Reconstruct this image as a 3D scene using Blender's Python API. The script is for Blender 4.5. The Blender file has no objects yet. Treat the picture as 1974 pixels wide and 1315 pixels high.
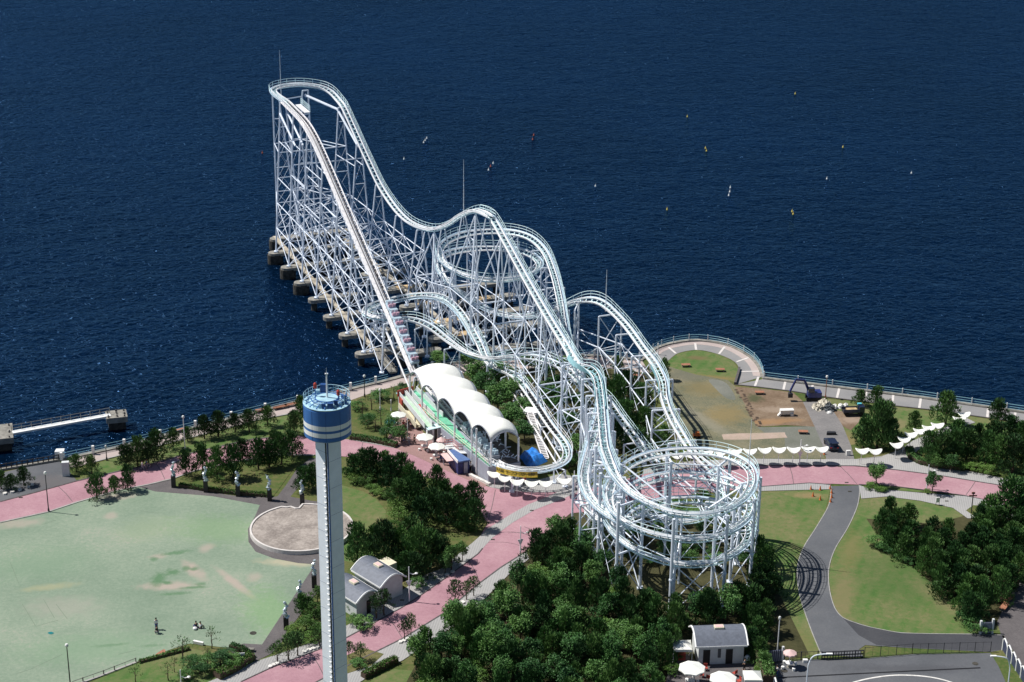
import bpy, bmesh, math, random
from mathutils import Vector, Matrix
from mathutils.geometry import tessellate_polygon
R = math.radians
scene = bpy.context.scene
COL = bpy.data.collections.new("place"); scene.collection.children.link(COL)
rnd = random.Random(7)

# ------------------------------------------------------------------ camera geometry (survey helper: photo pixel -> ground point)
H = 125.0; F = 3500.0; PIT = R(21.7); ROLL = R(0.58); CX, CY = 987.0, 657.5
def ray(px, py):
    u = (px-CX)/F; v = -(py-CY)/F
    c, s = math.cos(ROLL), math.sin(ROLL)
    u, v = c*u-s*v, s*u+c*v
    return Vector((u, math.cos(PIT)+v*math.sin(PIT), -math.sin(PIT)+v*math.cos(PIT)))
def G(px, py, z=0.0):
    r = ray(px, py); t = (z-H)/r.z
    return Vector((r.x*t, r.y*t, z))
def VT(px, py, gx, gy, z0=0.0):          # point seen at py standing above ground pixel (gx,gy)
    g = G(gx, gy, z0); r = ray(px, py); t = g.y/r.y
    return Vector((g.x, g.y, H+r.z*t))
O_ = Vector((-51.5, 363.6, 0)); A_ = Vector((.38, -.925, 0)); B_ = Vector((.925, .38, 0))
def AB(a, b, z=0.0): return O_+A_*a+B_*b+Vector((0, 0, z))
def PB(px, py, b, k=0.0):                # pixel on the vertical plane  b = b0 + k*a
    r = ray(px, py)
    n = B_-A_*k
    t = (b+O_.dot(n))/r.dot(n)
    return Vector((r.x*t, r.y*t, H+r.z*t))

# ------------------------------------------------------------------ materials
MATS = {}
def nt(name):
    m = bpy.data.materials.new(name); m.use_nodes = True
    n = m.node_tree.nodes; l = m.node_tree.links
    b = n["Principled BSDF"]; MATS[name] = m
    return m, n, l, b
def mat(name, col, rough=0.6, metal=0.0, var=0.0, scale=1.0, bump=0.0, spec=0.4, col2=None, detail=6):
    m, n, l, b = nt(name)
    b.inputs["Roughness"].default_value = rough; b.inputs["Metallic"].default_value = metal
    b.inputs["Specular IOR Level"].default_value = spec
    b.inputs["Base Color"].default_value = (*col, 1)
    if var or col2:
        tc = n.new("ShaderNodeTexCoord"); no = n.new("ShaderNodeTexNoise"); cr = n.new("ShaderNodeValToRGB")
        no.inputs["Scale"].default_value = scale; no.inputs["Detail"].default_value = detail
        no.inputs["Roughness"].default_value = .65
        l.new(tc.outputs["Object"], no.inputs["Vector"]); l.new(no.outputs["Fac"], cr.inputs["Fac"])
        c2 = col2 or tuple(min(1, c*(1+var)) for c in col); c1 = tuple(c*(1-var) for c in col) if not col2 else col
        cr.color_ramp.elements[0].position = .35; cr.color_ramp.elements[1].position = .65
        cr.color_ramp.elements[0].color = (*c1, 1); cr.color_ramp.elements[1].color = (*c2, 1)
        l.new(cr.outputs["Color"], b.inputs["Base Color"])
        if bump:
            bp = n.new("ShaderNodeBump"); bp.inputs["Strength"].default_value = bump; bp.inputs["Distance"].default_value = .1
            l.new(no.outputs["Fac"], bp.inputs["Height"]); l.new(bp.outputs["Normal"], b.inputs["Normal"])
    return m
def ground(name, stops, s1=.08, s2=1.5, mixf=.45, rough=.9, stripes=None, stripe_amt=.0, brick=None, extra=None):
    """two-scale noise ground: stops = list of (pos,col)"""
    m, n, l, b = nt(name)
    b.inputs["Roughness"].default_value = rough; b.inputs["Specular IOR Level"].default_value = .15
    tc = n.new("ShaderNodeTexCoord")
    a = n.new("ShaderNodeTexNoise"); a.inputs["Scale"].default_value = s1; a.inputs["Detail"].default_value = 8; a.inputs["Roughness"].default_value = .6
    c = n.new("ShaderNodeTexNoise"); c.inputs["Scale"].default_value = s2; c.inputs["Detail"].default_value = 6; c.inputs["Roughness"].default_value = .8
    l.new(tc.outputs["Object"], a.inputs["Vector"]); l.new(tc.outputs["Object"], c.inputs["Vector"])
    mx = n.new("ShaderNodeMix"); mx.inputs[0].default_value = mixf
    l.new(a.outputs["Fac"], mx.inputs[2]); l.new(c.outputs["Fac"], mx.inputs[3])
    cr = n.new("ShaderNodeValToRGB"); l.new(mx.outputs[0], cr.inputs["Fac"])
    while len(cr.color_ramp.elements) < len(stops): cr.color_ramp.elements.new(.5)
    for e, (p, col) in zip(cr.color_ramp.elements, stops): e.position = p; e.color = (*col, 1)
    out = cr.outputs["Color"]
    if stripes:                                            # (direction angle, spacing m, colour, width)
        ang, sp, scol, amt = stripes
        mp = n.new("ShaderNodeMapping"); mp.inputs["Rotation"].default_value = (0, 0, ang)
        w = n.new("ShaderNodeTexWave"); w.inputs["Scale"].default_value = .314/sp*1.0; w.wave_type = 'BANDS'
        l.new(tc.outputs["Object"], mp.inputs["Vector"]); l.new(mp.outputs["Vector"], w.inputs["Vector"])
        q = n.new("ShaderNodeMath"); q.operation = 'MULTIPLY'; q.inputs[1].default_value = amt
        l.new(w.outputs["Fac"], q.inputs[0])
        m2 = n.new("ShaderNodeMix"); m2.data_type = 'RGBA'
        l.new(q.outputs[0], m2.inputs[0]); l.new(out, m2.inputs[6]); m2.inputs[7].default_value = (*scol, 1)
        out = m2.outputs[2]
    if brick:
        ang, sp, scol, amt = brick
        mp = n.new("ShaderNodeMapping"); mp.inputs["Rotation"].default_value = (0, 0, ang)
        w = n.new("ShaderNodeTexBrick"); w.inputs["Scale"].default_value = 1/sp
        w.inputs["Color1"].default_value = (0, 0, 0, 1); w.inputs["Color2"].default_value = (.55, .55, .55, 1); w.inputs["Mortar"].default_value = (1, 1, 1, 1)
        w.inputs["Mortar Size"].default_value = .03
        l.new(tc.outputs["Object"], mp.inputs["Vector"]); l.new(mp.outputs["Vector"], w.inputs["Vector"])
        q = n.new("ShaderNodeMath"); q.operation = 'MULTIPLY'; q.inputs[1].default_value = amt
        l.new(w.outputs["Color"], q.inputs[0])
        m2 = n.new("ShaderNodeMix"); m2.data_type = 'RGBA'
        l.new(q.outputs[0], m2.inputs[0]); l.new(out, m2.inputs[6]); m2.inputs[7].default_value = (*scol, 1)
        out = m2.outputs[2]
    l.new(out, b.inputs["Base Color"])
    bp = n.new("ShaderNodeBump"); bp.inputs["Strength"].default_value = .5; bp.inputs["Distance"].default_value = .08
    l.new(c.outputs["Fac"], bp.inputs["Height"]); l.new(bp.outputs["Normal"], b.inputs["Normal"])
    return m
def leafmat(name, c1, c2, c3, trans=.0):
    m, n, l, b = nt(name)
    b.inputs["Roughness"].default_value = .55; b.inputs["Specular IOR Level"].default_value = .25
    oi = n.new("ShaderNodeObjectInfo"); tc = n.new("ShaderNodeTexCoord"); no = n.new("ShaderNodeTexNoise")
    no.inputs["Scale"].default_value = 2.6; no.inputs["Detail"].default_value = 5; no.inputs["Roughness"].default_value = .7
    l.new(tc.outputs["Object"], no.inputs["Vector"])
    ad = n.new("ShaderNodeMath"); ad.operation = 'MULTIPLY_ADD'; ad.inputs[1].default_value = .60
    l.new(oi.outputs["Random"], ad.inputs[0])
    sb = n.new("ShaderNodeMath"); sb.operation = 'SUBTRACT'; sb.inputs[1].default_value = .27
    l.new(no.outputs["Fac"], sb.inputs[0]); l.new(sb.outputs[0], ad.inputs[2])
    cr = n.new("ShaderNodeValToRGB"); cr.color_ramp.elements.new(.5)
    for e, (p, c) in zip(cr.color_ramp.elements, ((.25, c1), (.5, c2), (.8, c3))): e.position = p; e.color = (*c, 1)
    l.new(ad.outputs[0], cr.inputs["Fac"]); l.new(cr.outputs["Color"], b.inputs["Base Color"])
    return m

mat("steel_white", (.86, .86, .87), .35, var=.06, scale=.6, spec=.5)
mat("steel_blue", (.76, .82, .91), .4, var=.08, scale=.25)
mat("lift_white", (.86, .83, .83), .5, var=.10, scale=2.0)
mat("catwalk_grating", (.42, .54, .64), .5, var=.1, scale=3)
mat("teal_paint", (.30, .54, .58), .45, var=.12, scale=1.2)
mat("teal_light", (.62, .80, .82), .45, var=.1, scale=1.0)
mat("white", (.82, .82, .80), .5, var=.04, scale=1.5)
mat("roof_white", (.86, .86, .80), .55, var=.03, scale=.9)
mat("cream", (.72, .66, .50), .6, var=.1, scale=3)
mat("concrete", (.24, .228, .20), .9, var=.35, scale=.9, bump=.5)
mat("tan_concrete", (.42, .37, .29), .9, var=.25, scale=1.5)
mat("concrete_dark", (.045, .042, .035), .95, var=.6, scale=1.5, bump=.6)
mat("tan_tarp", (.50, .36, .20), .9, var=.3, scale=1.2)
mat("grey_wall", (.32, .34, .40), .8, var=.08, scale=1.2)
mat("pale_wall", (.62, .64, .64), .8, var=.07, scale=1.5)
mat("green_deck", (.16, .50, .33), .6, var=.18, scale=1.4)
mat("ramp_green", (.40, .56, .42), .7, var=.15, scale=1.5)
mat("red_paint", (.42, .07, .05), .6, var=.25, scale=2)
mat("slate", (.135, .150, .185), .6, var=.16, scale=2.0)
mat("black", (.012, .012, .014), .6)
mat("dark_metal", (.035, .035, .04), .5)
mat("black_stone", (.020, .019, .021), .5, var=.3, scale=3)
mat("silver", (.55, .62, .66), .3, metal=.6, var=.45, scale=5)
mat("turf_seam", (.15, .20, .14), .9)
mat("tower_white", (.84, .88, .95), .55, var=.05, scale=.8)
mat("tower_blue", (.050, .16, .42), .45, var=.10, scale=.8)
mat("tower_light", (.36, .56, .66), .5, var=.18, scale=1.2)
mat("tower_deep", (.02, .07, .22), .5)
mat("red_lamp", (.45, .06, .04), .4)
mat("sea_rail", (.22, .42, .50), .5)
mat("navy_paint", (.025, .035, .15), .4, var=.3, scale=2)
mat("band_white", (.62, .58, .55), .8, var=.1, scale=2)
mat("wood_bench", (.34, .15, .09), .7, var=.3, scale=4)
mat("bark", (.085, .058, .040), .95, var=.4, scale=6)
mat("blue_tarp", (.03, .20, .62), .35, var=.4, scale=1.6, bump=.6)
mat("cyan_cloth", (.10, .48, .58), .6)
mat("kiosk_blue", (.015, .03, .13), .5, var=.3, scale=2)
mat("kiosk_roof", (.10, .17, .36), .35, var=.1, scale=2)
mat("pink_pale", (.70, .48, .46), .7)
mat("banner_yellow", (.72, .50, .06), .7, var=.1, scale=3)
mat("car_dark", (.015, .020, .045), .22, spec=.6)
mat("glass", (.03, .05, .07), .08, spec=.8)
mat("tyre", (.012, .012, .012), .9)
mat("tail_red", (.5, .02, .02), .4)
mat("rubble", (.50, .46, .38), .95, var=.5, scale=3, bump=.8)
mat("rubble_grey", (.09, .10, .11), .95, var=.6, scale=4, bump=.8)
mat("plastic_white", (.80, .79, .76), .7, var=.08, scale=3)
mat("orange", (.62, .16, .04), .6)
mat("kerb", (.33, .32, .30), .85, var=.2, scale=1.2)
mat("kerb_dark", (.10, .09, .09), .9, var=.3, scale=2)
mat("line_white", (.66, .64, .60), .8, var=.2, scale=2)
mat("skin", (.50, .30, .20), .6); mat("hair", (.012, .010, .008), .6)
mat("cloth_white", (.75, .75, .75), .8); mat("cloth_blue", (.05, .10, .30), .8); mat("cloth_red", (.45, .04, .04), .8)
mat("cloth_black", (.02, .02, .025), .8); mat("cloth_grey", (.22, .24, .28), .8)
mat("seat_pink", (.60, .36, .44), .6); mat("seat_navy", (.06, .07, .20), .5); mat("seat_ice", (.48, .60, .68), .5)
mat("buoy_yellow", (.75, .55, .12), .5); mat("buoy_white", (.80, .80, .76), .5); mat("buoy_red", (.45, .10, .05), .5)
mat("panel_dark", (.045, .055, .10), .5, var=.25, scale=1.5)
mat("lamp_glass", (.75, .75, .72), .3); mat("hose_teal", (.0, .16, .17), .8)
mat("flower_white", (.75, .70, .65), .8)

GRASS = ground("grass", [(.35, (.040, .078, .018)), (.46, (.072, .105, .028)), (.55, (.125, .122, .048)), (.66, (.20, .165, .085))], .12, 1.4, .5)
LAWN = ground("lawn", [(.36, (.048, .115, .026)), (.46, (.078, .145, .038)), (.54, (.135, .155, .060)), (.64, (.21, .18, .095))], .11, 1.1, .5, stripes=(R(25), 1.9, (.15, .165, .07), .38))
TURF = ground("turf", [(.33, (.150, .215, .150)), (.46, (.200, .262, .192)), (.56, (.250, .305, .228)), (.66, (.335, .325, .27))], .075, 1.8, .5)
BARE = ground("bare_soil", [(.35, (.29, .27, .20)), (.5, (.40, .31, .25)), (.65, (.46, .35, .30))], .5, 2.5, .5)
TUFT = ground("tuft_green", [(.35, (.05, .13, .05)), (.6, (.11, .21, .10))], .9, 3., .5)
PINK = ground("pink_paving", [(.30, (.26, .145, .165)), (.42, (.37, .205, .24)), (.5, (.41, .235, .27)), (.66, (.50, .32, .345))], .16, 2.2, .4,
              brick=(R(20), .9, (.26, .13, .15), .22))
STRIPE = ground("striped_paving", [(.3, (.235, .235, .235)), (.5, (.31, .305, .30)), (.7, (.38, .37, .36))], .12, 2., .4,
                stripes=(R(8), .34, (.42, .41, .40), .6))
DARKP = ground("dark_paving", [(.3, (.065, .060, .062)), (.5, (.105, .096, .098)), (.7, (.16, .148, .145))], .3, 4., .5,
               brick=(R(30), .7, (.21, .19, .19), .30))
ASPH = ground("asphalt", [(.3, (.085, .090, .100)), (.5, (.118, .123, .134)), (.7, (.16, .163, .168))], .12, 3., .35)
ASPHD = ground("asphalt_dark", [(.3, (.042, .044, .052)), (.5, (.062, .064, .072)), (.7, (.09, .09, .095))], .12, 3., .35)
PROM = ground("promenade_paving", [(.3, (.36, .30, .285)), (.5, (.45, .375, .35)), (.7, (.54, .46, .42))], .15, 2.5, .35,
              brick=(R(14), .8, (.30, .26, .25), .25))
PROMG = ground("promenade_grey", [(.3, (.20, .20, .205)), (.5, (.255, .25, .25)), (.7, (.32, .305, .29))], .15, 3.5, .35)
DRY = ground("dry_turf", [(.36, (.085, .100, .062)), (.47, (.140, .142, .095)), (.56, (.205, .185, .115)), (.66, (.29, .255, .17))], .22, 3.2, .58)
SITE = ground("site_road", [(.35, (.15, .148, .15)), (.5, (.205, .195, .192)), (.65, (.28, .265, .255))], .25, 2.6, .5)
GRAVEL = ground("grey_gravel", [(.33, (.115, .125, .095)), (.5, (.165, .170, .145)), (.7, (.25, .245, .215))], .15, 4., .45)
DIRT = ground("dirt", [(.33, (.115, .080, .052)), (.48, (.185, .130, .088)), (.60, (.245, .185, .13)), (.74, (.36, .29, .215))], .22, 2.2, .45)
BROWNP = ground("station_paving", [(.3, (.25, .155, .145)), (.5, (.32, .20, .19)), (.7, (.39, .26, .24))], .2, 3., .4,
                brick=(R(-20), .8, (.22, .13, .12), .3))
STAGE = ground("stage_stone", [(.36, (.17, .145, .13)), (.47, (.27, .235, .21)), (.6, (.42, .37, .33))], .35, 2.2, .5)
LITTER = ground("forest_floor", [(.3, (.030, .032, .014)), (.5, (.060, .058, .026)), (.7, (.10, .09, .045))], .3, 2.0, .5)

PINE = leafmat("pine_needles", (.020, .056, .018), (.044, .105, .030), (.092, .180, .048))
PINED = leafmat("pine_needles_dark", (.020, .062, .020), (.046, .118, .032), (.090, .190, .048))
BROAD = leafmat("broad_leaves", (.027, .086, .024), (.055, .145, .036), (.105, .215, .052))
BRIGHT = leafmat("bright_leaves", (.040, .095, .018), (.075, .160, .028), (.125, .215, .045))

# water
m, n, l, b = nt("sea_water")
b.inputs["Base Color"].default_value = (.0022, .0115, .036, 1); b.inputs["Specular Tint"].default_value = (.22, .50, 1.0, 1); b.inputs["Roughness"].default_value = .14; b.inputs["IOR"].default_value = 1.33
b.inputs["Specular IOR Level"].default_value = .5
tc = n.new("ShaderNodeTexCoord"); mp = n.new("ShaderNodeMapping"); mp.inputs["Scale"].default_value = (.62, .80, 1); mp.inputs["Rotation"].default_value = (0, 0, R(-6))
w1 = n.new("ShaderNodeTexNoise"); w1.inputs["Scale"].default_value = 1.0; w1.inputs["Detail"].default_value = 3; w1.inputs["Roughness"].default_value = .55; w1.inputs["Distortion"].default_value = .4
w2 = n.new("ShaderNodeTexNoise"); w2.inputs["Scale"].default_value = .012; w2.inputs["Detail"].default_value = 7
w3 = n.new("ShaderNodeTexNoise"); w3.inputs["Scale"].default_value = .20; w3.inputs["Detail"].default_value = 3
l.new(tc.outputs["Object"], mp.inputs["Vector"])
for w in (w1, w3): l.new(mp.outputs["Vector"], w.inputs["Vector"])
l.new(tc.outputs["Object"], w2.inputs["Vector"])
ad = n.new("ShaderNodeMath"); ad.operation = 'MULTIPLY_ADD'; ad.inputs[1].default_value = 1.3; l.new(w3.outputs["Fac"], ad.inputs[0]); l.new(w1.outputs["Fac"], ad.inputs[2])
bp = n.new("ShaderNodeBump"); bp.inputs["Strength"].default_value = 1.0; bp.inputs["Distance"].default_value = .95
l.new(ad.outputs[0], bp.inputs["Height"]); l.new(bp.outputs["Normal"], b.inputs["Normal"])
cr = n.new("ShaderNodeValToRGB"); cr.color_ramp.elements[0].position = .3; cr.color_ramp.elements[1].position = .7
cr.color_ramp.elements[0].color = (.0005, .0050, .015, 1); cr.color_ramp.elements[1].color = (.0009, .0080, .026, 1)
l.new(w2.outputs["Fac"], cr.inputs["Fac"])
df = n.new("ShaderNodeBsdfDiffuse"); gl = n.new("ShaderNodeBsdfGlossy"); mxs = n.new("ShaderNodeMixShader"); fr = n.new("ShaderNodeFresnel"); fm = n.new("ShaderNodeMath")
gl.inputs["Roughness"].default_value = .15; gl.inputs["Color"].default_value = (.19, .45, .95, 1); fr.inputs["IOR"].default_value = 1.33; fm.operation = 'MULTIPLY'; fm.inputs[1].default_value = .70
l.new(cr.outputs["Color"], df.inputs["Color"]); l.new(bp.outputs["Normal"], gl.inputs["Normal"]); l.new(bp.outputs["Normal"], fr.inputs["Normal"]); l.new(bp.outputs["Normal"], df.inputs["Normal"])
l.new(fr.outputs[0], fm.inputs[0]); l.new(fm.outputs[0], mxs.inputs[0]); l.new(df.outputs[0], mxs.inputs[1]); l.new(gl.outputs[0], mxs.inputs[2]); l.new(mxs.outputs[0], n["Material Output"].inputs["Surface"])
def add_spots(m, spots):
    """wear marks with a soft ragged outline in a ground material: (centre, rx, ry, angle, colour, strength)"""
    n, l = m.node_tree.nodes, m.node_tree.links; b = n["Principled BSDF"]; out = b.inputs["Base Color"].links[0].from_socket
    tc = n.new("ShaderNodeTexCoord"); no = n.new("ShaderNodeTexNoise"); no.inputs["Scale"].default_value = .9; no.inputs["Detail"].default_value = 6; no.inputs["Roughness"].default_value = .7
    l.new(tc.outputs["Object"], no.inputs["Vector"])
    for c, rx, ry, ang, col, amt in spots:
        mp = n.new("ShaderNodeMapping"); mp.vector_type = 'TEXTURE'; mp.inputs["Location"].default_value = (c.x, c.y, 0); mp.inputs["Rotation"].default_value = (0, 0, ang); mp.inputs["Scale"].default_value = (rx, ry, 1)
        l.new(tc.outputs["Object"], mp.inputs["Vector"]); le = n.new("ShaderNodeVectorMath"); le.operation = 'LENGTH'; sx = n.new("ShaderNodeVectorMath"); sx.operation = 'MULTIPLY'; sx.inputs[1].default_value = (1, 1, 0)
        l.new(mp.outputs[0], sx.inputs[0]); l.new(sx.outputs[0], le.inputs[0])
        a = n.new("ShaderNodeMath"); a.operation = 'MULTIPLY_ADD'; a.inputs[1].default_value = 2.2; l.new(no.outputs["Fac"], a.inputs[0]); l.new(le.outputs["Value"], a.inputs[2])
        r = n.new("ShaderNodeMapRange"); r.inputs["From Min"].default_value = 2.45; r.inputs["From Max"].default_value = 1.55; r.inputs["To Max"].default_value = amt; l.new(a.outputs[0], r.inputs["Value"])
        mx = n.new("ShaderNodeMix"); mx.data_type = 'RGBA'; l.new(r.outputs[0], mx.inputs[0]); l.new(out, mx.inputs[6]); mx.inputs[7].default_value = (*col, 1); out = mx.outputs[2]
    l.new(out, b.inputs["Base Color"])

# ------------------------------------------------------------------ mesh builder
def basis(d):
    d = d.normalized(); u = Vector((0, 0, 1)) if abs(d.z) < .95 else Vector((1, 0, 0))
    x = d.cross(u).normalized(); return x, x.cross(d).normalized()
class MB:
    def __init__(s): s.v = []; s.f = []
    def add(s, vs, fs):
        k = len(s.v); s.v += [Vector(p) for p in vs]; s.f += [tuple(i+k for i in f) for f in fs]; return s
    def tube(s, p, q, r, r2=None, n=6, cap=True):
        p, q = Vector(p), Vector(q)
        if (q-p).length < 1e-5: return s
        r2 = r if r2 is None else r2; x, y = basis(q-p); vs = []
        for c, rr in ((p, r), (q, r2)):
            for i in range(n):
                a = 2*math.pi*i/n; vs.append(c+x*(rr*math.cos(a))+y*(rr*math.sin(a)))
        fs = [(i, i+n, (i+1) % n+n, (i+1) % n) for i in range(n)]
        if cap: fs += [tuple(range(n)), tuple(range(2*n-1, n-1, -1))]
        return s.add(vs, fs)
    def box(s, c, ex, ey, ez):            # centre and three half vectors
        c, ex, ey, ez = map(Vector, (c, ex, ey, ez))
        vs = [c+ex*i+ey*j+ez*k for i in (-1, 1) for j in (-1, 1) for k in (-1, 1)]
        fs = [(0, 1, 3, 2), (4, 6, 7, 5), (0, 4, 5, 1), (2, 3, 7, 6), (0, 2, 6, 4), (1, 5, 7, 3)]
        return s.add(vs, fs)
    def bx(s, x0, x1, y0, y1, z0, z1):
        return s.box(((x0+x1)/2, (y0+y1)/2, (z0+z1)/2), ((x1-x0)/2, 0, 0), (0, (y1-y0)/2, 0), (0, 0, (z1-z0)/2))
    def bar(s, p, q, w, h, up=Vector((0, 0, 1))):
        p, q = Vector(p), Vector(q); d = q-p
        if d.length < 1e-5: return s
        x = d.normalized().cross(up)
        x = x.normalized() if x.length > 1e-4 else Vector((1, 0, 0)); y = x.cross(d.normalized())
        return s.box((p+q)/2, d/2, x*(w/2), y*(h/2))
    def sweep(s, pts, r, n=6, rings=None):
        vs = []; N = len(pts)
        for i, p in enumerate(pts):
            t = (pts[min(i+1, N-1)]-pts[max(i-1, 0)]); x, y = basis(t)
            rr = r if not rings else rings[i]
            for k in range(n):
                a = 2*math.pi*k/n; vs.append(p+x*(rr*math.cos(a))+y*(rr*math.sin(a)))
        fs = [(i*n+k, (i+1)*n+k, (i+1)*n+(k+1) % n, i*n+(k+1) % n) for i in range(N-1) for k in range(n)]
        fs += [tuple(range(n)), tuple(range(N*n-1, N*n-n-1, -1))]
        return s.add(vs, fs)
    def strip(s, L, Rr):                    # ribbon between two polylines
        vs = list(L)+list(Rr); N = len(L)
        return s.add(vs, [(i, i+1, N+i+1, N+i) for i in range(N-1)])
    def rect_sweep(s, pts, xs, ys, hw, hh):  # pts with frames
        vs = []
        for p, x, y in zip(pts, xs, ys): vs += [p-x*hw-y*hh, p+x*hw-y*hh, p+x*hw+y*hh, p-x*hw+y*hh]
        N = len(pts)
        fs = [(i*4+k, (i+1)*4+k, (i+1)*4+(k+1) % 4, i*4+(k+1) % 4) for i in range(N-1) for k in range(4)]
        fs += [(0, 1, 2, 3), (N*4-1, N*4-2, N*4-3, N*4-4)]
        return s.add(vs, fs)
    def lathe(s, c, prof, n=24, cap=True):
        c = Vector(c); vs = []
        for r, z in prof:
            for i in range(n):
                a = 2*math.pi*i/n; vs.append(c+Vector((r*math.cos(a), r*math.sin(a), z)))
        N = len(prof)
        fs = [(j*n+i, j*n+(i+1) % n, (j+1)*n+(i+1) % n, (j+1)*n+i) for j in range(N-1) for i in range(n)]
        if cap: fs += [tuple(range(n-1, -1, -1)), tuple(range((N-1)*n, N*n))]
        return s.add(vs, fs)
    def flat(s, poly, z):
        p = [Vector((q[0], q[1], z)) for q in poly]
        if sum(p[i].x*p[(i+1) % len(p)].y-p[(i+1) % len(p)].x*p[i].y for i in range(len(p))) < 0: p.reverse()
        return s.add(p, [tuple(t) if (p[t[1]]-p[t[0]]).cross(p[t[2]]-p[t[0]]).z > 0 else (t[0], t[2], t[1]) for t in tessellate_polygon([p])])
    def prism(s, poly, z0, z1):
        p = [Vector((q[0], q[1], 0)) for q in poly]
        if sum(p[i].x*p[(i+1) % len(p)].y-p[(i+1) % len(p)].x*p[i].y for i in range(len(p))) < 0: p.reverse()
        s.flat(p, z1); n = len(p)
        s.add([q+Vector((0, 0, z0)) for q in p]+[q+Vector((0, 0, z1)) for q in p], [(i, (i+1) % n, (i+1) % n+n, i+n) for i in range(n)])
        return s
    def build(s, name, m, parent=None, smooth=False):
        me = bpy.data.meshes.new(name)
        off = Vector((0, 0, 0)); q = parent
        while q is not None: off += q.location; q = q.parent
        me.from_pydata([tuple(p-off) for p in s.v], [], s.f)
        me.materials.append(MATS[m] if isinstance(m, str) else m)
        if smooth: me.polygons.foreach_set("use_smooth", [True]*len(me.polygons))
        me.update()
        o = bpy.data.objects.new(name, me); COL.objects.link(o)
        if parent is not None: o.parent = parent
        return o
def tag(o, label=None, cat=None, group=None, kind=None):
    if label: o["label"] = label
    if cat: o["category"] = cat
    if group: o["group"] = group
    if kind: o["kind"] = kind
    return o
def empty(name, loc=(0, 0, 0), label=None, cat=None, group=None, rz=0):
    o = bpy.data.objects.new(name, None); COL.objects.link(o); o.location = loc; o.rotation_euler[2] = rz
    o.empty_display_size = .3
    return tag(o, label, cat, group)
KIDS = {}
def copy_tree(o, parent=None):
    c = o.copy(); COL.objects.link(c); c.parent = parent
    for ch in [x for x in COL_LIST(o)]: copy_tree(ch, c)
    return c
def COL_LIST(o): return list(o.children)
def place(o, loc, rz=0, scale=None, label=None, group=None):
    o.location = loc; o.rotation_euler = (0, 0, rz)
    if scale: o.scale = scale if hasattr(scale, "__len__") else (scale,)*3
    if label: o["label"] = label
    if group: o["group"] = group
    return o
def smooth(pts, n=6, closed=False):
    P = [Vector(p) for p in pts]; out = []; N = len(P)
    rng = range(N) if closed else range(N-1)
    for i in rng:
        p0 = P[(i-1) % N] if closed else P[max(i-1, 0)]; p1 = P[i % N]; p2 = P[(i+1) % N]; p3 = P[(i+2) % N] if closed else P[min(i+2, N-1)]
        for k in range(n):
            t = k/n
            out.append(.5*((2*p1)+(p2-p0)*t+(2*p0-5*p1+4*p2-p3)*t*t+(3*p1-p0-3*p2+p3)*t**3))
    if not closed: out.append(P[-1])
    return out
def gp(pts, z=0.0): return [G(x, y, 0.0)+Vector((0, 0, z)) for x, y in pts]
def patch(name, pts, m, z, sm=0, label=None):
    P = gp(pts)
    if sm: P = smooth(P, sm, True)
    o = MB().flat(P, z).build(name, m); o["kind"] = "structure"
    return o
def ribbon(mb, P, w, z0, z1):
    n = len(P); L = []; Rr = []
    for i, p in enumerate(P):
        t = P[min(i+1, n-1)]-P[max(i-1, 0)]; t.z = 0; x = Vector((t.y, -t.x, 0)).normalized()
        L.append(Vector((p.x, p.y, 0))-x*w/2); Rr.append(Vector((p.x, p.y, 0))+x*w/2)
    up0 = Vector((0, 0, z0)); up1 = Vector((0, 0, z1)); vs = []
    for a, c in zip(L, Rr): vs += [a+up0, c+up0, c+up1, a+up1]
    fs = [(i*4+k, (i+1)*4+k, (i+1)*4+(k+1) % 4, i*4+(k+1) % 4) for i in range(n-1) for k in range(4)]
    fs += [(0, 1, 2, 3), (n*4-1, n*4-2, n*4-3, n*4-4)]
    mb.add(vs, fs); return mb

#BODY
# ================================================================== SETTING
o = MB().add([(-1600, -100, -2.4), (1600, -100, -2.4), (1600, 3200, -2.4), (-1600, 3200, -2.4)], [(0, 1, 2, 3)]).build("sea_water", "sea_water"); o["kind"] = "structure"
SHORE_L = [(-500, 1010), (0, 908), (119, 888), (240, 862), (377, 826), (480, 800), (574, 777), (676, 752), (760, 732), (862, 703), (950, 692), (1146, 687), (1238, 696)]
ARC_OUT = [(1249, 687), (1266, 673), (1298, 663), (1345, 658), (1403, 667), (1445, 688), (1464, 708), (1471, 726)]
SHORE_R = [(1472, 731), (1773, 768), (1974, 797), (2500, 872)]
shoreL = gp(SHORE_L); arc = smooth(gp(ARC_OUT), 6); shoreR = gp(SHORE_R)
shore = shoreL+arc+shoreR
land = [p.copy() for p in shore]+[Vector((260, 60, 0)), Vector((-260, 60, 0))]
o = MB().prism(land, -6, 0).build("ground", GRASS); o["kind"] = "structure"
# --- lawns
patch("lawn", [(1287, 697), (1308, 681), (1345, 675), (1384, 683), (1413, 697), (1424, 712), (1420, 738), (1403, 733), (1340, 722), (1287, 708)], LAWN, .012)
patch("lawn", [(640, 930), (668, 938), (700, 948), (725, 962), (744, 985), (742, 1012), (722, 1040), (735, 1060), (700, 1090), (660, 1080), (640, 1000)], LAWN, .012)
patch("lawn", [(1455, 948), (1600, 944), (1590, 990), (1560, 1035), (1538, 1075), (1533, 1105), (1545, 1165), (1560, 1205), (1582, 1262), (1500, 1268), (1430, 1150), (1440, 1000)], LAWN, .012)
patch("lawn", [(1660, 962), (1720, 957), (1773, 965), (1837, 980), (1865, 1000), (1900, 1100), (1930, 1215), (1870, 1222), (1740, 1222), (1680, 1210), (1620, 1190), (1605, 1160), (1597, 1110), (1606, 1065), (1632, 1020), (1653, 975)], LAWN, .012)
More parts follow.
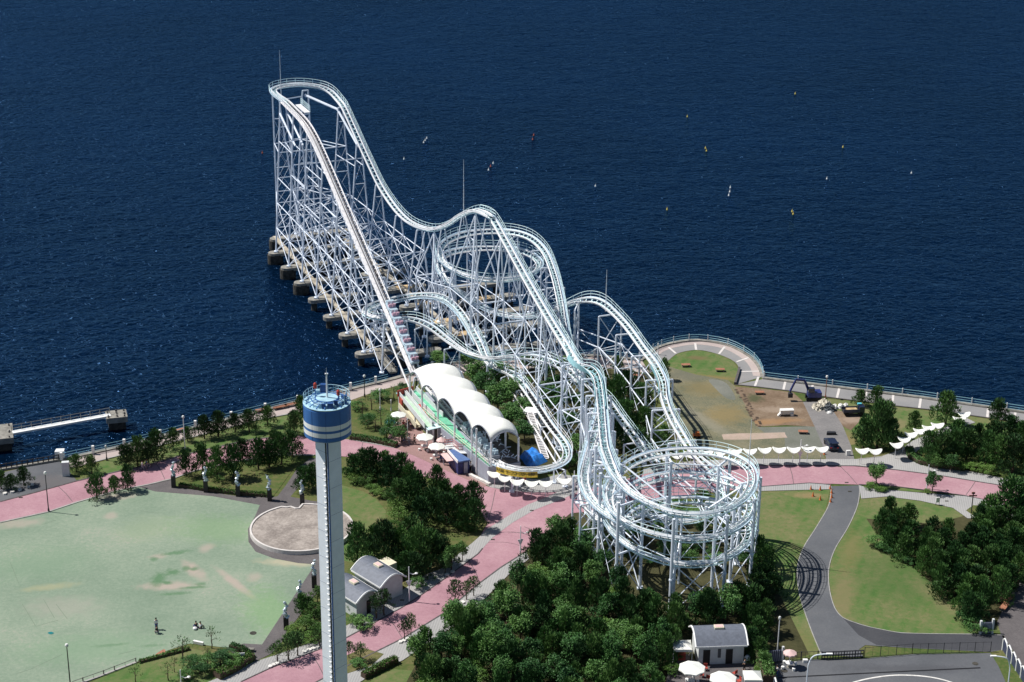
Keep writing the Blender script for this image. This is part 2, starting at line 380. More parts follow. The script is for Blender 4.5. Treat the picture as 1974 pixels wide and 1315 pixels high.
patch("lawn", [(1594, 768), (1718, 784), (1798, 793), (1974, 818), (1990, 900), (1858, 850), (1760, 850), (1700, 850), (1640, 858), (1610, 790)], LAWN, .012)
patch("lawn", [(192, 892), (233, 880), (388, 841), (503, 811), (572, 798), (610, 790), (610, 842), (489, 846), (446, 855), (342, 880), (285, 896), (150, 926)], LAWN, .012)
patch("lawn", [(150, 1330), (200, 1303), (262, 1279), (320, 1262), (365, 1250), (436, 1262), (520, 1270), (420, 1330)], LAWN, .012)
patch("lawn", [(700, 1330), (720, 1308), (760, 1290), (830, 1296), (880, 1330)], LAWN, .013)
patch("lawn", [(658, 796), (680, 775), (720, 760), (793, 740), (772, 795), (742, 850), (700, 846), (660, 842)], GRASS, .012)
# forest floors
patch("forest_floor", [(1010, 1085), (1060, 1000), (1165, 975), (1300, 1000), (1450, 1030), (1480, 1100), (1520, 1180), (1560, 1262), (1290, 1340), (770, 1340), (850, 1190), (930, 1120)], LITTER, .02)
patch("forest_floor", [(880, 720), (1000, 700), (1140, 708), (1250, 722), (1262, 800), (1230, 865), (1110, 900), (1060, 905), (1000, 905), (950, 850)], LITTER, .02)
patch("forest_floor", [(1670, 1000), (1800, 1010), (1990, 960), (1990, 1130), (1935, 1200), (1900, 1215), (1815, 1140), (1710, 1050), (1690, 1030)], LITTER, .02)
# --- promenade
P_IN_L = [(128, 905), (183, 891), (233, 878), (388, 839), (503, 809), (572, 796), (676, 772), (718, 757), (793, 736), (880, 722), (950, 712), (1146, 708), (1253, 720)]
pl = gp(P_IN_L)
def poly(name, P, m, z):
    o = MB().flat(P, z).build(name, m); o["kind"] = "structure"; return o
poly("promenade", gp(SHORE_L[2:])+list(reversed(pl)), PROM, .03)
arc_in = smooth(gp([(1253, 720), (1270, 706), (1287, 696), (1308, 681), (1345, 675), (1384, 683), (1415, 697), (1425, 712), (1423, 722), (1417, 742)]), 6)
poly("promenade", [Vector(p) for p in arc]+list(reversed(arc_in)), PROMG, .031)
PIN_R = gp([(1417, 742), (1457, 746), (1529, 755), (1594, 766), (1718, 782), (1798, 791), (1974, 816), (2500, 890)])
poly("promenade", shoreR+list(reversed(PIN_R)), PROMG, .032)
# pale joint bands in the promenade
mb = MB()
def band(p, q, w=.7):
    a, c = G(*p), G(*q); d = (c-a).normalized(); x = Vector((d.y, -d.x, 0))*w/2
    mb.flat([a-x, a+x, c+x, c-x], .064)
for p, q in [((1289, 670), (1303, 682)), ((1340, 662), (1342, 675)), ((1397, 669), (1386, 683)), ((1443, 690), (1420, 698)), ((1466, 716), (1426, 717)), ((1462, 727), (1455, 746)), ((1514, 736), (1510, 753)),
             ((1567, 742), (1563, 760)), ((1618, 749), (1613, 769)), ((1670, 756), (1666, 776)), ((1722, 762), (1720, 781)), ((1775, 769), (1772, 788)), ((1828, 776), (1826, 795)), ((1905, 788), (1903, 806)), ((1957, 796), (1956, 813))]: band(p, q, .42)
o = mb.build("promenade_bands", "band_white"); o["kind"] = "structure"
mb = MB(); ribbon(mb, smooth([p+((Vector((34.5, 300, 0))-p).normalized()*1.0) for p in gp(ARC_OUT)], 6), 1.5, .0, .05); o = mb.build("promenade_bands", PROM); o["kind"] = "structure"
# --- pink road
patch("pink_road", [(-300, 1015), (0, 968), (68, 950), (144, 929), (169, 922), (235, 908), (285, 897), (342, 881), (446, 856), (489, 847), (574, 841), (675, 848), (718, 856), (760, 864), (800, 880), (850, 903), (900, 925),
      (945, 940), (1010, 948), (1120, 948), (1180, 932), (1240, 915), (1330, 903), (1440, 898), (1560, 898), (1645, 899), (1730, 907), (1815, 918), (1920, 935), (2100, 965), (2100, 1010), (1892, 963), (1858, 956), (1786, 946), (1720, 938), (1656, 935),
      (1560, 932), (1460, 940), (1330, 955), (1240, 965), (1160, 985), (1100, 990), (1050, 1030), (1011, 1065), (965, 1095), (922, 1127), (854, 1184), (776, 1232), (671, 1284), (598, 1322), (560, 1345), (400, 1345), (465, 1315), (521, 1289), (615, 1253), (668, 1230), (700, 1213), (773, 1173), (800, 1156), (852, 1119),
      (885, 1095), (905, 1080), (918, 1066), (922, 1040), (940, 1010), (925, 985), (880, 950), (860, 930), (804, 915), (760, 905), (700, 883), (606, 877), (528, 877), (471, 888), (377, 908), (331, 923), (285, 934), (228, 945), (148, 968), (91, 987), (0, 1007), (-300, 1060)], PINK, .06)
# sidewalks
patch("pavement", [(1112, 950), (1084, 963), (1030, 984), (987, 1009), (950, 1037), (935, 1053), (922, 1068), (905, 1081), (885, 1096), (852, 1120), (800, 1156), (773, 1173), (700, 1213), (668, 1230), (615, 1253), (521, 1289), (465, 1315), (400, 1345), (330, 1345), (415, 1310), (482, 1280), (560, 1254), (615, 1234), (668, 1207), (700, 1190), (735, 1166), (765, 1143), (776, 1138), (822, 1108), (849, 1098), (880, 1072), (911, 1047), (930, 1030), (938, 1021), (987, 991), (1019, 973), (1057, 958), (1108, 932)], STRIPE, .08)
patch("pavement", [(1014, 1064), (965, 1095), (922, 1127), (854, 1184), (776, 1232), (671, 1284), (598, 1322), (650, 1345), (706, 1308), (776, 1274), (850, 1225), (900, 1190), (981, 1108), (1020, 1078)], STRIPE, .08)
patch("pavement", [(940, 925), (945, 940), (1010, 949), (1060, 950), (1110, 944), (1118, 925), (1080, 915), (1040, 925), (1000, 920), (960, 915)], STRIPE, .081, 3)
patch("pavement", [(1240, 915), (1330, 902), (1440, 898), (1560, 897), (1650, 898), (1730, 906), (1815, 917), (1920, 934), (2100, 963), (2100, 952), (1974, 931), (1858, 907), (1800, 901), (1773, 893), (1757, 882), (1770, 868), (1800, 850), (1840, 830), (1880, 815), (1862, 806), (1820, 826), (1790, 838), (1760, 850), (1735, 868), (1700, 880), (1649, 886), (1590, 886), (1440, 885), (1330, 890), (1240, 904)], STRIPE, .08)
patch("pavement", [(1440, 948), (1600, 944), (1602, 936), (1560, 932), (1440, 941)], STRIPE, .08)
patch("pavement", [(1656, 936), (1668, 940), (1700, 944), (1786, 952), (1858, 957), (1892, 963), (1990, 985), (1960, 1000), (1865, 1000), (1837, 980), (1773, 966), (1709, 958), (1660, 962)], STRIPE, .08)
patch("road_verge", [(1668, 937), (1690, 935), (1720, 939), (1786, 948), (1770, 950), (1725, 946), (1680, 943)], LAWN, .1)
patch("road_verge", [(1862, 985), (1876, 975), (1892, 976), (1905, 990), (1890, 1005)], GRASS, .1)
patch("road_verge", [(668, 1265), (700, 1250), (740, 1262), (715, 1285), (668, 1300)], GRASS, .1)
# asphalt drive + car park
DRIVE = [(1602, 938), (1602, 950), (1597, 978), (1572, 1020), (1546, 1062), (1536, 1100), (1543, 1150), (1560, 1205), (1583, 1262), (1665, 1268), (1656, 1252), (1668, 1244), (1758, 1250), (1909, 1257), (1945, 1252), (1935, 1225), (1870, 1222), (1740, 1222), (1680, 1210), (1620, 1190),
         (1605, 1160), (1597, 1110), (1606, 1065), (1632, 1020), (1653, 975), (1657, 950), (1656, 936)]
DL = smooth(gp([(1602, 938), (1601, 955), (1596, 978), (1574, 1016), (1549, 1056), (1537, 1095), (1541, 1145), (1560, 1205), (1583, 1262)]), 6)
DRR = smooth(gp([(1656, 936), (1657, 950), (1652, 978), (1634, 1018), (1608, 1062), (1597, 1105), (1603, 1155), (1620, 1187), (1655, 1203), (1700, 1214), (1750, 1221), (1870, 1223), (1935, 1225)]), 6)
# joints, patches and drains in the pink road
mb = MB()
for (p, q) in (((112, 938), (140, 968)), ((300, 893), (318, 925)), ((520, 845), (528, 876)), ((1522, 899), (1530, 934)), ((1620, 900), (1652, 934)), ((1880, 929), (1862, 955)), ((700, 853), (690, 880)), ((955, 945), (940, 1008)), ((1010, 1016), (1045, 1032)), ((905, 1083), (925, 1124)), ((745, 1188), (775, 1230)), ((600, 1262), (625, 1305))):
    ribbon(mb, [G(*p), G(*p).lerp(G(*q), .5)+Vector((.1, .1, 0)), G(*q)], .09, 0, .066)
tag(mb.build("paving_joints", "kerb_dark"), kind="structure")
mb = MB()
for (px, py, r) in ((985, 1042, 3.2), (992, 1040, 2.5), (960, 1068, 4.4)):
    c = G(px, py); ribbon(mb, [c+Vector((r*math.cos(a*.12+.4), r*.8*math.sin(a*.12+.4), 0)) for a in range(14)], .07, 0, .068)
tag(mb.build("tyre_marks", "kerb_dark"), kind="structure")
mb = MB()
for (px, py) in ((1618, 900), (1632, 931), (1530, 898), (920, 963), (1025, 985), (950, 1041), (868, 1095), (820, 1130), (775, 1158), (735, 1165), (1825, 967), (1638, 948), (40, 960), (500, 872), (1712, 937)):
    c = G(px, py); mb.bx(c.x-.28, c.x+.28, c.y-.16, c.y+.16, .0, .095)
tag(mb.build("road_drains", "concrete_dark"), kind="structure")
poly("drive_road", DL+gp([(1665, 1268), (1656, 1252), (1668, 1244), (1758, 1250), (1909, 1257), (1945, 1252)])+list(reversed(DRR)), ASPH, .04)
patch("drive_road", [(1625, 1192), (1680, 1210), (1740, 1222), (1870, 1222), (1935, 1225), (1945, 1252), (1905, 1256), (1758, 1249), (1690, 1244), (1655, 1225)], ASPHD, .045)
patch("car_park", [(1495, 1278), (1560, 1272), (1663, 1270), (1758, 1262), (1909, 1259), (1925, 1285), (1945, 1330), (1990, 1420), (1480, 1420), (1485, 1330)], ASPH, .04)
patch("terrace_paving", [(1290, 1262), (1330, 1262), (1330, 1272), (1450, 1268), (1466, 1262), (1475, 1300), (1480, 1420), (1260, 1420), (1285, 1310)], DARKP, .045)
patch("plaza_paving", [(1990, 1100), (1965, 1120), (1940, 1160), (1922, 1200), (1930, 1225), (1950, 1250), (1990, 1320), (2100, 1320), (2100, 1100)], DARKP, .045)
patch("car_park_verge", [(1910, 1259), (1935, 1252), (1955, 1285), (1990, 1350), (1960, 1350), (1940, 1310)], GRASS, .05)
mb = MB()
ribbon(mb, smooth(gp([(1600, 1340), (1640, 1318), (1690, 1306), (1740, 1302), (1800, 1307), (1850, 1322), (1880, 1340)]), 8), .25, .0, .05)
o = mb.build("painted_line", "line_white"); o["kind"] = "structure"
mb = MB(); ribbon(mb, gp([(1500, 1307), (1600, 1302), (1700, 1297), (1890, 1288)]), .28, 0, .048); o = mb.build("drain_line", "black"); o["kind"] = "structure"
# building site
patch("dry_turf", [(1287, 706), (1340, 722), (1403, 733), (1417, 745), (1459, 822), (1470, 826), (1571, 826), (1590, 884), (1440, 884), (1380, 884), (1340, 868), (1300, 820), (1280, 770), (1270, 730)], DRY, .022)
patch("gravel", [(1366, 732), (1393, 735), (1408, 748), (1418, 770), (1400, 768), (1380, 750)], GRAVEL, .03, 3)
patch("gravel", [(1460, 824), (1571, 822), (1588, 865), (1514, 866), (1512, 838), (1475, 836)], GRAVEL, .028)
patch("dirt", [(1417, 746), (1470, 750), (1529, 757), (1550, 776), (1571, 823), (1515, 820), (1459, 823), (1446, 800), (1436, 780)], DIRT, .035)
patch("dirt", [(1590, 775), (1606, 790), (1660, 800), (1655, 815), (1640, 830), (1625, 822), (1603, 795)], DIRT, .035)
patch("sand_strip", [(1391, 838), (1420, 836), (1513, 834), (1514, 838), (1518, 844), (1450, 848), (1395, 848)], BARE, .036)
patch("site_track", [(1548, 776), (1560, 770), (1600, 775), (1606, 792), (1625, 822), (1641, 861), (1650, 898), (1592, 897), (1592, 882), (1585, 857), (1571, 824)], SITE, .04)
mb = MB()
rnd2 = random.Random(3)
for i in range(34):
    t = i/33; px = 1424+ (1464-1424)*t+rnd2.choice((-5, 0, 5)); py = 752+(822-752)*t
    c = G(px, py); pts = [c+Vector((math.cos(k*1.05)*(.22+.14*rnd2.random()), math.sin(k*1.05)*(.26+.16*rnd2.random()), 0)) for k in range(6)]
    mb.flat(pts, .05)
tag(mb.build("dug_holes", "bark"), kind="structure")
# left side
patch("quay_yard", [(-300, 975), (0, 912), (60, 899), (114, 889), (130, 905), (148, 927), (68, 949), (0, 967), (-300, 1012)], ASPH, .035)
TURFP = [(-400, 1080), (0, 1008), (91, 988), (148, 969), (228, 946), (262, 938), (300, 948), (410, 957), (501, 974), (492, 995), (478, 1020), (479, 1045), (493, 1064), (528, 1077), (575, 1086), (603, 1088), (600, 1100), (560, 1160), (530, 1205), (505, 1243), (470, 1241), (436, 1249), (395, 1244), (365, 1241), (330, 1252), (262, 1277), (200, 1301), (140, 1322), (60, 1400), (-400, 1500)]
patch("turf", TURFP, TURF, .03)
patch("dark_paving", [(262, 938), (331, 924), (341, 939), (400, 949), (460, 957), (525, 959), (535, 957), (552, 935), (572, 905), (598, 884), (640, 884), (645, 990), (640, 1090), (622, 1130), (565, 1203), (540, 1243), (522, 1261), (482, 1281), (460, 1268), (436, 1250), (470, 1241), (505, 1243), (530, 1205), (560, 1160), (600, 1100), (603, 1088), (575, 1086), (528, 1077), (493, 1064), (479, 1045), (478, 1020), (492, 995), (501, 974), (410, 957), (300, 948)], DARKP, .04)
patch("bed_grass", [(345, 935), (400, 925), (470, 910), (560, 893), (590, 885), (565, 905), (540, 940), (528, 956), (460, 953), (390, 944)], GRASS, .05)
patch("bed_grass", [(560, 958), (580, 935), (608, 920), (640, 930), (640, 970), (600, 966)], GRASS, .05)
def PP(name, pts, m, z=.05, sm=3): return patch(name, pts, m, z, sm)
def spot(px, py, wpx, hpx, ang, col, amt=.9):
    c = G(px, py); e = G(px+wpx, py); f = G(px, py+hpx); return (c, (e-c).length, (f-c).length, ang, col, amt)
BR = (.385, .325, .275); GR = (.10, .19, .10)
SP = [spot(454, 1125, 9, 34, R(38), BR), spot(398, 1056, 13, 9, R(-20), BR, .7), spot(490, 1113, 13, 9, 0, BR, .6), spot(325, 1130, 52, 8, R(3), BR, .9), spot(374, 1100, 14, 20, R(35), BR, .9), spot(306, 1073, 16, 5, R(15), BR, .6),
      spot(35, 1010, 45, 8, R(14), BR, .6), spot(222, 958, 40, 7, R(12), BR, .7), spot(213, 995, 13, 7, R(15), BR, .6), spot(285, 1020, 60, 22, R(30), (.25, .31, .20), .5), spot(120, 1170, 70, 20, 0, (.32, .31, .26), .5), spot(95, 1132, 50, 6, R(14), (.34, .33, .20), .6),
      spot(560, 1085, 60, 7, R(-4), (.42, .38, .27), .8), spot(70, 1085, 110, 34, R(10), (.17, .26, .17), .5), spot(520, 1180, 50, 50, R(20), (.19, .33, .14), .5), spot(420, 1020, 90, 26, R(-8), (.19, .30, .15), .5), spot(180, 1250, 140, 30, R(8), (.20, .30, .19), .5),
      spot(305, 1118, 13, 14, 0, GR), spot(322, 1124, 12, 3.5, R(-20), GR), spot(333, 1104, 13, 6, 0, GR, .9), spot(358, 1096, 8, 5, 0, GR, .8), spot(376, 1097, 8, 4, 0, GR, .8), spot(297, 1078, 8, 4, 0, GR, .8), spot(340, 1066, 28, 3.4, R(18), GR, .8), spot(335, 1145, 28, 3.2, R(8), GR, .7), spot(372, 1133, 26, 2.6, R(10), GR, .8), spot(388, 1126, 12, 3, R(10), GR, .7), spot(215, 1244, 34, 2.6, R(12), GR, .5), spot(290, 1245, 24, 2.4, R(10), GR, .5)]
add_spots(TURF, SP)
add_spots(DRY, [spot(1360, 750, 45, 14, R(-20), (.20, .16, .075), .7), spot(1400, 800, 40, 20, R(-40), (.24, .18, .08), .7), spot(1320, 725, 40, 10, 0, (.13, .13, .10), .7), spot(1340, 800, 16, 60, R(30), (.24, .225, .17), .7), spot(1300, 790, 20, 20, 0, (.12, .14, .07), .7)])
add_spots(DIRT, [spot(1500, 790, 40, 6, 0, (.32, .25, .19), .7), spot(1500, 812, 46, 5, R(6), (.34, .20, .10), .6), spot(1455, 768, 16, 8, 0, (.06, .075, .035), .8), spot(1470, 815, 30, 5, 0, (.30, .18, .09), .7), spot(1640, 810, 30, 7, R(10), (.36, .28, .22), .7)])
add_spots(LAWN, [spot(1345, 690, 20, 4, 0, (.16, .12, .06), .8), spot(1365, 728, 60, 5, R(-8), (.21, .16, .07), .9), spot(1740, 1110, 110, 60, 0, (.055, .105, .03), .45), spot(1625, 1150, 24, 50, R(-12), (.20, .165, .085), .7), spot(1640, 1060, 20, 40, R(-15), (.19, .16, .07), .6), spot(1730, 1050, 60, 16, R(-30), (.21, .17, .09), .6), spot(1830, 1160, 30, 50, R(30), (.20, .165, .09), .6),
      spot(1560, 955, 36, 6, R(-4), (.26, .19, .10), .8), spot(1545, 1235, 26, 40, R(20), (.16, .15, .06), .6), spot(1720, 815, 26, 10, 0, (.25, .19, .11), .8), spot(1640, 850, 14, 22, 0, (.22, .17, .08), .8), spot(740, 940, 26, 8, 0, (.30, .21, .13), .8), spot(760, 970, 12, 24, 0, (.22, .12, .08), .8)])
add_spots(ASPH, [spot(1540, 940, 30, 4, 0, (.14, .14, .15), .5), spot(1585, 800, 30, 12, R(-30), (.19, .175, .165), .8), spot(1605, 835, 24, 20, R(-30), (.16, .155, .15), .7), spot(1750, 1290, 120, 8, 0, (.075, .077, .085), .6), spot(100, 930, 50, 14, 0, (.13, .12, .12), .7)])
PP("drain_hatch", [(300, 1262), (316, 1252), (318, 1258), (306, 1263)], "wood_bench", .045)
mb = MB()
for L_ in ([(43, 1165), (69, 1208)], [(84, 1156), (105, 1192)], [(108, 1165), (130, 1194)], [(69, 1208), (112, 1196)], [(20, 1085), (36, 1125)], [(120, 1262), (60, 1290), (30, 1300)], [(228, 1262), (262, 1254)], [(270, 985), (306, 990)], [(80, 1012), (108, 1003)]):
    ribbon(mb, gp(L_), .06, 0, .038)
tag(mb.build("turf_seams", "turf_seam"), kind="structure")
PP("hose_cover", [(92, 1221), (98, 1218.5), (104, 1221), (98, 1223.5)], "hose_teal", .06)
# stage
sc_ = (G(482, 1028)+G(681, 1018))/2; sr = 7.45
st = empty("stage", (sc_.x, sc_.y, 0), "round stone stage with a pale rim beside the dark paving, behind the tall tower", "stage")
prof = []
notch = {}
P = []
for i in range(72):
    a = 2*math.pi*i/72; rr = sr
    if R(98) < a < R(118): rr = sr-1.3 if a < R(106) else sr-.5
    P.append(sc_+Vector((rr*math.cos(a), rr*math.sin(a), 0)))
MB().prism(P, 0, .55).build("stage_floor", STAGE, st)
mb = MB(); ribbon(mb, P+[P[0]], .28, 0, .68); mb.build("rim", "band_white", st)
mb = MB()
for k in range(3): mb.bx(sc_.x+4.2+k*.35, sc_.x+5.9+k*.1, sc_.y-6.6-k*.3, sc_.y-6.2-k*.3, 0, .55-.16*k)
mb.build("steps", "line_white", st)
# kerbs
def kerb(pts, m="kerb", w=.3, h=.12, sm=0):
    P = gp(pts)
    if sm: P = smooth(P, sm)
    mb = MB(); ribbon(mb, P, w, 0, h); tag(mb.build("kerb", m), kind="structure")
kerb([(0, 968), (68, 950), (144, 929), (235, 908), (285, 897), (342, 881), (446, 856), (489, 847), (574, 841)], "kerb_dark")
kerb([(675, 848), (718, 856), (760, 864)], "kerb", sm=3)
kerb([(0, 1008), (91, 988), (148, 969), (228, 946), (285, 935), (331, 924), (377, 908), (471, 888), (528, 878), (606, 878)], "kerb")
kerb([(1440, 898), (1560, 898), (1645, 899)], "kerb_dark", .2); kerb([(1645, 899), (1730, 907), (1815, 918), (1920, 935), (2100, 965)], "kerb_dark", .2)
kerb([(1440, 941), (1560, 932), (1602, 935)], "kerb_dark", .2); kerb([(1656, 935), (1720, 938), (1786, 946), (1858, 956), (1892, 963)], "kerb_dark", .2)
kerb([(465, 1315), (521, 1289), (615, 1253), (668, 1230), (700, 1213), (773, 1173), (800, 1156), (852, 1120), (885, 1096), (905, 1081), (922, 1068), (930, 1058)], "kerb_dark", .16)
kerb([(598, 1322), (671, 1284), (776, 1232), (854, 1184), (922, 1127), (965, 1095), (1011, 1066)], "kerb_dark", .2)
for P_ in (DL, DRR): mb = MB(); ribbon(mb, P_, .12, 0, .06); tag(mb.build("kerb", "kerb"), kind="structure")
kerb([(262, 1277), (200, 1301), (140, 1324)], "kerb", .35, .1)
kerb([(1417, 742), (1457, 746), (1529, 755), (1594, 766), (1718, 782), (1798, 791), (1974, 816)], "kerb_dark", .25)
kerb([(1417, 742), (1423, 722), (1425, 712)], "kerb_dark", .4, .5)
kerb([(183, 891), (233, 878), (388, 839), (503, 809), (572, 796)], "kerb", .3)
kerb([(1656, 899), (1656, 886), (1700, 881)], "kerb", .2)
# --- seawall and sea railing
mb = MB(); ribbon(mb, [p+Vector((0, .3, 0)) for p in shore], .9, -4.5, .22)
tag(mb.build("seawall", "concrete"), "pale concrete seawall edging the whole waterfront promenade", "seawall")
def railing(P, label, step=2.6, h=1.15, rail="sea_rail", post="white", thick=.2):
    g = empty("sea_railing", tuple(P[0]), label, "railing")
    d = 0; ps = []
    for a, c in zip(P[:-1], P[1:]):
        L = (c-a).length; n_ = max(1, round(L/step))
        for k in range(n_): ps.append(a+(c-a)*(k/n_))
    ps.append(P[-1])
    mb = MB()
    for z in (.35, .7, h):
        for a, c in zip(ps[:-1], ps[1:]): mb.tube(a+Vector((0, 0, z+.2)), c+Vector((0, 0, z+.2)), .045, n=4)
    mb.build("rails", rail, g)
    for i, p in enumerate(ps):
        if i % 2 == 0:
            MB().bx(p.x-thick, p.x+thick, p.y-thick, p.y+thick, .22, h+.35).build("post", post, g)
    return g
inl = [p+Vector((0, .0, 0)) for p in gp([(119, 889), (240, 863), (377, 827), (480, 801), (574, 778), (676, 753), (748, 735)])]
railing(inl, "teal-railed sea fence with white posts along the left promenade", 2.9)
railing(gp([(775, 728), (862, 704), (950, 693), (1146, 688), (1238, 697)]), "sea fence behind the roller coaster, between station roof and round plaza", 2.9)
railing(smooth(gp(ARC_OUT), 3), "curved teal sea fence round the semicircular plaza", 2.2, thick=.06)
railing(shoreR[:3]+[G(2060, 808)], "straight teal sea fence running right from the round plaza", 3.1, thick=.08)
g = empty("quay_barrier", tuple(G(0, 905)), "low black rail barrier on the quay edge at the far left", "barrier")
a, c = G(-60, 917), G(114, 888); mb = MB()
for z in (.5, 1.0): mb.tube(a+Vector((0, 0, z)), c+Vector((0, 0, z)), .09, n=5)
for k in range(18):
    p = a+(c-a)*k/17; mb.tube(p, p+Vector((0, 0, 1.1)), .09, n=5)
mb.build("rails", "dark_metal", g)
b_ = G(117, 884); tag(MB().prism([b_+Vector(v) for v in ((-.7, -.7, 0), (.7, -.5, 0), (.6, .6, 0), (-.7, .5, 0))], 0, 1.5).build("gate_pillar", "white"), "square white pillar at the junction of black barrier and sea fence", "pillar")
tag(MB().box(G(128, 917)+Vector((0, 0, 1.2)), (.55, .1, 0), (-.05, .35, 0), (0, 0, 1.2)).build("notice_pillar", "pale_wall"), "pale standing board at the corner of the quay yard", "sign")
# --- left concrete pier platforms
def dolphin(px, py, w, d, label, dx=0):
    c = G(px, py); g = empty("mooring_platform", (c.x, c.y, -2.4), label, "pier")
    X = Vector((.96, .28, 0)); Y = Vector((-.28, .96, 0))
    MB().box(c+Vector((0, 0, -.5)), X*w, Y*d, Vector((0, 0, .5))).build("deck", "concrete", g)
    MB().box(c+Vector((0, 0, -3.2)), X*(w-.35), Y*(d-.35), Vector((0, 0, 2.1))).build("foundation", "concrete_dark", g)
    mb = MB()
    for i in range(16):
        p = c+X*(w-.2)*math.sin(i*2.1)+Y*(d-.3)*math.cos(i*1.7); mb.lathe(p, [(.12, 0), (.12, .25), (0, .3)], 6)
    mb.build("bolts", "dark_metal", g)
dolphin(224, 798, 1.75, 1.6, "square concrete mooring platform at the right end of the walkway, top left water")
dolphin(-8, 833, 2.7, 3.0, "large concrete mooring platform cut by the left edge of the photo")
g = empty("walkway", tuple(G(30, 833)), "narrow white walkway over the water linking two concrete platforms", "walkway")
a, c = G(24, 834), G(213, 800); d = (c-a).normalized(); x = Vector((-d.y, d.x, 0))
MB().box((a+c)/2+Vector((0, 0, -.05)), (c-a)/2, x*.55, Vector((0, 0, .16))).build("deck", "white", g)
mb = MB()
for s_ in (1, -1):
    if s_ < 0: continue
    for z in (.55, 1.1): mb.tube(a+x*.5*s_+Vector((0, 0, z)), c+x*.5*s_+Vector((0, 0, z)), .04, n=4)
    for k in range(11): p = a+(c-a)*k/10+x*.5*s_; mb.tube(p, p+Vector((0, 0, 1.15)), .05, n=4)
mb.build("handrail", "concrete", g)
# ================================================================== ROLLER COASTER
coaster = empty("roller_coaster", tuple(AB(40, 12)), "white steel roller coaster on sea piers and land with lift hill and two helixes", "roller coaster")
def Z(px, py, z): return G(px, py, z)
def L4(px, py): return PB(px, py, 4.0)
def DR(px, py):
    p = PB(px, py, 16.3, .075); return p
TOP = [Z(553, 195, 33), Z(537, 184, 33), Z(528, 175, 33), Z(529, 170, 33), Z(537, 166, 33), Z(553, 163, 33), Z(576, 161, 33), Z(599, 163, 32.8), Z(620, 167, 32.5), Z(637, 176, 32), Z(650, 190, 31.2)]
T_lift = [AB(122, 4.2, 3.6), AB(112, 4.2, 3.6), AB(100, 4, 3.6), AB(90, 4, 3.9), AB(84, 4, 4.5), AB(77, 4, 7.6), AB(62, 4, 14.4), AB(44, 4, 22.5), AB(30, 4, 28.8), AB(24, 4, 31.1), AB(18, 4, 32.5), AB(10, 4, 33)]
T_drop = [DR(662, 205), DR(685, 255), DR(710, 310), DR(740, 370), DR(780, 420), DR(825, 440), DR(860, 432), DR(890, 412), DR(917, 404), DR(945, 416)]
T_drop2 = [PB(945, 416, 22.2), PB(975, 466, 22), PB(1010, 530, 21.6), PB(1050, 600, 21), PB(1090, 665, 20.3), PB(1112, 701, 20)]
z0 = T_drop2[-1].z
T1 = [PB(1090, 665, 20.3), PB(1112, 701, 20), Z(1135, 708, z0-.0), Z(1150, 727, z0-.2), Z(1157, 770, z0-.6), Z(1161, 820, z0-.9), Z(1166, 862, z0-1.0)]
H1 = [Z(1178, 905, 15.4), Z(1200, 935, 15.1), Z(1235, 960, 14.8), Z(1280, 981, 14.6), Z(1330, 990, 14.4), Z(1380, 986, 14.2), Z(1425, 968, 14), Z(1452, 935, 13.8), Z(1448, 903, 13.6), Z(1418, 883, 13.5), Z(1375, 872, 13.5), Z(1320, 869, 13.4), Z(1265, 875, 13.2), Z(1222, 889, 13), Z(1190, 912, 12.8), Z(1172, 945, 12.4)]
H2 = [Z(1176, 980, 12), Z(1202, 1003, 11.6), Z(1245, 1023, 11.3), Z(1300, 1035, 11), Z(1350, 1037, 10.8), Z(1400, 1026, 10.6), Z(1440, 1000, 10.4), Z(1451, 968, 10.2), Z(1430, 940, 10), Z(1385, 923, 9.9), Z(1330, 916, 9.8), Z(1270, 920, 9.6), Z(1215, 940, 9.3), Z(1180, 965, 8.9), Z(1168, 992, 8.4)]
H3 = [Z(1177, 1020, 8), Z(1204, 1045, 7.6), Z(1247, 1068, 7.3), Z(1300, 1083, 7.0), Z(1350, 1085, 6.8), Z(1400, 1074, 6.6), Z(1437, 1049, 6.4), Z(1449, 1018, 6.2), Z(1430, 990, 6), Z(1385, 971, 5.8), Z(1330, 964, 5.6), Z(1275, 968, 5.4), Z(1230, 985, 5.2), Z(1195, 1010, 5)]
for L_ in (H1, H2, H3):
    for v_ in L_: v_.x = 23.2+(v_.x-23.2)*.968
T7 = [Z(1160, 760, 9), Z(1158, 790, 9.2), Z(1148, 830, 9.5), Z(1134, 880, 9.8), Z(1127, 915, 10), Z(1133, 945, 10), Z(1153, 973, 10), Z(1185, 996, 10.2), Z(1220, 1012, 10.4)]
T8 = [Z(1225, 1010, 4), Z(1190, 1012, 4), Z(1160, 1003, 4), Z(1136, 985, 4), Z(1124, 958, 4), Z(1126, 930, 4), Z(1140, 900, 4), Z(1156, 865, 4.2), Z(1163, 830, 4.6)]
T3 = [Z(1240, 985, 4.4), Z(1290, 1002, 4.4), Z(1340, 1000, 4.6), Z(1378, 982, 4.9), Z(1392, 950, 5.2), Z(1380, 915, 5.6), Z(1356, 889, 6.4), Z(1330, 862, 7), Z(1306, 825, 7.8), Z(1289, 792, 8.8), Z(1279, 760, 9.6), Z(1277, 735, 10.3), Z(1262, 702, 11), Z(1237, 668, 11.5), Z(1205, 625, 12), Z(1175, 595, 12.2), Z(1150, 580, 12.2), Z(1125, 577, 12), Z(1095, 584, 11), Z(1067, 596, 9.4)]
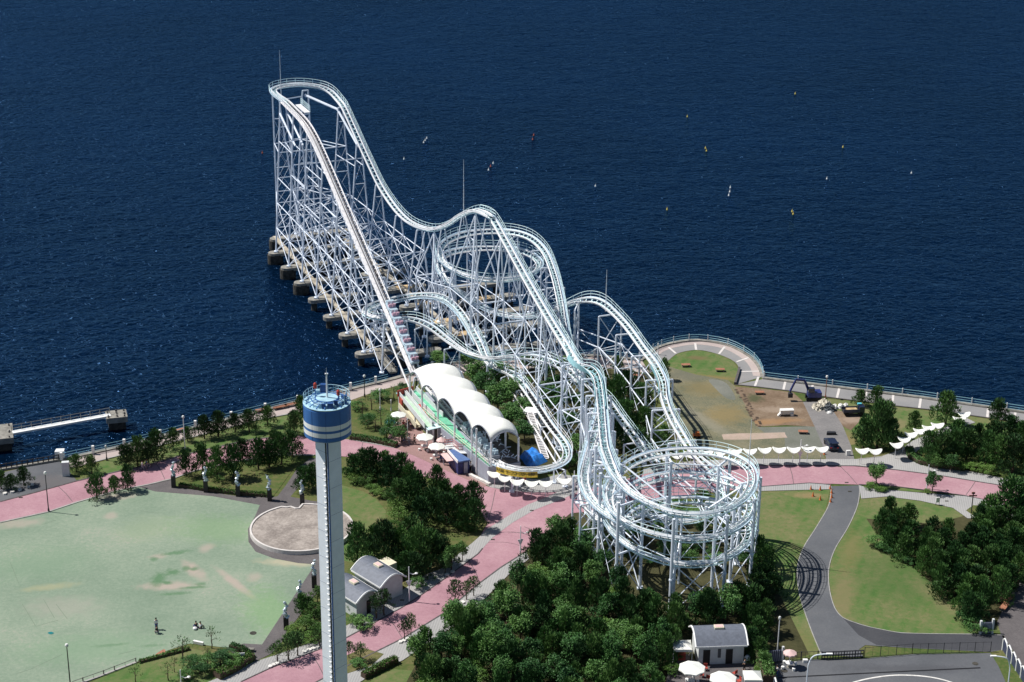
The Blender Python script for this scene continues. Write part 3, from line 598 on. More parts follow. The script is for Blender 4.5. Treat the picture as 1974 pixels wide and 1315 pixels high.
T4 = [Z(1095, 584, 11), Z(1067, 596, 9.4), Z(1040, 605, 7.4), Z(1010, 609, 6), Z(975, 606, 5.2), Z(940, 594, 5.2), Z(905, 572, 6.2), Z(870, 548, 8), Z(852, 525, 9), Z(848, 503, 9.8), Z(868, 487, 9.9), Z(905, 480, 9.9), Z(950, 478, 10), Z(1000, 483, 10), Z(1030, 496, 10.2), Z(1038, 514, 10.5), Z(1015, 530, 10.8), Z(965, 538, 11), Z(915, 534, 11.3), Z(872, 518, 11.8), Z(850, 495, 12.4), Z(856, 471, 13), Z(885, 454, 13.4), Z(930, 446, 13.7), Z(980, 447, 13.8), Z(1020, 458, 13.8), Z(1048, 483, 13.5), Z(1066, 525, 12.8), Z(1078, 575, 11.6), Z(1086, 625, 10.2), Z(1096, 675, 8.7), Z(1110, 715, 7.6)]
T9 = [Z(1096, 675, 8.7), Z(1110, 715, 7.6), Z(1136, 742, 6.8), Z(1168, 770, 6), Z(1200, 812, 5.5), Z(1238, 862, 4.6), Z(1262, 890, 4.2)]
T6 = [Z(1118, 735, 7.2), Z(1105, 722, 6.9), Z(1085, 708, 6.7), Z(1060, 697, 6.5), Z(1025, 688, 6.4), Z(985, 687, 6.3), Z(940, 689, 6), Z(900, 678, 6), Z(865, 656, 6.3), Z(830, 630, 7), Z(795, 615, 7.4), Z(755, 611, 7.2), Z(720, 609, 6.5), Z(703, 602, 6.2), Z(710, 591, 6.2), Z(740, 581, 6.6), Z(780, 571, 7.3), Z(820, 567, 8), Z(855, 573, 8), Z(885, 597, 7.3), Z(907, 630, 6.3), Z(923, 660, 5)]
T5 = [Z(907, 630, 6.3), Z(923, 660, 5), Z(936, 690, 4.2), Z(952, 707, 4), Z(972, 713, 4), Z(990, 722, 4), Z(1010, 745, 4.1)]
TB = [Z(990, 722, 4), Z(1010, 745, 4.1), Z(1035, 781, 4.2), Z(1061, 820, 4.2), Z(1084, 850, 4.1), Z(1092, 870, 4), Z(1086, 888, 3.9), Z(1062, 900, 3.8), Z(1035, 905, 3.7), Z(1005, 905, 3.65), Z(975, 898, 3.6), Z(957, 889, 3.6)]

def frames(P, bank, gain):
    """dense even curve + frame (right, up) with banking"""
    S = smooth(P, 14); d = [0.0]
    for a, c in zip(S[:-1], S[1:]): d.append(d[-1]+(c-a).length)
    n = max(6, int(d[-1]/.55)); out = []; j = 0
    for i in range(n+1):
        t = d[-1]*i/n
        while j < len(S)-2 and d[j+1] < t: j += 1
        out.append(S[j].lerp(S[j+1], (t-d[j])/max(1e-6, d[j+1]-d[j])))
    for _ in range(6): out = [out[0]]+[(out[i-1]+out[i]*2+out[i+1])/4 for i in range(1, n)]+[out[-1]]
    T = [(out[min(i+1, n)]-out[max(i-1, 0)]).normalized() for i in range(n+1)]
    kap = []
    for i in range(n+1):
        a = T[max(i-4, 0)]; c = T[min(i+4, n)]; a2 = Vector((a.x, a.y)).normalized(); c2 = Vector((c.x, c.y)).normalized()
        kap.append((a2.x*c2.y-a2.y*c2.x)/(.55*8))
    for _ in range(12): kap = [kap[0]]+[(kap[i-1]+kap[i]+kap[i+1])/3 for i in range(1, n)]+[kap[-1]]
    X = []; Y = []
    for i in range(n+1):
        x = T[i].cross(Vector((0, 0, 1))).normalized(); y = x.cross(T[i]).normalized()
        r = max(-bank, min(bank, math.atan(kap[i]*gain)))   # left turn (+): tilt towards left
        X.append(x*math.cos(r)+y*math.sin(r)); Y.append(y*math.cos(r)-x*math.sin(r))
    return out, T, X, Y
HG = .50
def track(name, P, side, bank=R(40), gain=6.0, catw=True, tie_mat="teal_light", hand="teal_light", tie=1.1, wide=.0, rail_mat="steel_white"):
    p, T, X, Y = frames(P, bank, gain)
    t = empty("track_section", tuple(p[0])); t.parent = coaster; t.location = p[0]-coaster.location
    for s_ in (-1, 1):
        MB().rect_sweep([a+x*s_*HG-y*.22 for a, x, y in zip(p, X, Y)], X, Y, .06, .11).build("side_beam", rail_mat, t)
        MB().sweep([a+x*s_*(HG-.02)+y*.05 for a, x, y in zip(p, X, Y)], .075, 5).build("running_rail", "steel_white", t)
    mb = MB(); st_ = max(1, round(tie/.55))
    for i in range(0, len(p), st_): mb.box(p[i]-Y[i]*.22, X[i]*HG, T[i]*.055, Y[i]*.05)
    mb.rect_sweep([a-y*.62 for a, y in zip(p, Y)], X, Y, .10, .10)
    for i in range(0, len(p), st_*2):
        for s_ in (-1, 1): mb.tube(p[i]+X[i]*s_*HG-Y[i]*.3, p[i]-Y[i]*.62, .05, n=4)
    mb.build("tie_frame", tie_mat, t)
    if catw:
        w0, w1 = HG+.18, HG+.48
        L = [a+x*side*w0-y*.30 for a, x, y in zip(p, X, Y)]; Rr = [a+x*side*w1-y*.30 for a, x, y in zip(p, X, Y)]
        MB().rect_sweep([(a+c)/2 for a, c in zip(L, Rr)], X, Y, (w1-w0)/2, .04).build("catwalk", "catwalk_grating", t)
        mb = MB(); up = Vector((0, 0, 1))
        for h in (.5, 1.05):
            mb.sweep([a+up*h for a in Rr], .04, 4)
        for i in range(0, len(p), 3): mb.tube(Rr[i], Rr[i]+up*1.05, .035, n=4)
        mb.build("handrail", hand, t)
    return p, T, X, Y
TR = {}
TR['lift'] = track("lift", T_lift+[TOP[0]], -1, gain=0, catw=False, tie_mat="lift_white", rail_mat="lift_white")
TR['top'] = track("top", [T_lift[-1]]+TOP+[T_drop[0]], -1, R(12), 1.5)
TR['drop'] = track("drop", [TOP[-1]]+T_drop, -1, R(25), 2.0)
TR['drop2'] = track("drop2", [T_drop[-2]]+T_drop2, -1, R(20), 2.0)
TR['t1'] = track("t1", T1+H1[:1], -1, R(35), 5.0, tie_mat="teal_paint")
TR['helix'] = track("helix", T1[-1:]+H1+H2+H3, 1, R(35), 7)
TR['t7'] = track("t7", T7, 1, R(35), 6)
TR['t8'] = track("t8", T8, -1, R(30), 5, catw=False)
TR['t3'] = track("t3", T3, 1, R(38), 6)
TR['t4'] = track("t4", T4, -1, R(38), 7)
TR['t9'] = track("t9", T9[1:], -1, R(20), 3)
TR['t6'] = track("t6", T6, 1, R(35), 5)
TR['t5'] = track("t5", T5, -1, R(25), 4)
TR['brake'] = track("brake", TB, -1, R(12), 1.2, hand="steel_white", rail_mat="steel_white")
# lift hill service walkway: broad pale strip on the left of the lift with chain trough
p, T, X, Y = TR['lift']
k0 = next(i for i, q in enumerate(p) if q.z > 4.6)
t = empty("lift_walkway", tuple(p[k0])); t.parent = coaster; t.location = p[k0]-coaster.location
MB().rect_sweep([a-x*1.02-y*.12 for a, x, y in zip(p[k0:], X[k0:], Y[k0:])], X[k0:], Y[k0:], .40, .06).build("deck", "lift_white", t)
MB().rect_sweep([a-y*.08 for a, x, y in zip(p[k0:], X[k0:], Y[k0:])], X[k0:], Y[k0:], .10, .05).build("lift_chain", "dark_metal", t)
MB().rect_sweep([a-x*.60+y*.03 for a, x, y in zip(p[k0:], X[k0:], Y[k0:])], X[k0:], Y[k0:], .05, .05).build("cable_tray", "dark_metal", t)
mb = MB()
for i in range(k0, len(p), 3): mb.tube(p[i]-X[i]*1.45, p[i]-X[i]*1.45+Vector((0, 0, 1.0)), .035, n=4)
for h in (.5, 1.0): mb.sweep([a-x*1.45+Vector((0, 0, h)) for a, x in zip(p[k0:], X[k0:])], .045, 4)
mb.build("handrail", "steel_white", t)
# crest platform
c = Z(568, 204, 33)
t = empty("crest_platform", tuple(c)); t.parent = coaster; t.location = c-coaster.location
MB().box(c+B_*1.4+A_*1.0+Vector((0, 0, -.5)), A_*3.4, B_*.55, Vector((0, 0, .10))).build("deck", "steel_white", t)
mb = MB()
for k in range(9):
    q = c+B_*1.95+A_*(-2.4+k*.85)+Vector((0, 0, -.4)); mb.tube(q, q+Vector((0, 0, 1.3)), .04, n=4)
for h in (.45, .9, 1.3): mb.tube(c+B_*1.95-A_*2.4+Vector((0, 0, h-.4)), c+B_*1.95+A_*4.4+Vector((0, 0, h-.4)), .04, n=4)
mb.build("handrail", "teal_light", t)

# teal side shields on banked drops
def shield(tr, i0, i1, s_, name="side_shield", m="teal_paint"):
    p, T, X, Y = tr; n = len(p); a, c = int(n*i0), int(n*i1)
    MB().rect_sweep([q+x*s_*(HG+.2)-y*.1 for q, x, y in zip(p[a:c], X[a:c], Y[a:c])], Y[a:c], X[a:c], .42, .04).build(name, m, coaster)
shield(TR['t1'], .08, .42, 1); shield(TR['t1'], .18, .5, -1)
shield(TR['t3'], .50, .60, -1)

# ---- supports
PENDING = []
def build_part(mb, name="support_tower", m="steel_white"): mb.build(name, m, coaster)
def xbrace(mb, a0, a1, b0, b1, r=.075):
    mb.tube(a0, b1, r, n=4); mb.tube(b0, a1, r, n=4)
def lerpz(p, q, z):   # point on leg p(bottom)->q(top) at height z
    return p.lerp(q, (z-p.z)/max(1e-6, q.z-p.z))
def bent(feet, tops, step=5.0, r=.2, diag=True, cross=None, m="steel_blue", rb=.09, ztie=99):
    """feet[2], tops[2]"""
    mb = MB(); r *= .86; rb *= .9
    f0, f1 = feet; t0, t1 = tops
    mb.tube(f0, t0, r, n=8); mb.tube(f1, t1, r, n=8)
    for f in feet: mb.bx(f.x-.4, f.x+.4, f.y-.4, f.y+.4, f.z, f.z+.25)
    mb.tube(t0, t1, r*.9, n=6)
    zt = min(t0.z, t1.z); lv = []
    z = step
    while z < zt-2.0: lv.append(z); z += step
    zs = [0.25]+lv+[zt]
    for k, z in enumerate(zs[1:-1]): mb.tube(lerpz(f0, t0, z), lerpz(f1, t1, z), r*.62, n=5)
    if diag:
        for k in range(len(zs)-1):
            if k == len(zs)-2 and (t1-t0).length < 1.5 and len(zs) > 3: continue
            xbrace(mb, lerpz(f0, t0, zs[k]), lerpz(f0, t0, zs[k+1]), lerpz(f1, t1, zs[k]), lerpz(f1, t1, zs[k+1]), rb if zs[k] < ztie else .03)
    PENDING.append((mb, m))
    return (f0, f1, t0, t1, zs, mb)
def tie_bents(b1, b2, r=.095, rods=True, levels=None, m="steel_white", skip=0, both=True):
    mb = b1[5]
    zt = min(b1[2].z, b2[2].z)
    lv = levels or b1[4][1:-1]
    sides = ((0, 2), (1, 3)) if both else ((0, 2),)
    for z in lv:
        if z > zt-1: continue
        for fi, ti in sides: mb.tube(lerpz(b1[fi], b1[ti], z), lerpz(b2[fi], b2[ti], z), r, n=5)
    if rods:
        ll = [0.3]+[z for z in lv if z < zt-1]
        for k in range(len(ll)-1):
            for fi, ti in sides:
                xbrace(mb, lerpz(b1[fi], b1[ti], ll[k]), lerpz(b1[fi], b1[ti], ll[k+1]), lerpz(b2[fi], b2[ti], ll[k]), lerpz(b2[fi], b2[ti], ll[k+1]), .05)
def tie_rods(b1, b2, m="steel_blue"):
    mb = b1[5]
    for fi, ti in ((0, 2), (1, 3)):
        for z0_, z1_, r_ in ((.3, 5.4, .085), (5.4, 10.8, .07)):
            if min(b1[2].z, b2[2].z) > z1_: xbrace(mb, lerpz(b1[fi], b1[ti], z0_), lerpz(b1[fi], b1[ti], z1_), lerpz(b2[fi], b2[ti], z0_), lerpz(b2[fi], b2[ti], z1_), r_)
def near_z(tr, a):
    """track point with structure coordinate a"""
    best = min(tr[0], key=lambda q: abs((q-O_).dot(A_)-a)); return best
def ab_of(q): d = q-O_; return d.dot(A_)/A_.dot(A_), d.dot(B_)/B_.dot(B_)
rows = [.5, 10.4, 20.3, 30.5, 40.8, 51, 61, 71.5]
lb = []; db = []
for a in rows:
    q = near_z(TR['lift'], a); a_, b_ = ab_of(q); zt = q.z-.8
    feet = (AB(a, 1.3), AB(a, 7.2)); w = 5.9-5.0*min(1, zt/26)
    tops = (AB(a, 4-max(.55, w/2), zt), AB(a, 4+max(.55, w/2), zt))
    lb.append(bent(feet, tops, 5.4, .19, ztie=10))
for k in range(len(lb)-1): tie_bents(lb[k], lb[k+1], levels=[5.4, 10.8, 19.5] if k % 2 else [5.4, 10.8, 16.2, 24], rods=False); tie_rods(lb[k], lb[k+1])
for a in rows:
    q = min(TR['drop'][0]+TR['top'][0][-8:], key=lambda v: abs(ab_of(v)[0]-a)+(0 if ab_of(v)[1] > 12 else 50)); b_ = 16.3+.075*a; zt = q.z-.8
    w = 4.6
    feet = (AB(a, b_-w/2-.5), AB(a, b_+w/2)); tops = (AB(a, b_-.5, zt), AB(a, b_+.5, zt))
    if a > 42:
        continue
    db.append(bent(feet, tops, 5.4, .18, ztie=10))
for k in range(len(db)-1): tie_bents(db[k], db[k+1], levels=[5.4, 10.8, 20], rods=False); tie_rods(db[k], db[k+1])
for k in range(len(db)):       # long struts across between the two towers
    mb = lb[k][5]
    for z in (10.8, 21.6 if k < 3 else 5.4):
        if z < min(lb[k][2].z, db[k][2].z): mb.tube(lerpz(lb[k][1], lb[k][3], z), lerpz(db[k][0], db[k][2], z), .15, n=5)
    if k < 4: xbrace(mb, lerpz(lb[k][1], lb[k][3], 5.4), lerpz(lb[k][1], lb[k][3], 10.8), lerpz(db[k][0], db[k][2], 5.4), lerpz(db[k][0], db[k][2], 10.8), .09)
# turnaround towers at the far end
e = []
for (a, b0, b1, zt, s_) in ((-8, 4.6, 9.0, 32.2, 3.6), (-9.5, 9, 13, 32.2, 10.5)):
    e.append(bent((AB(a, b0-.5), AB(a, b1)), (AB(a+2, s_, zt), AB(a+2, s_+1.2, zt)), 5.4, .19, ztie=10))
tie_bents(e[0], lb[0], levels=[10.8, 21.6], rods=False); tie_bents(e[1], db[0], levels=[10.8, 21.6], rods=False); tie_rods(e[0], lb[0]); tie_rods(e[1], db[0])
mb = e[0][5]
for z in (10.8, 21.6, 31): mb.tube(lerpz(e[0][1], e[0][3], z), lerpz(e[1][0], e[1][2], z), .14, n=5)
mb.tube(AB(-7.5, 11, 31.2), AB(0, 15.8, 29.5), .28, n=6); mb.tube(AB(0, 15.8, 29.5), AB(10, 17, 24), .24, n=6); mb.tube(AB(1, 3.2, 30), AB(12, 3.2, 26), .2, n=6); mb.tube(AB(1, 4.8, 30), AB(12, 4.8, 26), .2, n=6)
# middle columns between lift and drop (pier columns)
for a in (10.4, 30.5):
    pass
# diagonal foreshore leg of the lift
mb = MB(); mb.tube(AB(71.5, 2.2, 8), AB(84, 2.6, 1), .16, n=6); mb.tube(AB(71.5, 5.8, 8), AB(84, 5.4, 1), .16, n=6); build_part(mb, "support_tower")
b86 = bent((AB(84, 2.4), AB(84, 5.8)), (AB(84, 3.2, 3.8), AB(84, 4.8, 3.8)), 9, .16)

# V-frames under the first valley and second hill
def vframe(apex, feetl, r=.17, m="steel_white"):
    mb = MB(); cx = Vector((0, 0, 0))
    for f in feetl: mb.tube(f, apex, r, n=6)
    build_part(mb, "support_frame", m)
def at_drop(a):
    return min(TR['drop'][0]+TR['drop2'][0], key=lambda v: abs(ab_of(v)[0]-a))
NB = []
for a, w in ((44, 4.2), (52, 4.6), (61, 5.6), (71, 6.4), (81, 6.0), (92, 5.6), (103, 5.2), (112, 4.6)):
    q = at_drop(a); b_ = ab_of(q)[1]; zt = q.z-.8
    zl = min(10.5, zt*.45)
    feet = (AB(a, b_-w/2), AB(a, b_+w/2)); mid = (AB(a, b_-w/2, zl), AB(a, b_+w/2, zl))
    bb = bent(feet, mid, 5.2, .2)
    NB.append((bb, q, a, b_, zt, zl))
for k, (bb, q, a, b_, zt, zl) in enumerate(NB):
    mb = bb[5]
    ap = q-Vector((0, 0, .8))
    # legs from neighbouring heads meet in an apex above
    for s_ in (2, 3): mb.tube(bb[s_], ap+B_*(-.35 if s_ == 2 else .35), .13, n=6)
    if k+1 < len(NB):
        nb, q2, a2, b2, zt2, zl2 = NB[k+1]
        qa = at_drop((a+a2)/2)-Vector((0, 0, .8))
        if k in (0, 2, 3, 5):
            for s_ in (2, 3):
                mb.tube(bb[s_], qa, .13, n=6); mb.tube(nb[s_], qa, .13, n=6)
        for s_, f_ in ((2, 0), (3, 1)):
            mb.tube(bb[s_], nb[s_], .085, n=5)
            xbrace(mb, bb[f_], bb[s_], nb[f_], nb[s_], .07)
tie_bents(db[-1], NB[0][0], levels=[5.4, 9.5])

# generic portal bents along low tracks
def auto(tr, spacing, start=4.0, end=4.0, w=2.3, step=4.5, r=.19, arm=0.0, skipf=None, ties=True, m="steel_blue"):
    p, T, X, Y = tr; out = []; n = len(p); L = n*.55
    k = int(start/.55)
    while k < n-int(end/.55):
        q = p[k]; x = X[k].copy(); x.z = 0; x.normalize()
        if not (skipf and skipf(q)):
            zt = q.z-1.0
            ce = q+x*arm
            f = (Vector((ce.x, ce.y, 0))-x*w, Vector((ce.x, ce.y, 0))+x*w)
            out.append(bent(f, (f[0]+Vector((0, 0, zt)), f[1]+Vector((0, 0, zt))), step, r, m=m))
            mb = MB(); mb.tube(q-Vector((0, 0, .95)), q-Y[k]*.6, .22, n=6); build_part(mb, "saddle", "steel_white")
        else: out.append(None)
        k += int(spacing/.55)
    if ties:
        for a, c in zip(out[:-1], out[1:]):
            if a and c: tie_bents(a, c, .11, True, levels=[min(a[2].z, c[2].z)*.5, min(a[2].z, c[2].z)*.96])
    return out
t3 = TR['t3']
inside = lambda q: (q-G(1309, 1115)).length < 13.5 and (Vector((q.x, q.y, 0))-G(1309, 1115)).length < 12
auto(t3, 9.0, 16, 3, 2.2, 4.6, skipf=lambda q: (Vector((q.x, q.y, 0))-G(1309, 1115)).length < 13)
auto(TR['t4'], 9.2, 6, 3, 1.6, 4.6, .15, ties=False)
auto(TR['t6'], 9.5, 4, 4, 1.6, 9, .15, ties=False)
auto(TR['t5'], 7, 4, 3, 1.3, 9, .14, ties=False)
auto(TR['brake'], 8, 5, 3, 1.1, 9, .13, ties=False)
auto(TR['t9'], 9, 5, 5, 1.8, 9, .16, ties=False)
auto(TR['t1'], 6.5, 4, 3, 1.9, 4.6, .2)
auto(TR['t7'], 9, 4, 6, 1.7, 5, .17, ties=False)
# helix columns
hc = Vector((24.3, 226.2, 0)); HELM = []; hel = []
ph = TR['helix'][0]
for k in range(9):
    a = 2*math.pi*k/9+R(17); u = Vector((math.cos(a), math.sin(a), 0))
    def rad(zlo, zhi):
        c_ = [q for q in ph if zlo < q.z < zhi and abs(math.atan2(q.y-hc.y, q.x-hc.x)-math.atan2(u.y, u.x)) < .12]
        return c_
    near = [q for q in ph if (Vector((q.x-hc.x, q.y-hc.y, 0)).normalized()-u).length < .05]
    if not near: continue
    ro = max(Vector((q.x-hc.x, q.y-hc.y)).length for q in near)+1.3; ri = min(Vector((q.x-hc.x, q.y-hc.y)).length for q in near)-1.3
    ri = max(ri, ro-4.4)
    zt = max(q.z for q in near)-.7
    mb = MB(); fo = hc+u*ro; fi = hc+u*ri
    zo = zt+.5
    mb.tube(fo, fo+Vector((0, 0, zo)), .22, n=8); mb.tube(fi, fi+Vector((0, 0, zt)), .22, n=8)
    tv = Vector((-u.y, u.x, 0))
    zz = sorted(q.z for q in near); lv = []
    for z in zz:
        if not lv or z-lv[-1] > 2: lv.append(z)
    for z in lv: mb.tube(fi+Vector((0, 0, z-.8)), fo+Vector((0, 0, z-.8)), .17, n=6)
    xbrace(mb, fi, fi+Vector((0, 0, lv[0]-1)), fo, fo+Vector((0, 0, lv[0]-1)), .10)
    for f in (fo, fi): mb.bx(f.x-.4, f.x+.4, f.y-.4, f.y+.4, 0, .3); mb.lathe((f.x, f.y, 5.0), [(.3, 0), (.3, .25)], 8)
    HELM.append(mb)
    hel.append((fo, fi, lv, zt, mb))
    # radial strut to a hub frame
    if k % 3 == 0:
        mb = MB(); mb.tube(fi+Vector((0, 0, zt-.6)), hc+u*3.2+Vector((0, 0, zt-3.5)), .14, n=5); mb.tube(hc+u*3.2, hc+u*3.2+Vector((0, 0, zt-3)), .18, n=6)
        mb.tube(fi+Vector((0, 0, 4.5)), hc+u*3.2+Vector((0, 0, 8)), .1, n=5)
        build_part(mb, "helix_column", "steel_blue")
for i in range(len(hel)):
    a, c = hel[i], hel[(i+1) % len(hel)]; mb = a[4]
    zl = min(a[2][0], c[2][0])-1
    mb.tube(a[1]+Vector((0, 0, zl)), c[1]+Vector((0, 0, zl)), .10, n=5)
    if i % 2 == 0: xbrace(mb, a[1], a[1]+Vector((0, 0, zl)), c[1], c[1]+Vector((0, 0, zl)), .09); xbrace(mb, a[0], a[0]+Vector((0, 0, zl)), c[0], c[0]+Vector((0, 0, zl)), .05)
    else: mb.tube(a[1]+Vector((0, 0, a[3])), c[1]+Vector((0, 0, c[3]-4)), .09, n=5); mb.tube(a[1]+Vector((0, 0, a[3]-4)), c[1]+Vector((0, 0, c[3])), .09, n=5)
    for lvl in a[2]: mb.tube(a[1]+Vector((0, 0, lvl-.8)), c[1]+Vector((0, 0, lvl-1.2)), .08, n=5)
    xbrace(mb, a[1]+Vector((0, 0, zl)), a[1]+Vector((0, 0, a[3]-1)), c[1]+Vector((0, 0, zl)), c[1]+Vector((0, 0, c[3]-1)), .05)
for mb in HELM: build_part(mb, "helix_column", "steel_blue")
for mb_, m_ in PENDING: build_part(mb_, m=m_)
# lightning rods
for (px, py0, py1, gy, lab) in ((551, 97, 200, 470, ""), (892, 308, 434, 640, ""), (1172, 520, 600, 715, ""), (1440, 808, 930, 1080, "")):
    tp = VT(px, py0, px+(2 if px < 900 else -8), gy); bt = Vector((tp.x, tp.y, VT(px, py1, px, gy).z))
    MB().tube(bt, bt.lerp(tp, .55), .10, .07, 5).tube(bt.lerp(tp, .55), tp, .06, .03, 5).build("lightning_rod", "steel_white", coaster)
# service stair beside brake run
a, c = Z(1022, 796, 3.2), Z(1052, 884, .1)
t = empty("service_stair", tuple(a)); t.parent = coaster; t.location = a-coaster.location
mb = MB(); d = c-a; x = Vector((d.y, -d.x, 0)).normalized()
for s_ in (-.5, .5): mb.bar(a+x*s_, c+x*s_, .12, .3)
for k in range(30): q = a+d*(k/29); mb.box(q, x*.5, Vector((d.x, d.y, 0)).normalized()*.11, Vector((0, 0, .04)))
mb.build("flight", "lift_white", t)
mb = MB(); mb.box(a+Vector((.2, 1.0, 0)), (1.1, -.3, 0), (.3, 1.0, 0), (0, 0, .12)); mb.build("landing", "lift_white", t)
# cross members along brake run
mb = MB()
for (p0, p1) in (((990, 760), (1075, 897)), ((1000, 752), (1083, 890))):
    mb.tube(Z(*p0, 2.6), Z(*p1, 2.6), .13, n=5)
build_part(mb, "bracing", "lift_white")

# ---- trains
def train(tr, i0, cars, spacing, label, seat, group=None, start=None, hull="seat_pink"):
    p, T, X, Y = tr; k = i0
    g = empty("coaster_train", tuple(p[k]), label, "train")
    for c in range(cars):
        q, t_, x, y = p[k], T[k], X[k], Y[k]
        car = MB()
        car.box(q+y*.42, t_*.95, x*.72, y*.28); car.box(q+y*.62+t_*.9, t_*.18, x*.66, y*.35)
        cb = car.build("car_body", hull, g)
        for row in (-.45, .35):
            for s_ in (-.34, .34):
                MB().box(q+t_*row+x*s_+y*.98, t_*.10, x*.27, y*.42).box(q+t_*(row+.25)+x*s_+y*.72, t_*.24, x*.27, y*.08).build("seat", seat[(0 if row < 0 else 1)], g)
        w = MB()
        for s_ in (-1, 1):
            for r_ in (-.7, .7): w.tube(q+x*s_*.45+t_*r_+y*.1, q+x*s_*.7+t_*r_+y*.1, .18, n=8)
        w.build("wheels", "dark_metal", g)
        k += spacing
    return g
p = TR['lift'][0]
iz = min(range(len(p)), key=lambda i: (p[i]-L4(797, 690)).length)
train(TR['lift'], iz, 7, 4, "train of pink and white seats climbing the lower part of the lift hill", ("seat_pink", "seat_ice"), hull="seat_ice")
iz = min(range(len(p)), key=lambda i: abs(ab_of(p[i])[0]-118))
train(TR['lift'], iz, 6, 4, "train with pale grey seats standing under the white station roof", ("seat_ice", "seat_ice"), hull="cloth_grey")
# brake fins on the brake run
p, T, X, Y = TR['brake']; mb = MB()
for i in range(int(len(p)*.16), int(len(p)*.55), 2):
    mb.box(p[i], T[i]*.24, X[i]*.26, Y[i]*.14)
mb.rect_sweep([q-y*.08 for q, y in zip(p[int(len(p)*.16):int(len(p)*.55)], Y[int(len(p)*.16):int(len(p)*.55)])], X[int(len(p)*.16):int(len(p)*.55)], Y[int(len(p)*.16):int(len(p)*.55)], .06, .06)
mb.build("brake_fins", "dark_metal", coaster)
# banner on the front curve
n_ = len(p); i0 = min(range(n_), key=lambda i: (p[i]-Z(1036, 905, 3.7)).length); i1 = min(range(n_), key=lambda i: (p[i]-Z(968, 895, 3.6)).length)
g = empty("banner", tuple(p[i0]), "yellow banner with dark writing hung along the outside of the front track curve", "banner")
seg = list(range(i0, i1+1)); out_ = [p[i]-X[i]*1.55-Y[i]*.4 for i in seg]
mb = MB(); vs = [q+Vector((0, 0, -.5)) for q in out_]+[q+Vector((0, 0, .45)) for q in out_]; m_ = len(out_)
mb.add(vs+[v+X[seg[0]]*.04 for v in vs], [(i, i+1, m_+i+1, m_+i) for i in range(m_-1)]+[(2*m_+i, 3*m_+i, 3*m_+i+1, 2*m_+i+1) for i in range(m_-1)]); mb.build("cloth", "banner_yellow", g)
TXT = "大人気！サーフコースター発車中"
tot = 0; D = [0]
for a, c in zip(out_[:-1], out_[1:]): tot += (c-a).length; D.append(tot)
LM = MB()
for i, ch in enumerate(TXT):
    s_ = tot*(1-(i+.5)/len(TXT)); j = max(0, min(m_-2, next((k for k in range(m_-1) if D[k+1] >= s_), m_-2)))
    q = out_[j].lerp(out_[j+1], (s_-D[j])/max(1e-6, D[j+1]-D[j])); tdir = (out_[j]-out_[j+1]); tdir.z = 0; tdir.normalize(); nrm = Vector((tdir.y, -tdir.x, 0))
    cu = bpy.data.curves.new("lettering", 'FONT'); cu.body = ch; cu.size = .66; cu.extrude = .01; cu.align_x = 'CENTER'; cu.align_y = 'CENTER'
    o = bpy.data.objects.new("lettering", cu); COL.objects.link(o); bpy.context.view_layer.update()
    me = bpy.data.meshes.new_from_object(o.evaluated_get(bpy.context.evaluated_depsgraph_get()))
    LM.add([q+nrm*.05+tdir*v.co.x+Vector((0, 0, v.co.y))+nrm*v.co.z for v in me.vertices], [tuple(f.vertices) for f in me.polygons])
    bpy.data.objects.remove(o); bpy.data.meshes.remove(me)
LM.build("lettering", "black", g)

# ================================================================== PIERS
def capsule(c, d, hl, w, n=8):
    d = d.normalized(); x = Vector((-d.y, d.x, 0)); out = []
    for i in range(n+1): a = -math.pi/2+math.pi*i/n; out.append(c+d*(hl+w*math.cos(a))+x*w*math.sin(a))
    for i in range(n+1): a = math.pi/2+math.pi*i/n; out.append(c-d*(hl-w*math.cos(a))+x*w*math.sin(a))
    return out
def pier(c, d, hl, w, label, tan=None, fender=False):
    g = empty("concrete_pier", (c.x, c.y, -2.4), label, "pier", "concrete piers under the roller coaster")
    P = capsule(Vector((c.x, c.y, 0)), d, hl, w)
    MB().prism(P, -.7, .0).build("pier_cap", "concrete", g)
    x = Vector((-d.y, d.x, 0)).normalized()
    for k in range(int(hl*2/4)+2):
        q = c+d.normalized()*(-hl+2*hl*k/(int(hl*2/4)+1))
        MB().tube((q.x, q.y, -5), (q.x, q.y, -.7), .62, n=10).build("pile", "concrete_dark", g)
    if fender: MB().prism(capsule(Vector((c.x, c.y, 0))-d.normalized()*(hl-.3), d, .4, w+.12), -2.9, -.45).build("fender", "concrete_dark", g)
    if tan: MB().box(Vector((c.x, c.y, .04))+d.normalized()*tan[0], d.normalized()*tan[1], x*w*.85, Vector((0, 0, .035))).build("ply_sheet", "tan_tarp", g)
d = B_.normalized()
names = ["farthest out", "second", "third", "fourth", "fifth", "sixth", "seventh, nearest the shore"]
for i, a in enumerate(rows[:7]):
    pier(AB(a, 4.7), d, 3.9, 1.15, "concrete pier under the lift hill, %s from the open sea" % names[i], fender=(i < 3))
    if i < 5: pier(AB(a, 17+.075*a), d, 3.8, 1.15, "concrete pier under the first drop, %s from the open sea" % names[i].replace(", nearest the shore", ""), tan=(1, 2.2) if i > 2 else None)
pier(AB(-8.5, 7.2), d, 3.6, 1.2, "outermost concrete pier at the left corner of the high turnaround", fender=True)
pier(AB(-9, 15.5), d, 3.5, 1.2, "outermost concrete pier at the right corner of the high turnaround")
pier(AB(51, 20.6), d, 4.5, 1.2, "concrete pier with plywood sheets under the first valley", tan=(0, 3.4))
pier(AB(58.5, 20.8), d, 4.8, 1.2, "concrete pier with plywood sheets next to the crossing tracks", tan=(1, 3))
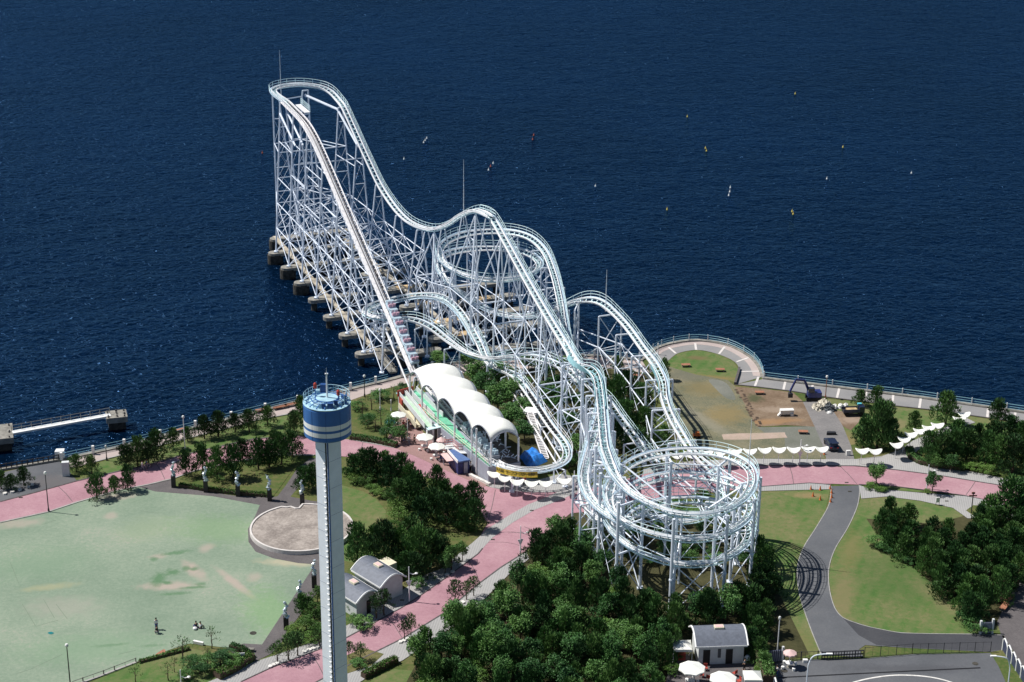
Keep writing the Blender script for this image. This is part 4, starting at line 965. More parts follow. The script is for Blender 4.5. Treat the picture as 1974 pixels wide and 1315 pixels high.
for k, a in enumerate((34, 42, 50, 58)):
    pier(AB(a, 33), d, 5.0, 1.1, "concrete pier under the round sea helix, %s from the open sea" % ("first", "second", "third", "fourth")[k], tan=(-1, 1.5) if k == 1 else None)
for k, (a, b_, hl) in enumerate(((67.5, 27, 3.5), (68, 36, 3.5), (64, 11, 3.2))):
    pier(AB(a, b_), d, hl, 1.1, ("concrete pier by the seawall behind the second hill", "concrete pier by the seawall under the outer side of the sea helix", "short concrete pier between the low loop and the seawall")[k])
g = empty("pier_walkway", tuple(AB(0, 3)), "long pale service walkway running over the lift hill piers to the shore", "walkway")
MB().bar(AB(-9, 3.6, .22), AB(62, 3.4, .22), .9, .3).build("deck", "tan_concrete", g)
mb = MB()
for s_ in (-.5, .5):
    for z in (.7, 1.2): mb.tube(AB(62, 3.4+s_*1.0, z), AB(72.4, 3.2+s_*1.0, z), .04, n=4)
    for k in range(8): q = AB(62+k*1.48, 3.4+s_*1.0, .2); mb.tube(q, q+Vector((0, 0, 1.1)), .04, n=4)
mb.build("handrail", "concrete", g); MB().bar(AB(62, 3.4, .2), AB(72.4, 3.2, .2), 1.2, .3).build("gangway", "concrete", g)
g = empty("pier_walkway", tuple(AB(20, 19)), "pale service walkway running over the first drop piers", "walkway")
MB().bar(AB(-2, 17.4, .22), AB(59, 20.4, .22), .9, .3).build("deck", "tan_concrete", g)
# ================================================================== STATION
stn = empty("station", tuple(AB(105, 4, 0)), "coaster station with a scalloped white membrane roof, green platform and grey walls", "station")
def bl(a): return .3 if a < 97 else .3+.115*(a-97)
AV = [90.3, 96.4, 102.4, 108.3, 114.2, 119.6]
NU, NV = 10, 14
grid = []
for i in range(5):
    for u in range(NU+(1 if i == 4 else 0)):
        tu = u/NU; a = AV[i]+(AV[i+1]-AV[i])*tu; row = []
        b0 = bl(a)-.15+(0 if i < 4 else .5*tu); b1 = 7.8
        su = math.sin(math.pi*tu)
        for v in range(NV+1):
            tv = v/NV; cv = math.sin(math.pi*tv)**.75
            z = 7.05+cv*1.5+su**.7*((1.75 if tv < .5 else 1.25)*(1-cv)+.95*cv)
            row.append(AB(a, b0+(b1-b0)*tv, z))
        grid.append(row)
W = NV+1; mb = MB()
mb.add([p for r_ in grid for p in r_], [(i*W+j, (i+1)*W+j, (i+1)*W+j+1, i*W+j+1) for i in range(len(grid)-1) for j in range(NV)])
o = mb.build("membrane_roof", "roof_white", stn, smooth=True); sm_ = o.modifiers.new("thickness", 'SOLIDIFY'); sm_.thickness = .10
mb = MB()
for j in (0, NV): mb.sweep([r_[j]-Vector((0, 0, .06)) for r_ in grid], .09, 5)
for i in (0, NU, 2*NU, 3*NU, 4*NU, 5*NU): mb.sweep([q-Vector((0, 0, .12)) for q in grid[min(i, len(grid)-1)]], .09, 5)
mb.build("roof_edge", "grey_wall", stn)
for i, a in enumerate(AV):
    for s_ in (0, 1):
        q = grid[min(i*NU, len(grid)-1)][0 if s_ == 0 else NV]
        MB().tube((q.x, q.y, 0), q, .16, n=8).build("mast", "steel_white", stn)
q = AB(116, 2.2); MB().tube((q.x, q.y, 0), (q.x, q.y, 8.0), .12, n=8).build("mast", "steel_white", stn)
MB().prism([AB(88, .3), AB(97, .3), AB(119.6, 2.9), AB(119.7, 3.0), AB(88, 3.0)], 3.0, 3.2).build("platform", "green_deck", stn)
MB().prism([AB(88, 5.0), AB(119.7, 5.0), AB(119.7, 7.9), AB(88, 7.6)], 3.0, 3.2).build("platform", "kerb_dark", stn)
MB().prism([AB(88, 3.0), AB(119.7, 3.0), AB(119.7, 5.0), AB(88, 5.0)], 2.4, 2.6).build("track_pit", "grey_wall", stn)
wl = [AB(97, .25), AB(108, 1.5), AB(119.7, 2.95)]
for a, c in ((AB(97, .2), AB(119.8, 2.85)), (AB(119.8, 2.85), AB(120.0, 7.9)), (AB(88, 7.9), AB(120, 7.9)), (AB(88, .2), AB(97, .2))):
    z0, z1 = (0, 3.0)
    d = (c-a).normalized(); MB().box((a+c)/2+Vector((0, 0, 1.5)), (c-a)/2, Vector((-d.y, d.x, 0))*.12, Vector((0, 0, 1.5))).build("wall", "grey_wall", stn)
d = (AB(119.8, 2.85)-AB(97, .2)).normalized(); nx = Vector((d.y, -d.x, 0)); nx = -nx if nx.dot(B_) > 0 else nx
def on_wall(t): return AB(97, .2).lerp(AB(119.8, 2.85), t)+nx*.15
MB().box(on_wall(.21)+Vector((0, 0, 1.05)), d*.45, nx*.05, Vector((0, 0, 1.05))).build("door", "black", stn)
for t_ in (.30, .35, .40):
    MB().lathe(on_wall(t_)+nx*.05+Vector((0, 0, 2.0)), [(.05, -.12), (.14, -.05), (.14, .05), (.05, .12)], 8).build("wall_lamp", "lamp_glass", stn)
mb = MB()
for k in range(38):
    q = on_wall(k/37)+Vector((0, 0, 3.2)); mb.tube(q, q+Vector((0, 0, .95)), .03, n=4)
for z in (.5, .95): mb.tube(on_wall(0)+Vector((0, 0, 3.2+z)), on_wall(1)+Vector((0, 0, 3.2+z)), .04, n=4)
mb.build("guard_rail", "cream", stn)
# ride machinery under the front arch
mb = MB(); rr = random.Random(4)
for k in range(90):
    q = AB(109+rr.random()*10.3, 3.2+rr.random()*4.5, 2.7+rr.random()*.9); mb.tube(q, q+Vector((rr.uniform(-1, 1), rr.uniform(-1, 1), rr.uniform(-.3, .9))), .07, n=5)
mb.build("machinery", "steel_blue", stn)
# red fenced stair on the left side
mb = MB()
for (p0, p1, z0, z1) in (((857, 858), (872, 856), 2.6, 2.6), ((872, 856), (884, 866), 2.6, 2.6), ((884, 866), (899, 866), 2.4, 2.4), ((899, 866), (905, 874), 2.2, 1.8)):
    a, c = Z(*p0, z0), Z(*p1, z1)
    for h in (0, .45, .9): mb.tube(a+Vector((0, 0, h)), c+Vector((0, 0, h)), .05, n=4)
    for k in range(6): q = a.lerp(c, k/5); mb.tube(q, q+Vector((0, 0, .9)), .03, n=4)
mb.build("landing_rail", "red_paint", stn)
MB().prism([Z(857, 866, 2.3), Z(872, 864, 2.3), Z(884, 874, 2.3), Z(903, 874, 2.3), Z(908, 862, 2.3), Z(880, 852, 2.3), Z(860, 856, 2.3)], 2.15, 2.3).build("landing", "pale_wall", stn)
# queue ramps (three parallel troughs)
q_ = empty("queue_ramp", tuple(Z(800, 790, 0)), "raised queue ramps with white sides, green floors and red edging left of the station", "ramp")
def trough(p0, p1, z0, z1, w, floor="ramp_green", side="pale_wall"):
    a, c = Z(*p0, z0), Z(*p1, z1); d = (c-a); x = Vector((d.y, -d.x, 0)).normalized()
    MB().bar(a, c, w, .12).build("ramp_floor", floor, q_)
    for s_ in (-1, 1): MB().bar(a+x*s_*(w/2)+Vector((0, 0, .42)), c+x*s_*(w/2)+Vector((0, 0, .42)), .10, .95).build("ramp_side", side, q_)
trough((775, 761), (826, 824), 3.3, 3.0, 1.3); trough((785, 759), (832, 817), 3.3, 2.5, 1.2); trough((795, 755), (846, 806), 3.5, 3.2, 1.5, "green_deck")
trough((774, 784), (808, 824), 2.0, .5, 1.1, "cream", "cream")
MB().bar(Z(768, 761, 3.4), Z(797, 753, 3.4), 1.6, .12).build("ramp_floor", "teal_paint", q_); MB().bar(Z(822, 826, 3.0), Z(848, 820, 3.0), 1.6, .12).build("ramp_floor", "teal_light", q_)
MB().bar(Z(766, 759, 3.9), Z(797, 750, 3.9), .12, 1.1).build("ramp_side", "red_paint", q_)
MB().bar(Z(771, 770, 2.7), Z(776, 780, 2.7), .3, 1.6).build("red_panel", "red_paint", q_)
MB().bar(Z(808, 783, 3.1), Z(830, 816, 2.8), .35, .8).build("red_panel", "red_paint", q_)
for pp in ((769, 762), (797, 753), (823, 829), (835, 822), (800, 795)): q = Z(*pp, 3.0); MB().tube((q.x, q.y, 0), q, .14, n=6).build("leg", "steel_white", q_)
# station forecourt paving
patch("forecourt_paving", [(744, 852), (768, 800), (772, 785), (800, 812), (822, 842), (850, 848), (880, 880), (915, 915), (940, 930), (935, 940), (900, 925), (850, 903), (800, 880), (760, 864)], BROWNP, .07)
MB().bar(Z(905, 915, .2), Z(944, 934, .2), .5, .45).build("plinth", "line_white", stn)
# blue tarpaulin heap beside the front curve
g = empty("tarpaulin", tuple(Z(1025, 885, 0)), "blue tarpaulin draped over stacked equipment behind the yellow banner", "tarpaulin")
mb = MB(); c0 = [Z(1000, 880, 0), Z(1030, 866, 0), Z(1056, 890, 0), Z(1020, 906, 0)]; nn = 8; rr = random.Random(9)
vs = []
for i in range(nn+1):
    for j in range(nn+1):
        u, v = i/nn, j/nn; q = c0[0].lerp(c0[1], u).lerp(c0[3].lerp(c0[2], u), v)
        z = 1.15*min(1, 6*min(u, 1-u))*min(1, 6*min(v, 1-v))+rr.uniform(-.16, .16); vs.append(Vector((q.x, q.y, max(.02, z))))
mb.add(vs, [(i*(nn+1)+j, (i+1)*(nn+1)+j, (i+1)*(nn+1)+j+1, i*(nn+1)+j+1) for i in range(nn) for j in range(nn)])
mb.build("sheet", "blue_tarp", g)
# kiosk
k_ = empty("kiosk", tuple(Z(885, 905, 0)), "small dark blue kiosk with a flat blue roof and striped awning beside the station wall", "kiosk")
cr_ = [Z(865, 870, 2.3), Z(876, 868.5, 2.3), Z(905, 886.5, 2.3), Z(883, 890.5, 2.3)]
MB().prism([Vector((q.x, q.y, 0)) for q in cr_], 0, 2.2).build("body", "kiosk_blue", k_)
cc = sum(cr_, Vector())/4; rp = [cc+(q-cc)*1.1 for q in cr_]
MB().prism(rp, 2.2, 2.42).build("roof", "kiosk_roof", k_)
MB().bar(rp[0]+Vector((0, 0, .1))-B_*.05, rp[3]+Vector((0, 0, .1))-B_*.05, .1, .5).build("fascia", "white", k_)
MB().bar(rp[0]+Vector((0, 0, -.35))-B_*.7, rp[3].lerp(rp[0], .35)+Vector((0, 0, -.35))-B_*.7, 1.1, .08).build("awning", "pink_pale", k_)
q = (cr_[2]+cr_[3])/2; MB().box(Vector((q.x, q.y, 1.1))+A_*.08+B_*.3, B_*.32, A_*.05, Vector((0, 0, .95))).build("door", "grey_wall", k_)
# parasols
def parasol(px, py, z, r, m, label, n=8, tilt=0, cone=.55, group=None):
    c = G(px, py, z); g = empty("parasol", (c.x, c.y, 0), label, "parasol", group)
    mb = MB(); ring = []
    for i in range(n):
        a = 2*math.pi*i/n+.2; ring.append(c+Vector((r*math.cos(a), r*math.sin(a), -.05)))
    mid = []
    for i in range(n):
        a = 2*math.pi*(i+.5)/n+.2; mid.append(c+Vector((r*.90*math.cos(a), r*.90*math.sin(a), -.02)))
    top = c+Vector((0, 0, cone)); allr = [q for pr in zip(ring, mid) for q in pr]
    m_ = len(allr); mb.add([top]+allr+[q-Vector((0, 0, .18)) for q in allr], [(0, i+1, (i+1) % m_+1) for i in range(m_)]+[(i+1, i+1+m_, (i+1) % m_+1+m_, (i+1) % m_+1) for i in range(m_)])
    mb.build("canopy", m, g); MB().tube((c.x, c.y, 0), (c.x, c.y, z+cone), .05, n=6).build("pole", "white", g)
    MB().lathe((c.x, c.y, 0), [(.35, 0), (.35, .12), (.1, .15)], 10).build("base", "concrete", g)
    for k in range(4):
        a = k*math.pi/2+.5; MB().lathe((c.x+1.0*math.cos(a), c.y+1.0*math.sin(a), 0), [(.18, 0), (.22, .42), (0, .45)], 8).build("stool", "white", g)
    MB().lathe((c.x, c.y, .68), [(.5, 0), (.5, .05)], 14).build("table_top", "white", g)
    return g
parasol(768, 799, 2.3, 1.35, "roof_white", "large white parasol next to the blue one, left of the queue ramps")
parasol(753, 812, 2.0, .95, "cyan_cloth", "turquoise blue parasol half hidden by a bush left of the queue ramps")
parasol(819, 842, 2.3, 1.45, "roof_white", "large white parasol between the queue ramps and the station door")
parasol(842, 860, 2.3, 1.42, "roof_white", "large white parasol nearest the blue kiosk")
parasol(851, 848, 2.1, .85, "pink_pale", "small pale pink parasol against the station wall")
parasol(1334, 1287, 2.6, 1.75, "roof_white", "big white parasol in front of the left end of the vaulted toilet block", n=8)
parasol(1394, 1307, 2.6, 1.75, "roof_white", "big white parasol cut by the bottom edge on the dark terrace", n=8)
parasol(1523, 1258, 2.2, .9, "pink_pale", "red and white parasol by the gate of the car park", n=10, cone=.35)
for i, (px, py, rr_) in enumerate(((1315, 1243, 1.2), (1451, 1302, 1.1))):
    c = G(px, py, 2.2); lab = ("small white tent left of the vaulted toilet block", "small square white tent beside the clipped hedge on the terrace")[i]
    g = empty("tent", (c.x, c.y, 0), lab, "tent"); mb = MB(); s_ = rr_
    cs = [c+Vector((x*s_, y*s_, 0)) for x, y in ((-1, -1), (1, -1), (1, 1), (-1, 1))]
    mb.add([c+Vector((0, 0, .7))]+cs+[q-Vector((0, 0, .35)) for q in cs], [(0, k+1, (k+1) % 4+1) for k in range(4)]+[(k+1, k+5, (k+1) % 4+5, (k+1) % 4+1) for k in range(4)]); mb.build("canopy", "roof_white", g)
    for q in cs: MB().tube((q.x, q.y, 0), q, .05, n=5).build("leg", "steel_white", g)
    MB().bx(c.x-.5, c.x+.5, c.y-.3, c.y+.3, 0, 1).build("counter", "red_paint" if i == 0 else "pale_wall", g)
# red chairs on the terrace
for i, (px, py) in enumerate(((1360, 1293), (1353, 1306), (1366, 1312), (1416, 1303), (1424, 1318))):
    c = G(px, py, 0); g = empty("garden_chair", (c.x, c.y, 0), "red chair by the white parasols on the dark terrace, number %s from the building" % ["one", "two", "three", "four", "five"][i], "chair", "red chairs on the terrace", rz=i)
    g.rotation_euler[2] = i*1.3
    for nm, bxs in (("seat", (-.25, .25, -.25, .25, .42, .48)), ("backrest", (-.25, .25, .22, .27, .48, .95))):
        MB().bx(*[v+(c.x if k < 2 else c.y if k < 4 else 0) for k, v in enumerate(bxs)]).build(nm, "red_paint", g)
    for sx in (-.22, .22):
        for sy in (-.22, .22): MB().tube((c.x+sx, c.y+sy, 0), (c.x+sx, c.y+sy, .42), .025, n=4).build("leg", "red_paint", g)

# ---- leaf shaped shade canopies
def canopy_proto():
    g = empty("shade_canopy", (0, 0, 0)); mb = MB(); nu, nv = 16, 5; vs = []; R0 = 1.08
    for j in range(nv+1):
        for i in range(nu):
            a = 2*math.pi*i/nu; r = R0*j/nv; x, y = r*math.cos(a)*1.02, r*math.sin(a)*.98
            vs.append(Vector((x, y, 2.60+.30*x*x-.22*y*y)))
    mb.add(vs, [(j*nu+i, (j+1)*nu+i, (j+1)*nu+(i+1) % nu, j*nu+(i+1) % nu) for j in range(nv) for i in range(nu)])
    o = mb.build("canopy", "roof_white", g, smooth=True); s = o.modifiers.new("thickness", 'SOLIDIFY'); s.thickness = .05
    MB().tube((0, .3, 0), (0, .1, 2.6), .05, n=6).build("post", "steel_white", g)
    return g
cp = canopy_proto(); used = False
CAN = [("in the curved row in front of the station", [(953, 914), (973, 922), (997, 929), (1025, 932), (1052, 932), (1088, 927)]),
       ("in the long row behind the land helix", [(1279, 879), (1305, 878), (1332, 876), (1362, 873), (1389, 872), (1417, 871), (1446, 870), (1474, 868), (1502, 867), (1530, 867), (1558, 866), (1584, 866)]),
       ("in the pair right of the site entrance", [(1662, 869), (1687, 870)]),
       ("in the diagonal row among the right pines", [(1728, 858), (1743, 847), (1756, 838), (1773, 831), (1790, 825), (1807, 820), (1849, 808), (1858, 799)])]
ORD = ["first", "second", "third", "fourth", "fifth", "sixth", "seventh", "eighth", "ninth", "tenth", "eleventh", "twelfth", "thirteenth", "fourteenth", "fifteenth", "sixteenth", "seventeenth", "eighteenth", "nineteenth", "twentieth"]
for lab, L in CAN:
    for i, (px, py) in enumerate(L):
        o = copy_tree(cp); c = G(px, py, 2.55)
        place(o, (c.x, c.y, 0), R(180) if False else R(rnd.uniform(-4, 4)), None, "white leaf-shaped canopy, %s from left %s" % (ORD[i], lab), "white shade canopies"); o["category"] = "canopy"
for ch in list(cp.children): bpy.data.objects.remove(ch)
bpy.data.objects.remove(cp)

# ================================================================== TOWER
tx, ty, tz = -18.30, 165.0, 52.6
tw = empty("observation_tower", (tx, ty, 0), "tall white tower with a blue drum head striped in white, in the left foreground", "tower")
rs = 1.34; ang = math.atan2(-ty, -tx)+R(-3)
def sq(r, n=4, off=0): return [Vector((tx+r*math.cos(ang+2*math.pi*k/n+off), ty+r*math.sin(ang+2*math.pi*k/n+off), 0)) for k in range(n)]
Q = []
for k in range(4):
    c = sq(rs)[k]; nx_, pv = sq(rs)[(k+1) % 4], sq(rs)[(k-1) % 4]; Q += [c+(pv-c)*.05, c+(nx_-c)*.05]
MB().prism(Q, 0, tz-3.2).build("shaft", "tower_white", tw)
for (nm, m, r, z0, z1) in (("drum", "tower_blue", 2.36, -3.3, -.0), ("stripe", "white", 2.375, -2.13, -1.62), ("stripe", "white", 2.375, -2.88, -2.40)):
    if nm == "drum": MB().lathe((tx, ty, tz), [(1.4, -3.55), (2.2, -3.45), (2.36, -3.3), (2.36, -.15), (2.30, 0.0)], 64).build(nm, m, tw, smooth=False)
    else: MB().lathe((tx, ty, tz), [(r, z0), (r, z1)], 64, cap=False).build(nm, m, tw)
mb = MB()
for k in range(10):
    a = 2*math.pi*k/10+.35; mb.box((tx+2.366*math.cos(a), ty+2.366*math.sin(a), tz-1.7), (-.012*math.sin(a), .012*math.cos(a), 0), (.01*math.cos(a), .01*math.sin(a), 0), (0, 0, 1.55))
mb.build("panel_joints", "tower_deep", tw)
MB().lathe((tx, ty, tz), [(2.34, .0), (2.38, .10), (2.05, .14), (2.05, .04)], 64).build("rim", "tower_light", tw)
MB().lathe((tx, ty, tz), [(1.75, .02), (1.75, .30), (1.45, .42), (1.1, .42), (1.1, .52), (0, .55)], 48).build("roof_deck", "tower_light", tw)
mb = MB()
for rr_ in (1.15, 1.62):
    mb.sweep([Vector((tx+rr_*math.cos(a*.1309), ty+rr_*math.sin(a*.1309), tz+.55)) for a in range(49)], .04, 5)
for k in range(16):
    a = k*.3927; mb.bar((tx+1.1*math.cos(a), ty+1.1*math.sin(a), tz+.5), (tx+2.2*math.cos(a), ty+2.2*math.sin(a), tz+.18), .07, .07)
mb.build("roof_frame", "tower_blue", tw)
mb = MB()
for rz_, hh in ((2.28, .95), (2.28, .6)):
    mb.sweep([Vector((tx+rz_*math.cos(R(10)+a*.1), ty+rz_*math.sin(R(10)+a*.1), tz+hh)) for a in range(32)], .03, 4)
for k in range(14): a = R(10)+k*.24; mb.tube((tx+2.28*math.cos(a), ty+2.28*math.sin(a), tz+.1), (tx+2.28*math.cos(a), ty+2.28*math.sin(a), tz+.95), .025, n=4)
mb.build("safety_rail", "tower_light", tw)
MB().tube((tx+.05, ty, tz+.5), (tx+.05, ty, tz+3.1), .10, .07, 8).tube((tx+.05, ty, tz+3.1), (tx+.05, ty, tz+3.75), .025, .01, 5).bx(tx-.12, tx+.2, ty-.1, ty+.1, tz+3.0, tz+3.1).build("mast", "white", tw)
def red_lamp(x, y, z0, z1):
    MB().tube((x, y, z0), (x, y, z1), .05, n=6).build("lamp_post", "tower_blue", tw); MB().lathe((x, y, z1), [(.10, 0), (.17, .08), (.17, .5), (.08, .62)], 10).build("warning_lamp", "red_lamp", tw)
red_lamp(tx-1.15, ty+.3, tz+.3, tz+1.35); red_lamp(tx+1.2, ty-.5, tz+.3, tz+.95)
MB().bx(tx-.75, tx-.2, ty+1.2, ty+1.7, tz+.3, tz+1.35).build("plant_box", "tower_deep", tw)
rr = random.Random(2)
for k in range(11):
    a = rr.uniform(0, 6.28); r_ = rr.uniform(1.2, 2.0); x, y = tx+r_*math.cos(a), ty+r_*math.sin(a); s_ = rr.uniform(.12, .3)
    MB().bx(x-s_, x+s_, y-s_*.7, y+s_*.7, tz+.1, tz+.3+rr.random()*.5).build("roof_unit", rr.choice(["tower_blue", "tower_light", "tower_deep"]), tw)
for k in range(5):
    a = R(-40)+k*.28; MB().tube((tx+2.0*math.cos(a), ty+2.0*math.sin(a), tz+.1), (tx+2.0*math.cos(a), ty+2.0*math.sin(a), tz+.7+.5*(k % 2)), .05, n=5).build("roof_fitting", "tower_light", tw)
# ladder slot on the lit face next to the corner
cq = sq(rs); e0 = cq[0]; f1 = cq[3] if cq[3].x < cq[1].x else cq[1]; dl = (f1-e0).normalized(); nl = Vector((dl.y, -dl.x, 0)); nl = nl if nl.dot(e0-Vector((tx, ty, 0))) > 0 else -nl
MB().box(e0+dl*.26+nl*.012+Vector((0, 0, (tz-3.4)/2)), dl*.09, nl*.02, Vector((0, 0, (tz-3.6)/2))).build("cable_slot", "black", tw)
MB().box(e0+dl*-.02+nl*.0+Vector((0, 0, (tz-3.4)/2)), dl*.05, nl*.05, Vector((0, 0, (tz-3.6)/2))).build("corner_trim", "tower_deep", tw)
mb = MB(); z = tz-6.2
while z > 1: mb.box(e0+dl*.47+nl*.10+Vector((0, 0, z)), dl*.14, nl*.06, Vector((0, 0, .022))); z -= .62
mb.bar(e0+dl*.47+nl*.05+Vector((0, 0, 1)), e0+dl*.47+nl*.05+Vector((0, 0, tz-6)), .03, .03)
mb.build("ladder_brackets", "white", tw)
mb = MB()
for k in range(16): zz = tz-5-k*3.0; mb.box((e0+f1)/2+nl*.006+Vector((0, 0, zz)), (f1-e0)*.47, nl*.004, Vector((0, 0, .012)))
g2 = cq[1] if f1 == cq[3] else cq[3]; n2 = Vector(((g2-e0).y, -(g2-e0).x, 0)).normalized(); n2 = n2 if n2.dot(e0-Vector((tx, ty, 0))) > 0 else -n2
for k in range(16): zz = tz-6-k*3.0; mb.box((e0+g2)/2+n2*.006+Vector((0, 0, zz)), (g2-e0)*.47, n2*.004, Vector((0, 0, .012)))
mb.build("panel_joints", "grey_wall", tw)

# ================================================================== VAULTED BUILDINGS
def vault(name, P0, L, Wd, ze, rise, label, doors=(), sky=True, over=.35, cat="toilet block", wallm="pale_wall"):
    """P0 corner, L axis vector, Wd cross vector (ground plane)"""
    c = P0+L/2+Wd/2; g = empty(name, (c.x, c.y, 0), label, cat); l_, w_ = L.normalized(), Wd.normalized()
    P0 = Vector((P0.x, P0.y, 0)); n = 12
    a0 = P0+l_*over+w_*over; Li = L-l_*2*over; Wi = Wd-w_*2*over
    poly_ = [a0, a0+Li, a0+Li+Wi, a0+Wi]
    MB().prism(poly_, 0, ze).build("wall", wallm, g)
    mb = MB(); up = Vector((0, 0, 1)); arc_ = [(i/n, ze+.05+rise*math.sin(math.pi*i/n)) for i in range(n+1)]
    for e_ in (a0, a0+Li):   # gable infill
        for i in range(n): mb.add([e_+Wi*(i/n)+up*ze, e_+Wi*((i+1)/n)+up*ze, e_+Wi*((i+1)/n)+up*(arc_[i+1][1]), e_+Wi*(i/n)+up*arc_[i][1]], [(0, 1, 2, 3)])
    mb.build("gable", wallm, g)
    vs = []
    for s_ in (0, 1):
        for t_, z in arc_: vs += [P0+L*s_+Wd*t_+up*z, P0+L*s_+Wd*t_+up*(z+.16)]
    N = 2*(n+1); fs = []
    for i in range(n): fs += [(2*i+1, 2*i+3, N+2*i+3, N+2*i+1), (2*i, N+2*i, N+2*i+2, 2*i+2), (2*i, 2*i+2, 2*i+3, 2*i+1), (N+2*i, N+2*i+1, N+2*i+3, N+2*i+2)]
    fs += [(0, 1, N+1, N), (2*n, N+2*n, N+2*n+1, 2*n+1)]
    MB().add(vs, fs).build("roof", "slate", g)
    mb = MB()
    for s_ in (-.012, 1.012): mb.sweep([P0+L*s_+Wd*t_+up*(z+.10) for t_, z in arc_], .13, 5)
    for t_ in (0, 1): mb.bar(P0+Wd*t_+up*(ze+.10), P0+L+Wd*t_+up*(ze+.10), .10, .22)
    mb.build("fascia", "white", g)
    if sky:
        q = P0+L*.5+Wd*.5+up*(ze+rise+.28); MB().box(q, l_*.62, w_*.42, up*.16).build("skylight", "cream", g); MB().box(q+up*.17, l_*.5, w_*.3, up*.03).build("skylight_glass", "pink_pale", g)
    for (side, t_, wd_, h0, h1) in doors:
        b0, vec, nn_ = (a0, Li, -w_) if side == 0 else (a0+Li, Wi, l_) if side == 1 else (a0+Wi, Li, w_)
        q = b0+vec*t_+nn_*.02; MB().box(q+up*(h0+h1)/2, vec.normalized()*wd_, nn_*.03, up*(h1-h0)/2).build("door" if h0 == 0 else "window", "black" if h0 == 0 else "glass", g)
    return g
ze = 2.7
A1, B1, C1 = G(677, 1101, ze), G(733, 1135, ze), G(774, 1108, ze)
Lx = (B1-A1); Wx = C1-B1; Wx = Wx-Lx*(Wx.dot(Lx)/Lx.length_squared)*.85
vault("toilet_block", A1, Lx, Wx, ze, 1.15, "vaulted grey roof toilet block, the right one of the pair beside the tall tower", doors=((1, .22, .3, 0, 2.1), (0, .5, .4, 1.4, 2.0)))
B2 = G(686, 1163, ze); W2 = (G(722, 1137, ze)-B2); W2 = Wx.normalized()*max(3.6, W2.length)
vault("toilet_block", B2-Lx*.95, Lx*.95, W2*.98, ze-.2, 1.05, "vaulted grey roof toilet block, the left one partly behind the tall tower", doors=((1, .6, .35, 0, 2.1),))
q = G(745, 1083, 2.5); tag(MB().box((q.x, q.y, 1.25), Lx.normalized()*1.1, Wx.normalized()*1.0, (0, 0, 1.25)).build("utility_box", "cream"), "small flat-roofed cream utility box behind the right vaulted block", "utility box")
FL, FR, BL = G(1343, 1250, 2.7), G(1441, 1246.5, 2.7), G(1330, 1210, 2.7)
Lb = FR-FL; Wb = BL-FL; Wb = Wb-Lb*(Wb.dot(Lb)/Lb.length_squared); Wb = Wb.normalized()*min(Wb.length, 5.2)
vault("toilet_block", FL, Lb, Wb, 2.7, 1.2, "vaulted grey roof toilet block at the bottom beside the dark terrace", doors=((0, .18, .45, 0, 2.2), (0, .68, .45, 0, 2.2), (0, .46, .2, 1.0, 2.3)))

# ================================================================== SCULPTURES
def sculpture(px, py, i, where):
    c = G(px, py); g = empty("sculpture", (c.x, c.y, 0), "twisted silver sculpture on a black plinth, %s" % where, "sculpture", "silver sculptures round the turf")
    MB().box((c.x, c.y, .95), (.34, .05, 0), (-.05, .34, 0), (0, 0, .95)).build("plinth", "black_stone", g)
    rr = random.Random(i); pts = []; rad_ = []
    for k in range(13):
        t = k/12; pts.append(Vector((c.x+.16*math.sin(t*9+i), c.y+.10*math.cos(t*7+i), 1.9+2.3*t))); rad_.append(.30*(1-.45*t)*(1+.35*math.sin(k*2.3+i)))
    mb = MB(); mb.sweep(pts, .2, 7, rad_)
    for k in range(8): q = pts[rr.randrange(2, 12)]; mb.tube(q, q+Vector((rr.uniform(-.35, .35), rr.uniform(-.25, .25), rr.uniform(-.1, .5))), .10, .04, 5)
    mb.build("figure", "silver", g)
for i, (px, py) in enumerate([(335, 939), (397, 948), (459, 956), (520, 965), (583, 974)]):
    sculpture(px, py, i, ["leftmost of the row behind the turf", "second from left behind the turf", "third from left behind the turf", "fourth from left behind the turf", "rightmost behind the turf by a pine"][i])
sculpture(606, 1132, 6, "nearest the tall tower below the stone stage"); sculpture(579, 1172, 7, "half behind a small pine on the dark paving"); sculpture(552, 1213, 8, "closest to the camera beside the bright bushes")

# ================================================================== LAMPS
def globe_lamp(px, py, h, label, m="dark_metal", r=.2):
    c = G(px, py); g = empty("street_lamp", (c.x, c.y, 0), label, "street lamp")
    MB().tube((c.x, c.y, 0), (c.x, c.y, h), .09, .06, 7).lathe((c.x, c.y, 0), [(.16, 0), (.14, .5), (.09, .6)], 8).build("pole", m, g)
    MB().lathe((c.x, c.y, h), [(.05, 0), (r, .12), (r*1.15, .3), (r*.8, .48), (.02, .52)], 12).build("lamp_head", "lamp_glass", g)
globe_lamp(94, 987, 6.2, "tall dark lamp post on the turf edge beside the pink road at far left")
globe_lamp(137, 1335, 6.5, "tall dark lamp post at the bottom left of the turf")
globe_lamp(1591, 768, 3.8, "dark red lamp post on the promenade beside the excavator", "wood_bench")
globe_lamp(703, 765, 3.6, "dark lamp post on the left promenade near the pier gangway"); globe_lamp(733, 790, 3.4, "white lamp post on the grass left of the station", "white")
globe_lamp(754, 792, 1.6, "short white bollard lamp by the parasols", "white", .12)
globe_lamp(206, 888, 2.2, "short dark bollard lamp on the left promenade edge", "dark_metal", .14); globe_lamp(357, 868, 5.6, "white lamp post among the pines of the left promenade row", "white")
globe_lamp(1268, 684, 1.8, "short white lamp on the round plaza", "white", .12)
globe_lamp(1498, 1262, 5.2, "pale lamp post in the shade behind the gate of the car park", "steel_white", .16); globe_lamp(786, 850, 3.6, "white post beside the people on the station forecourt", "white", .1)
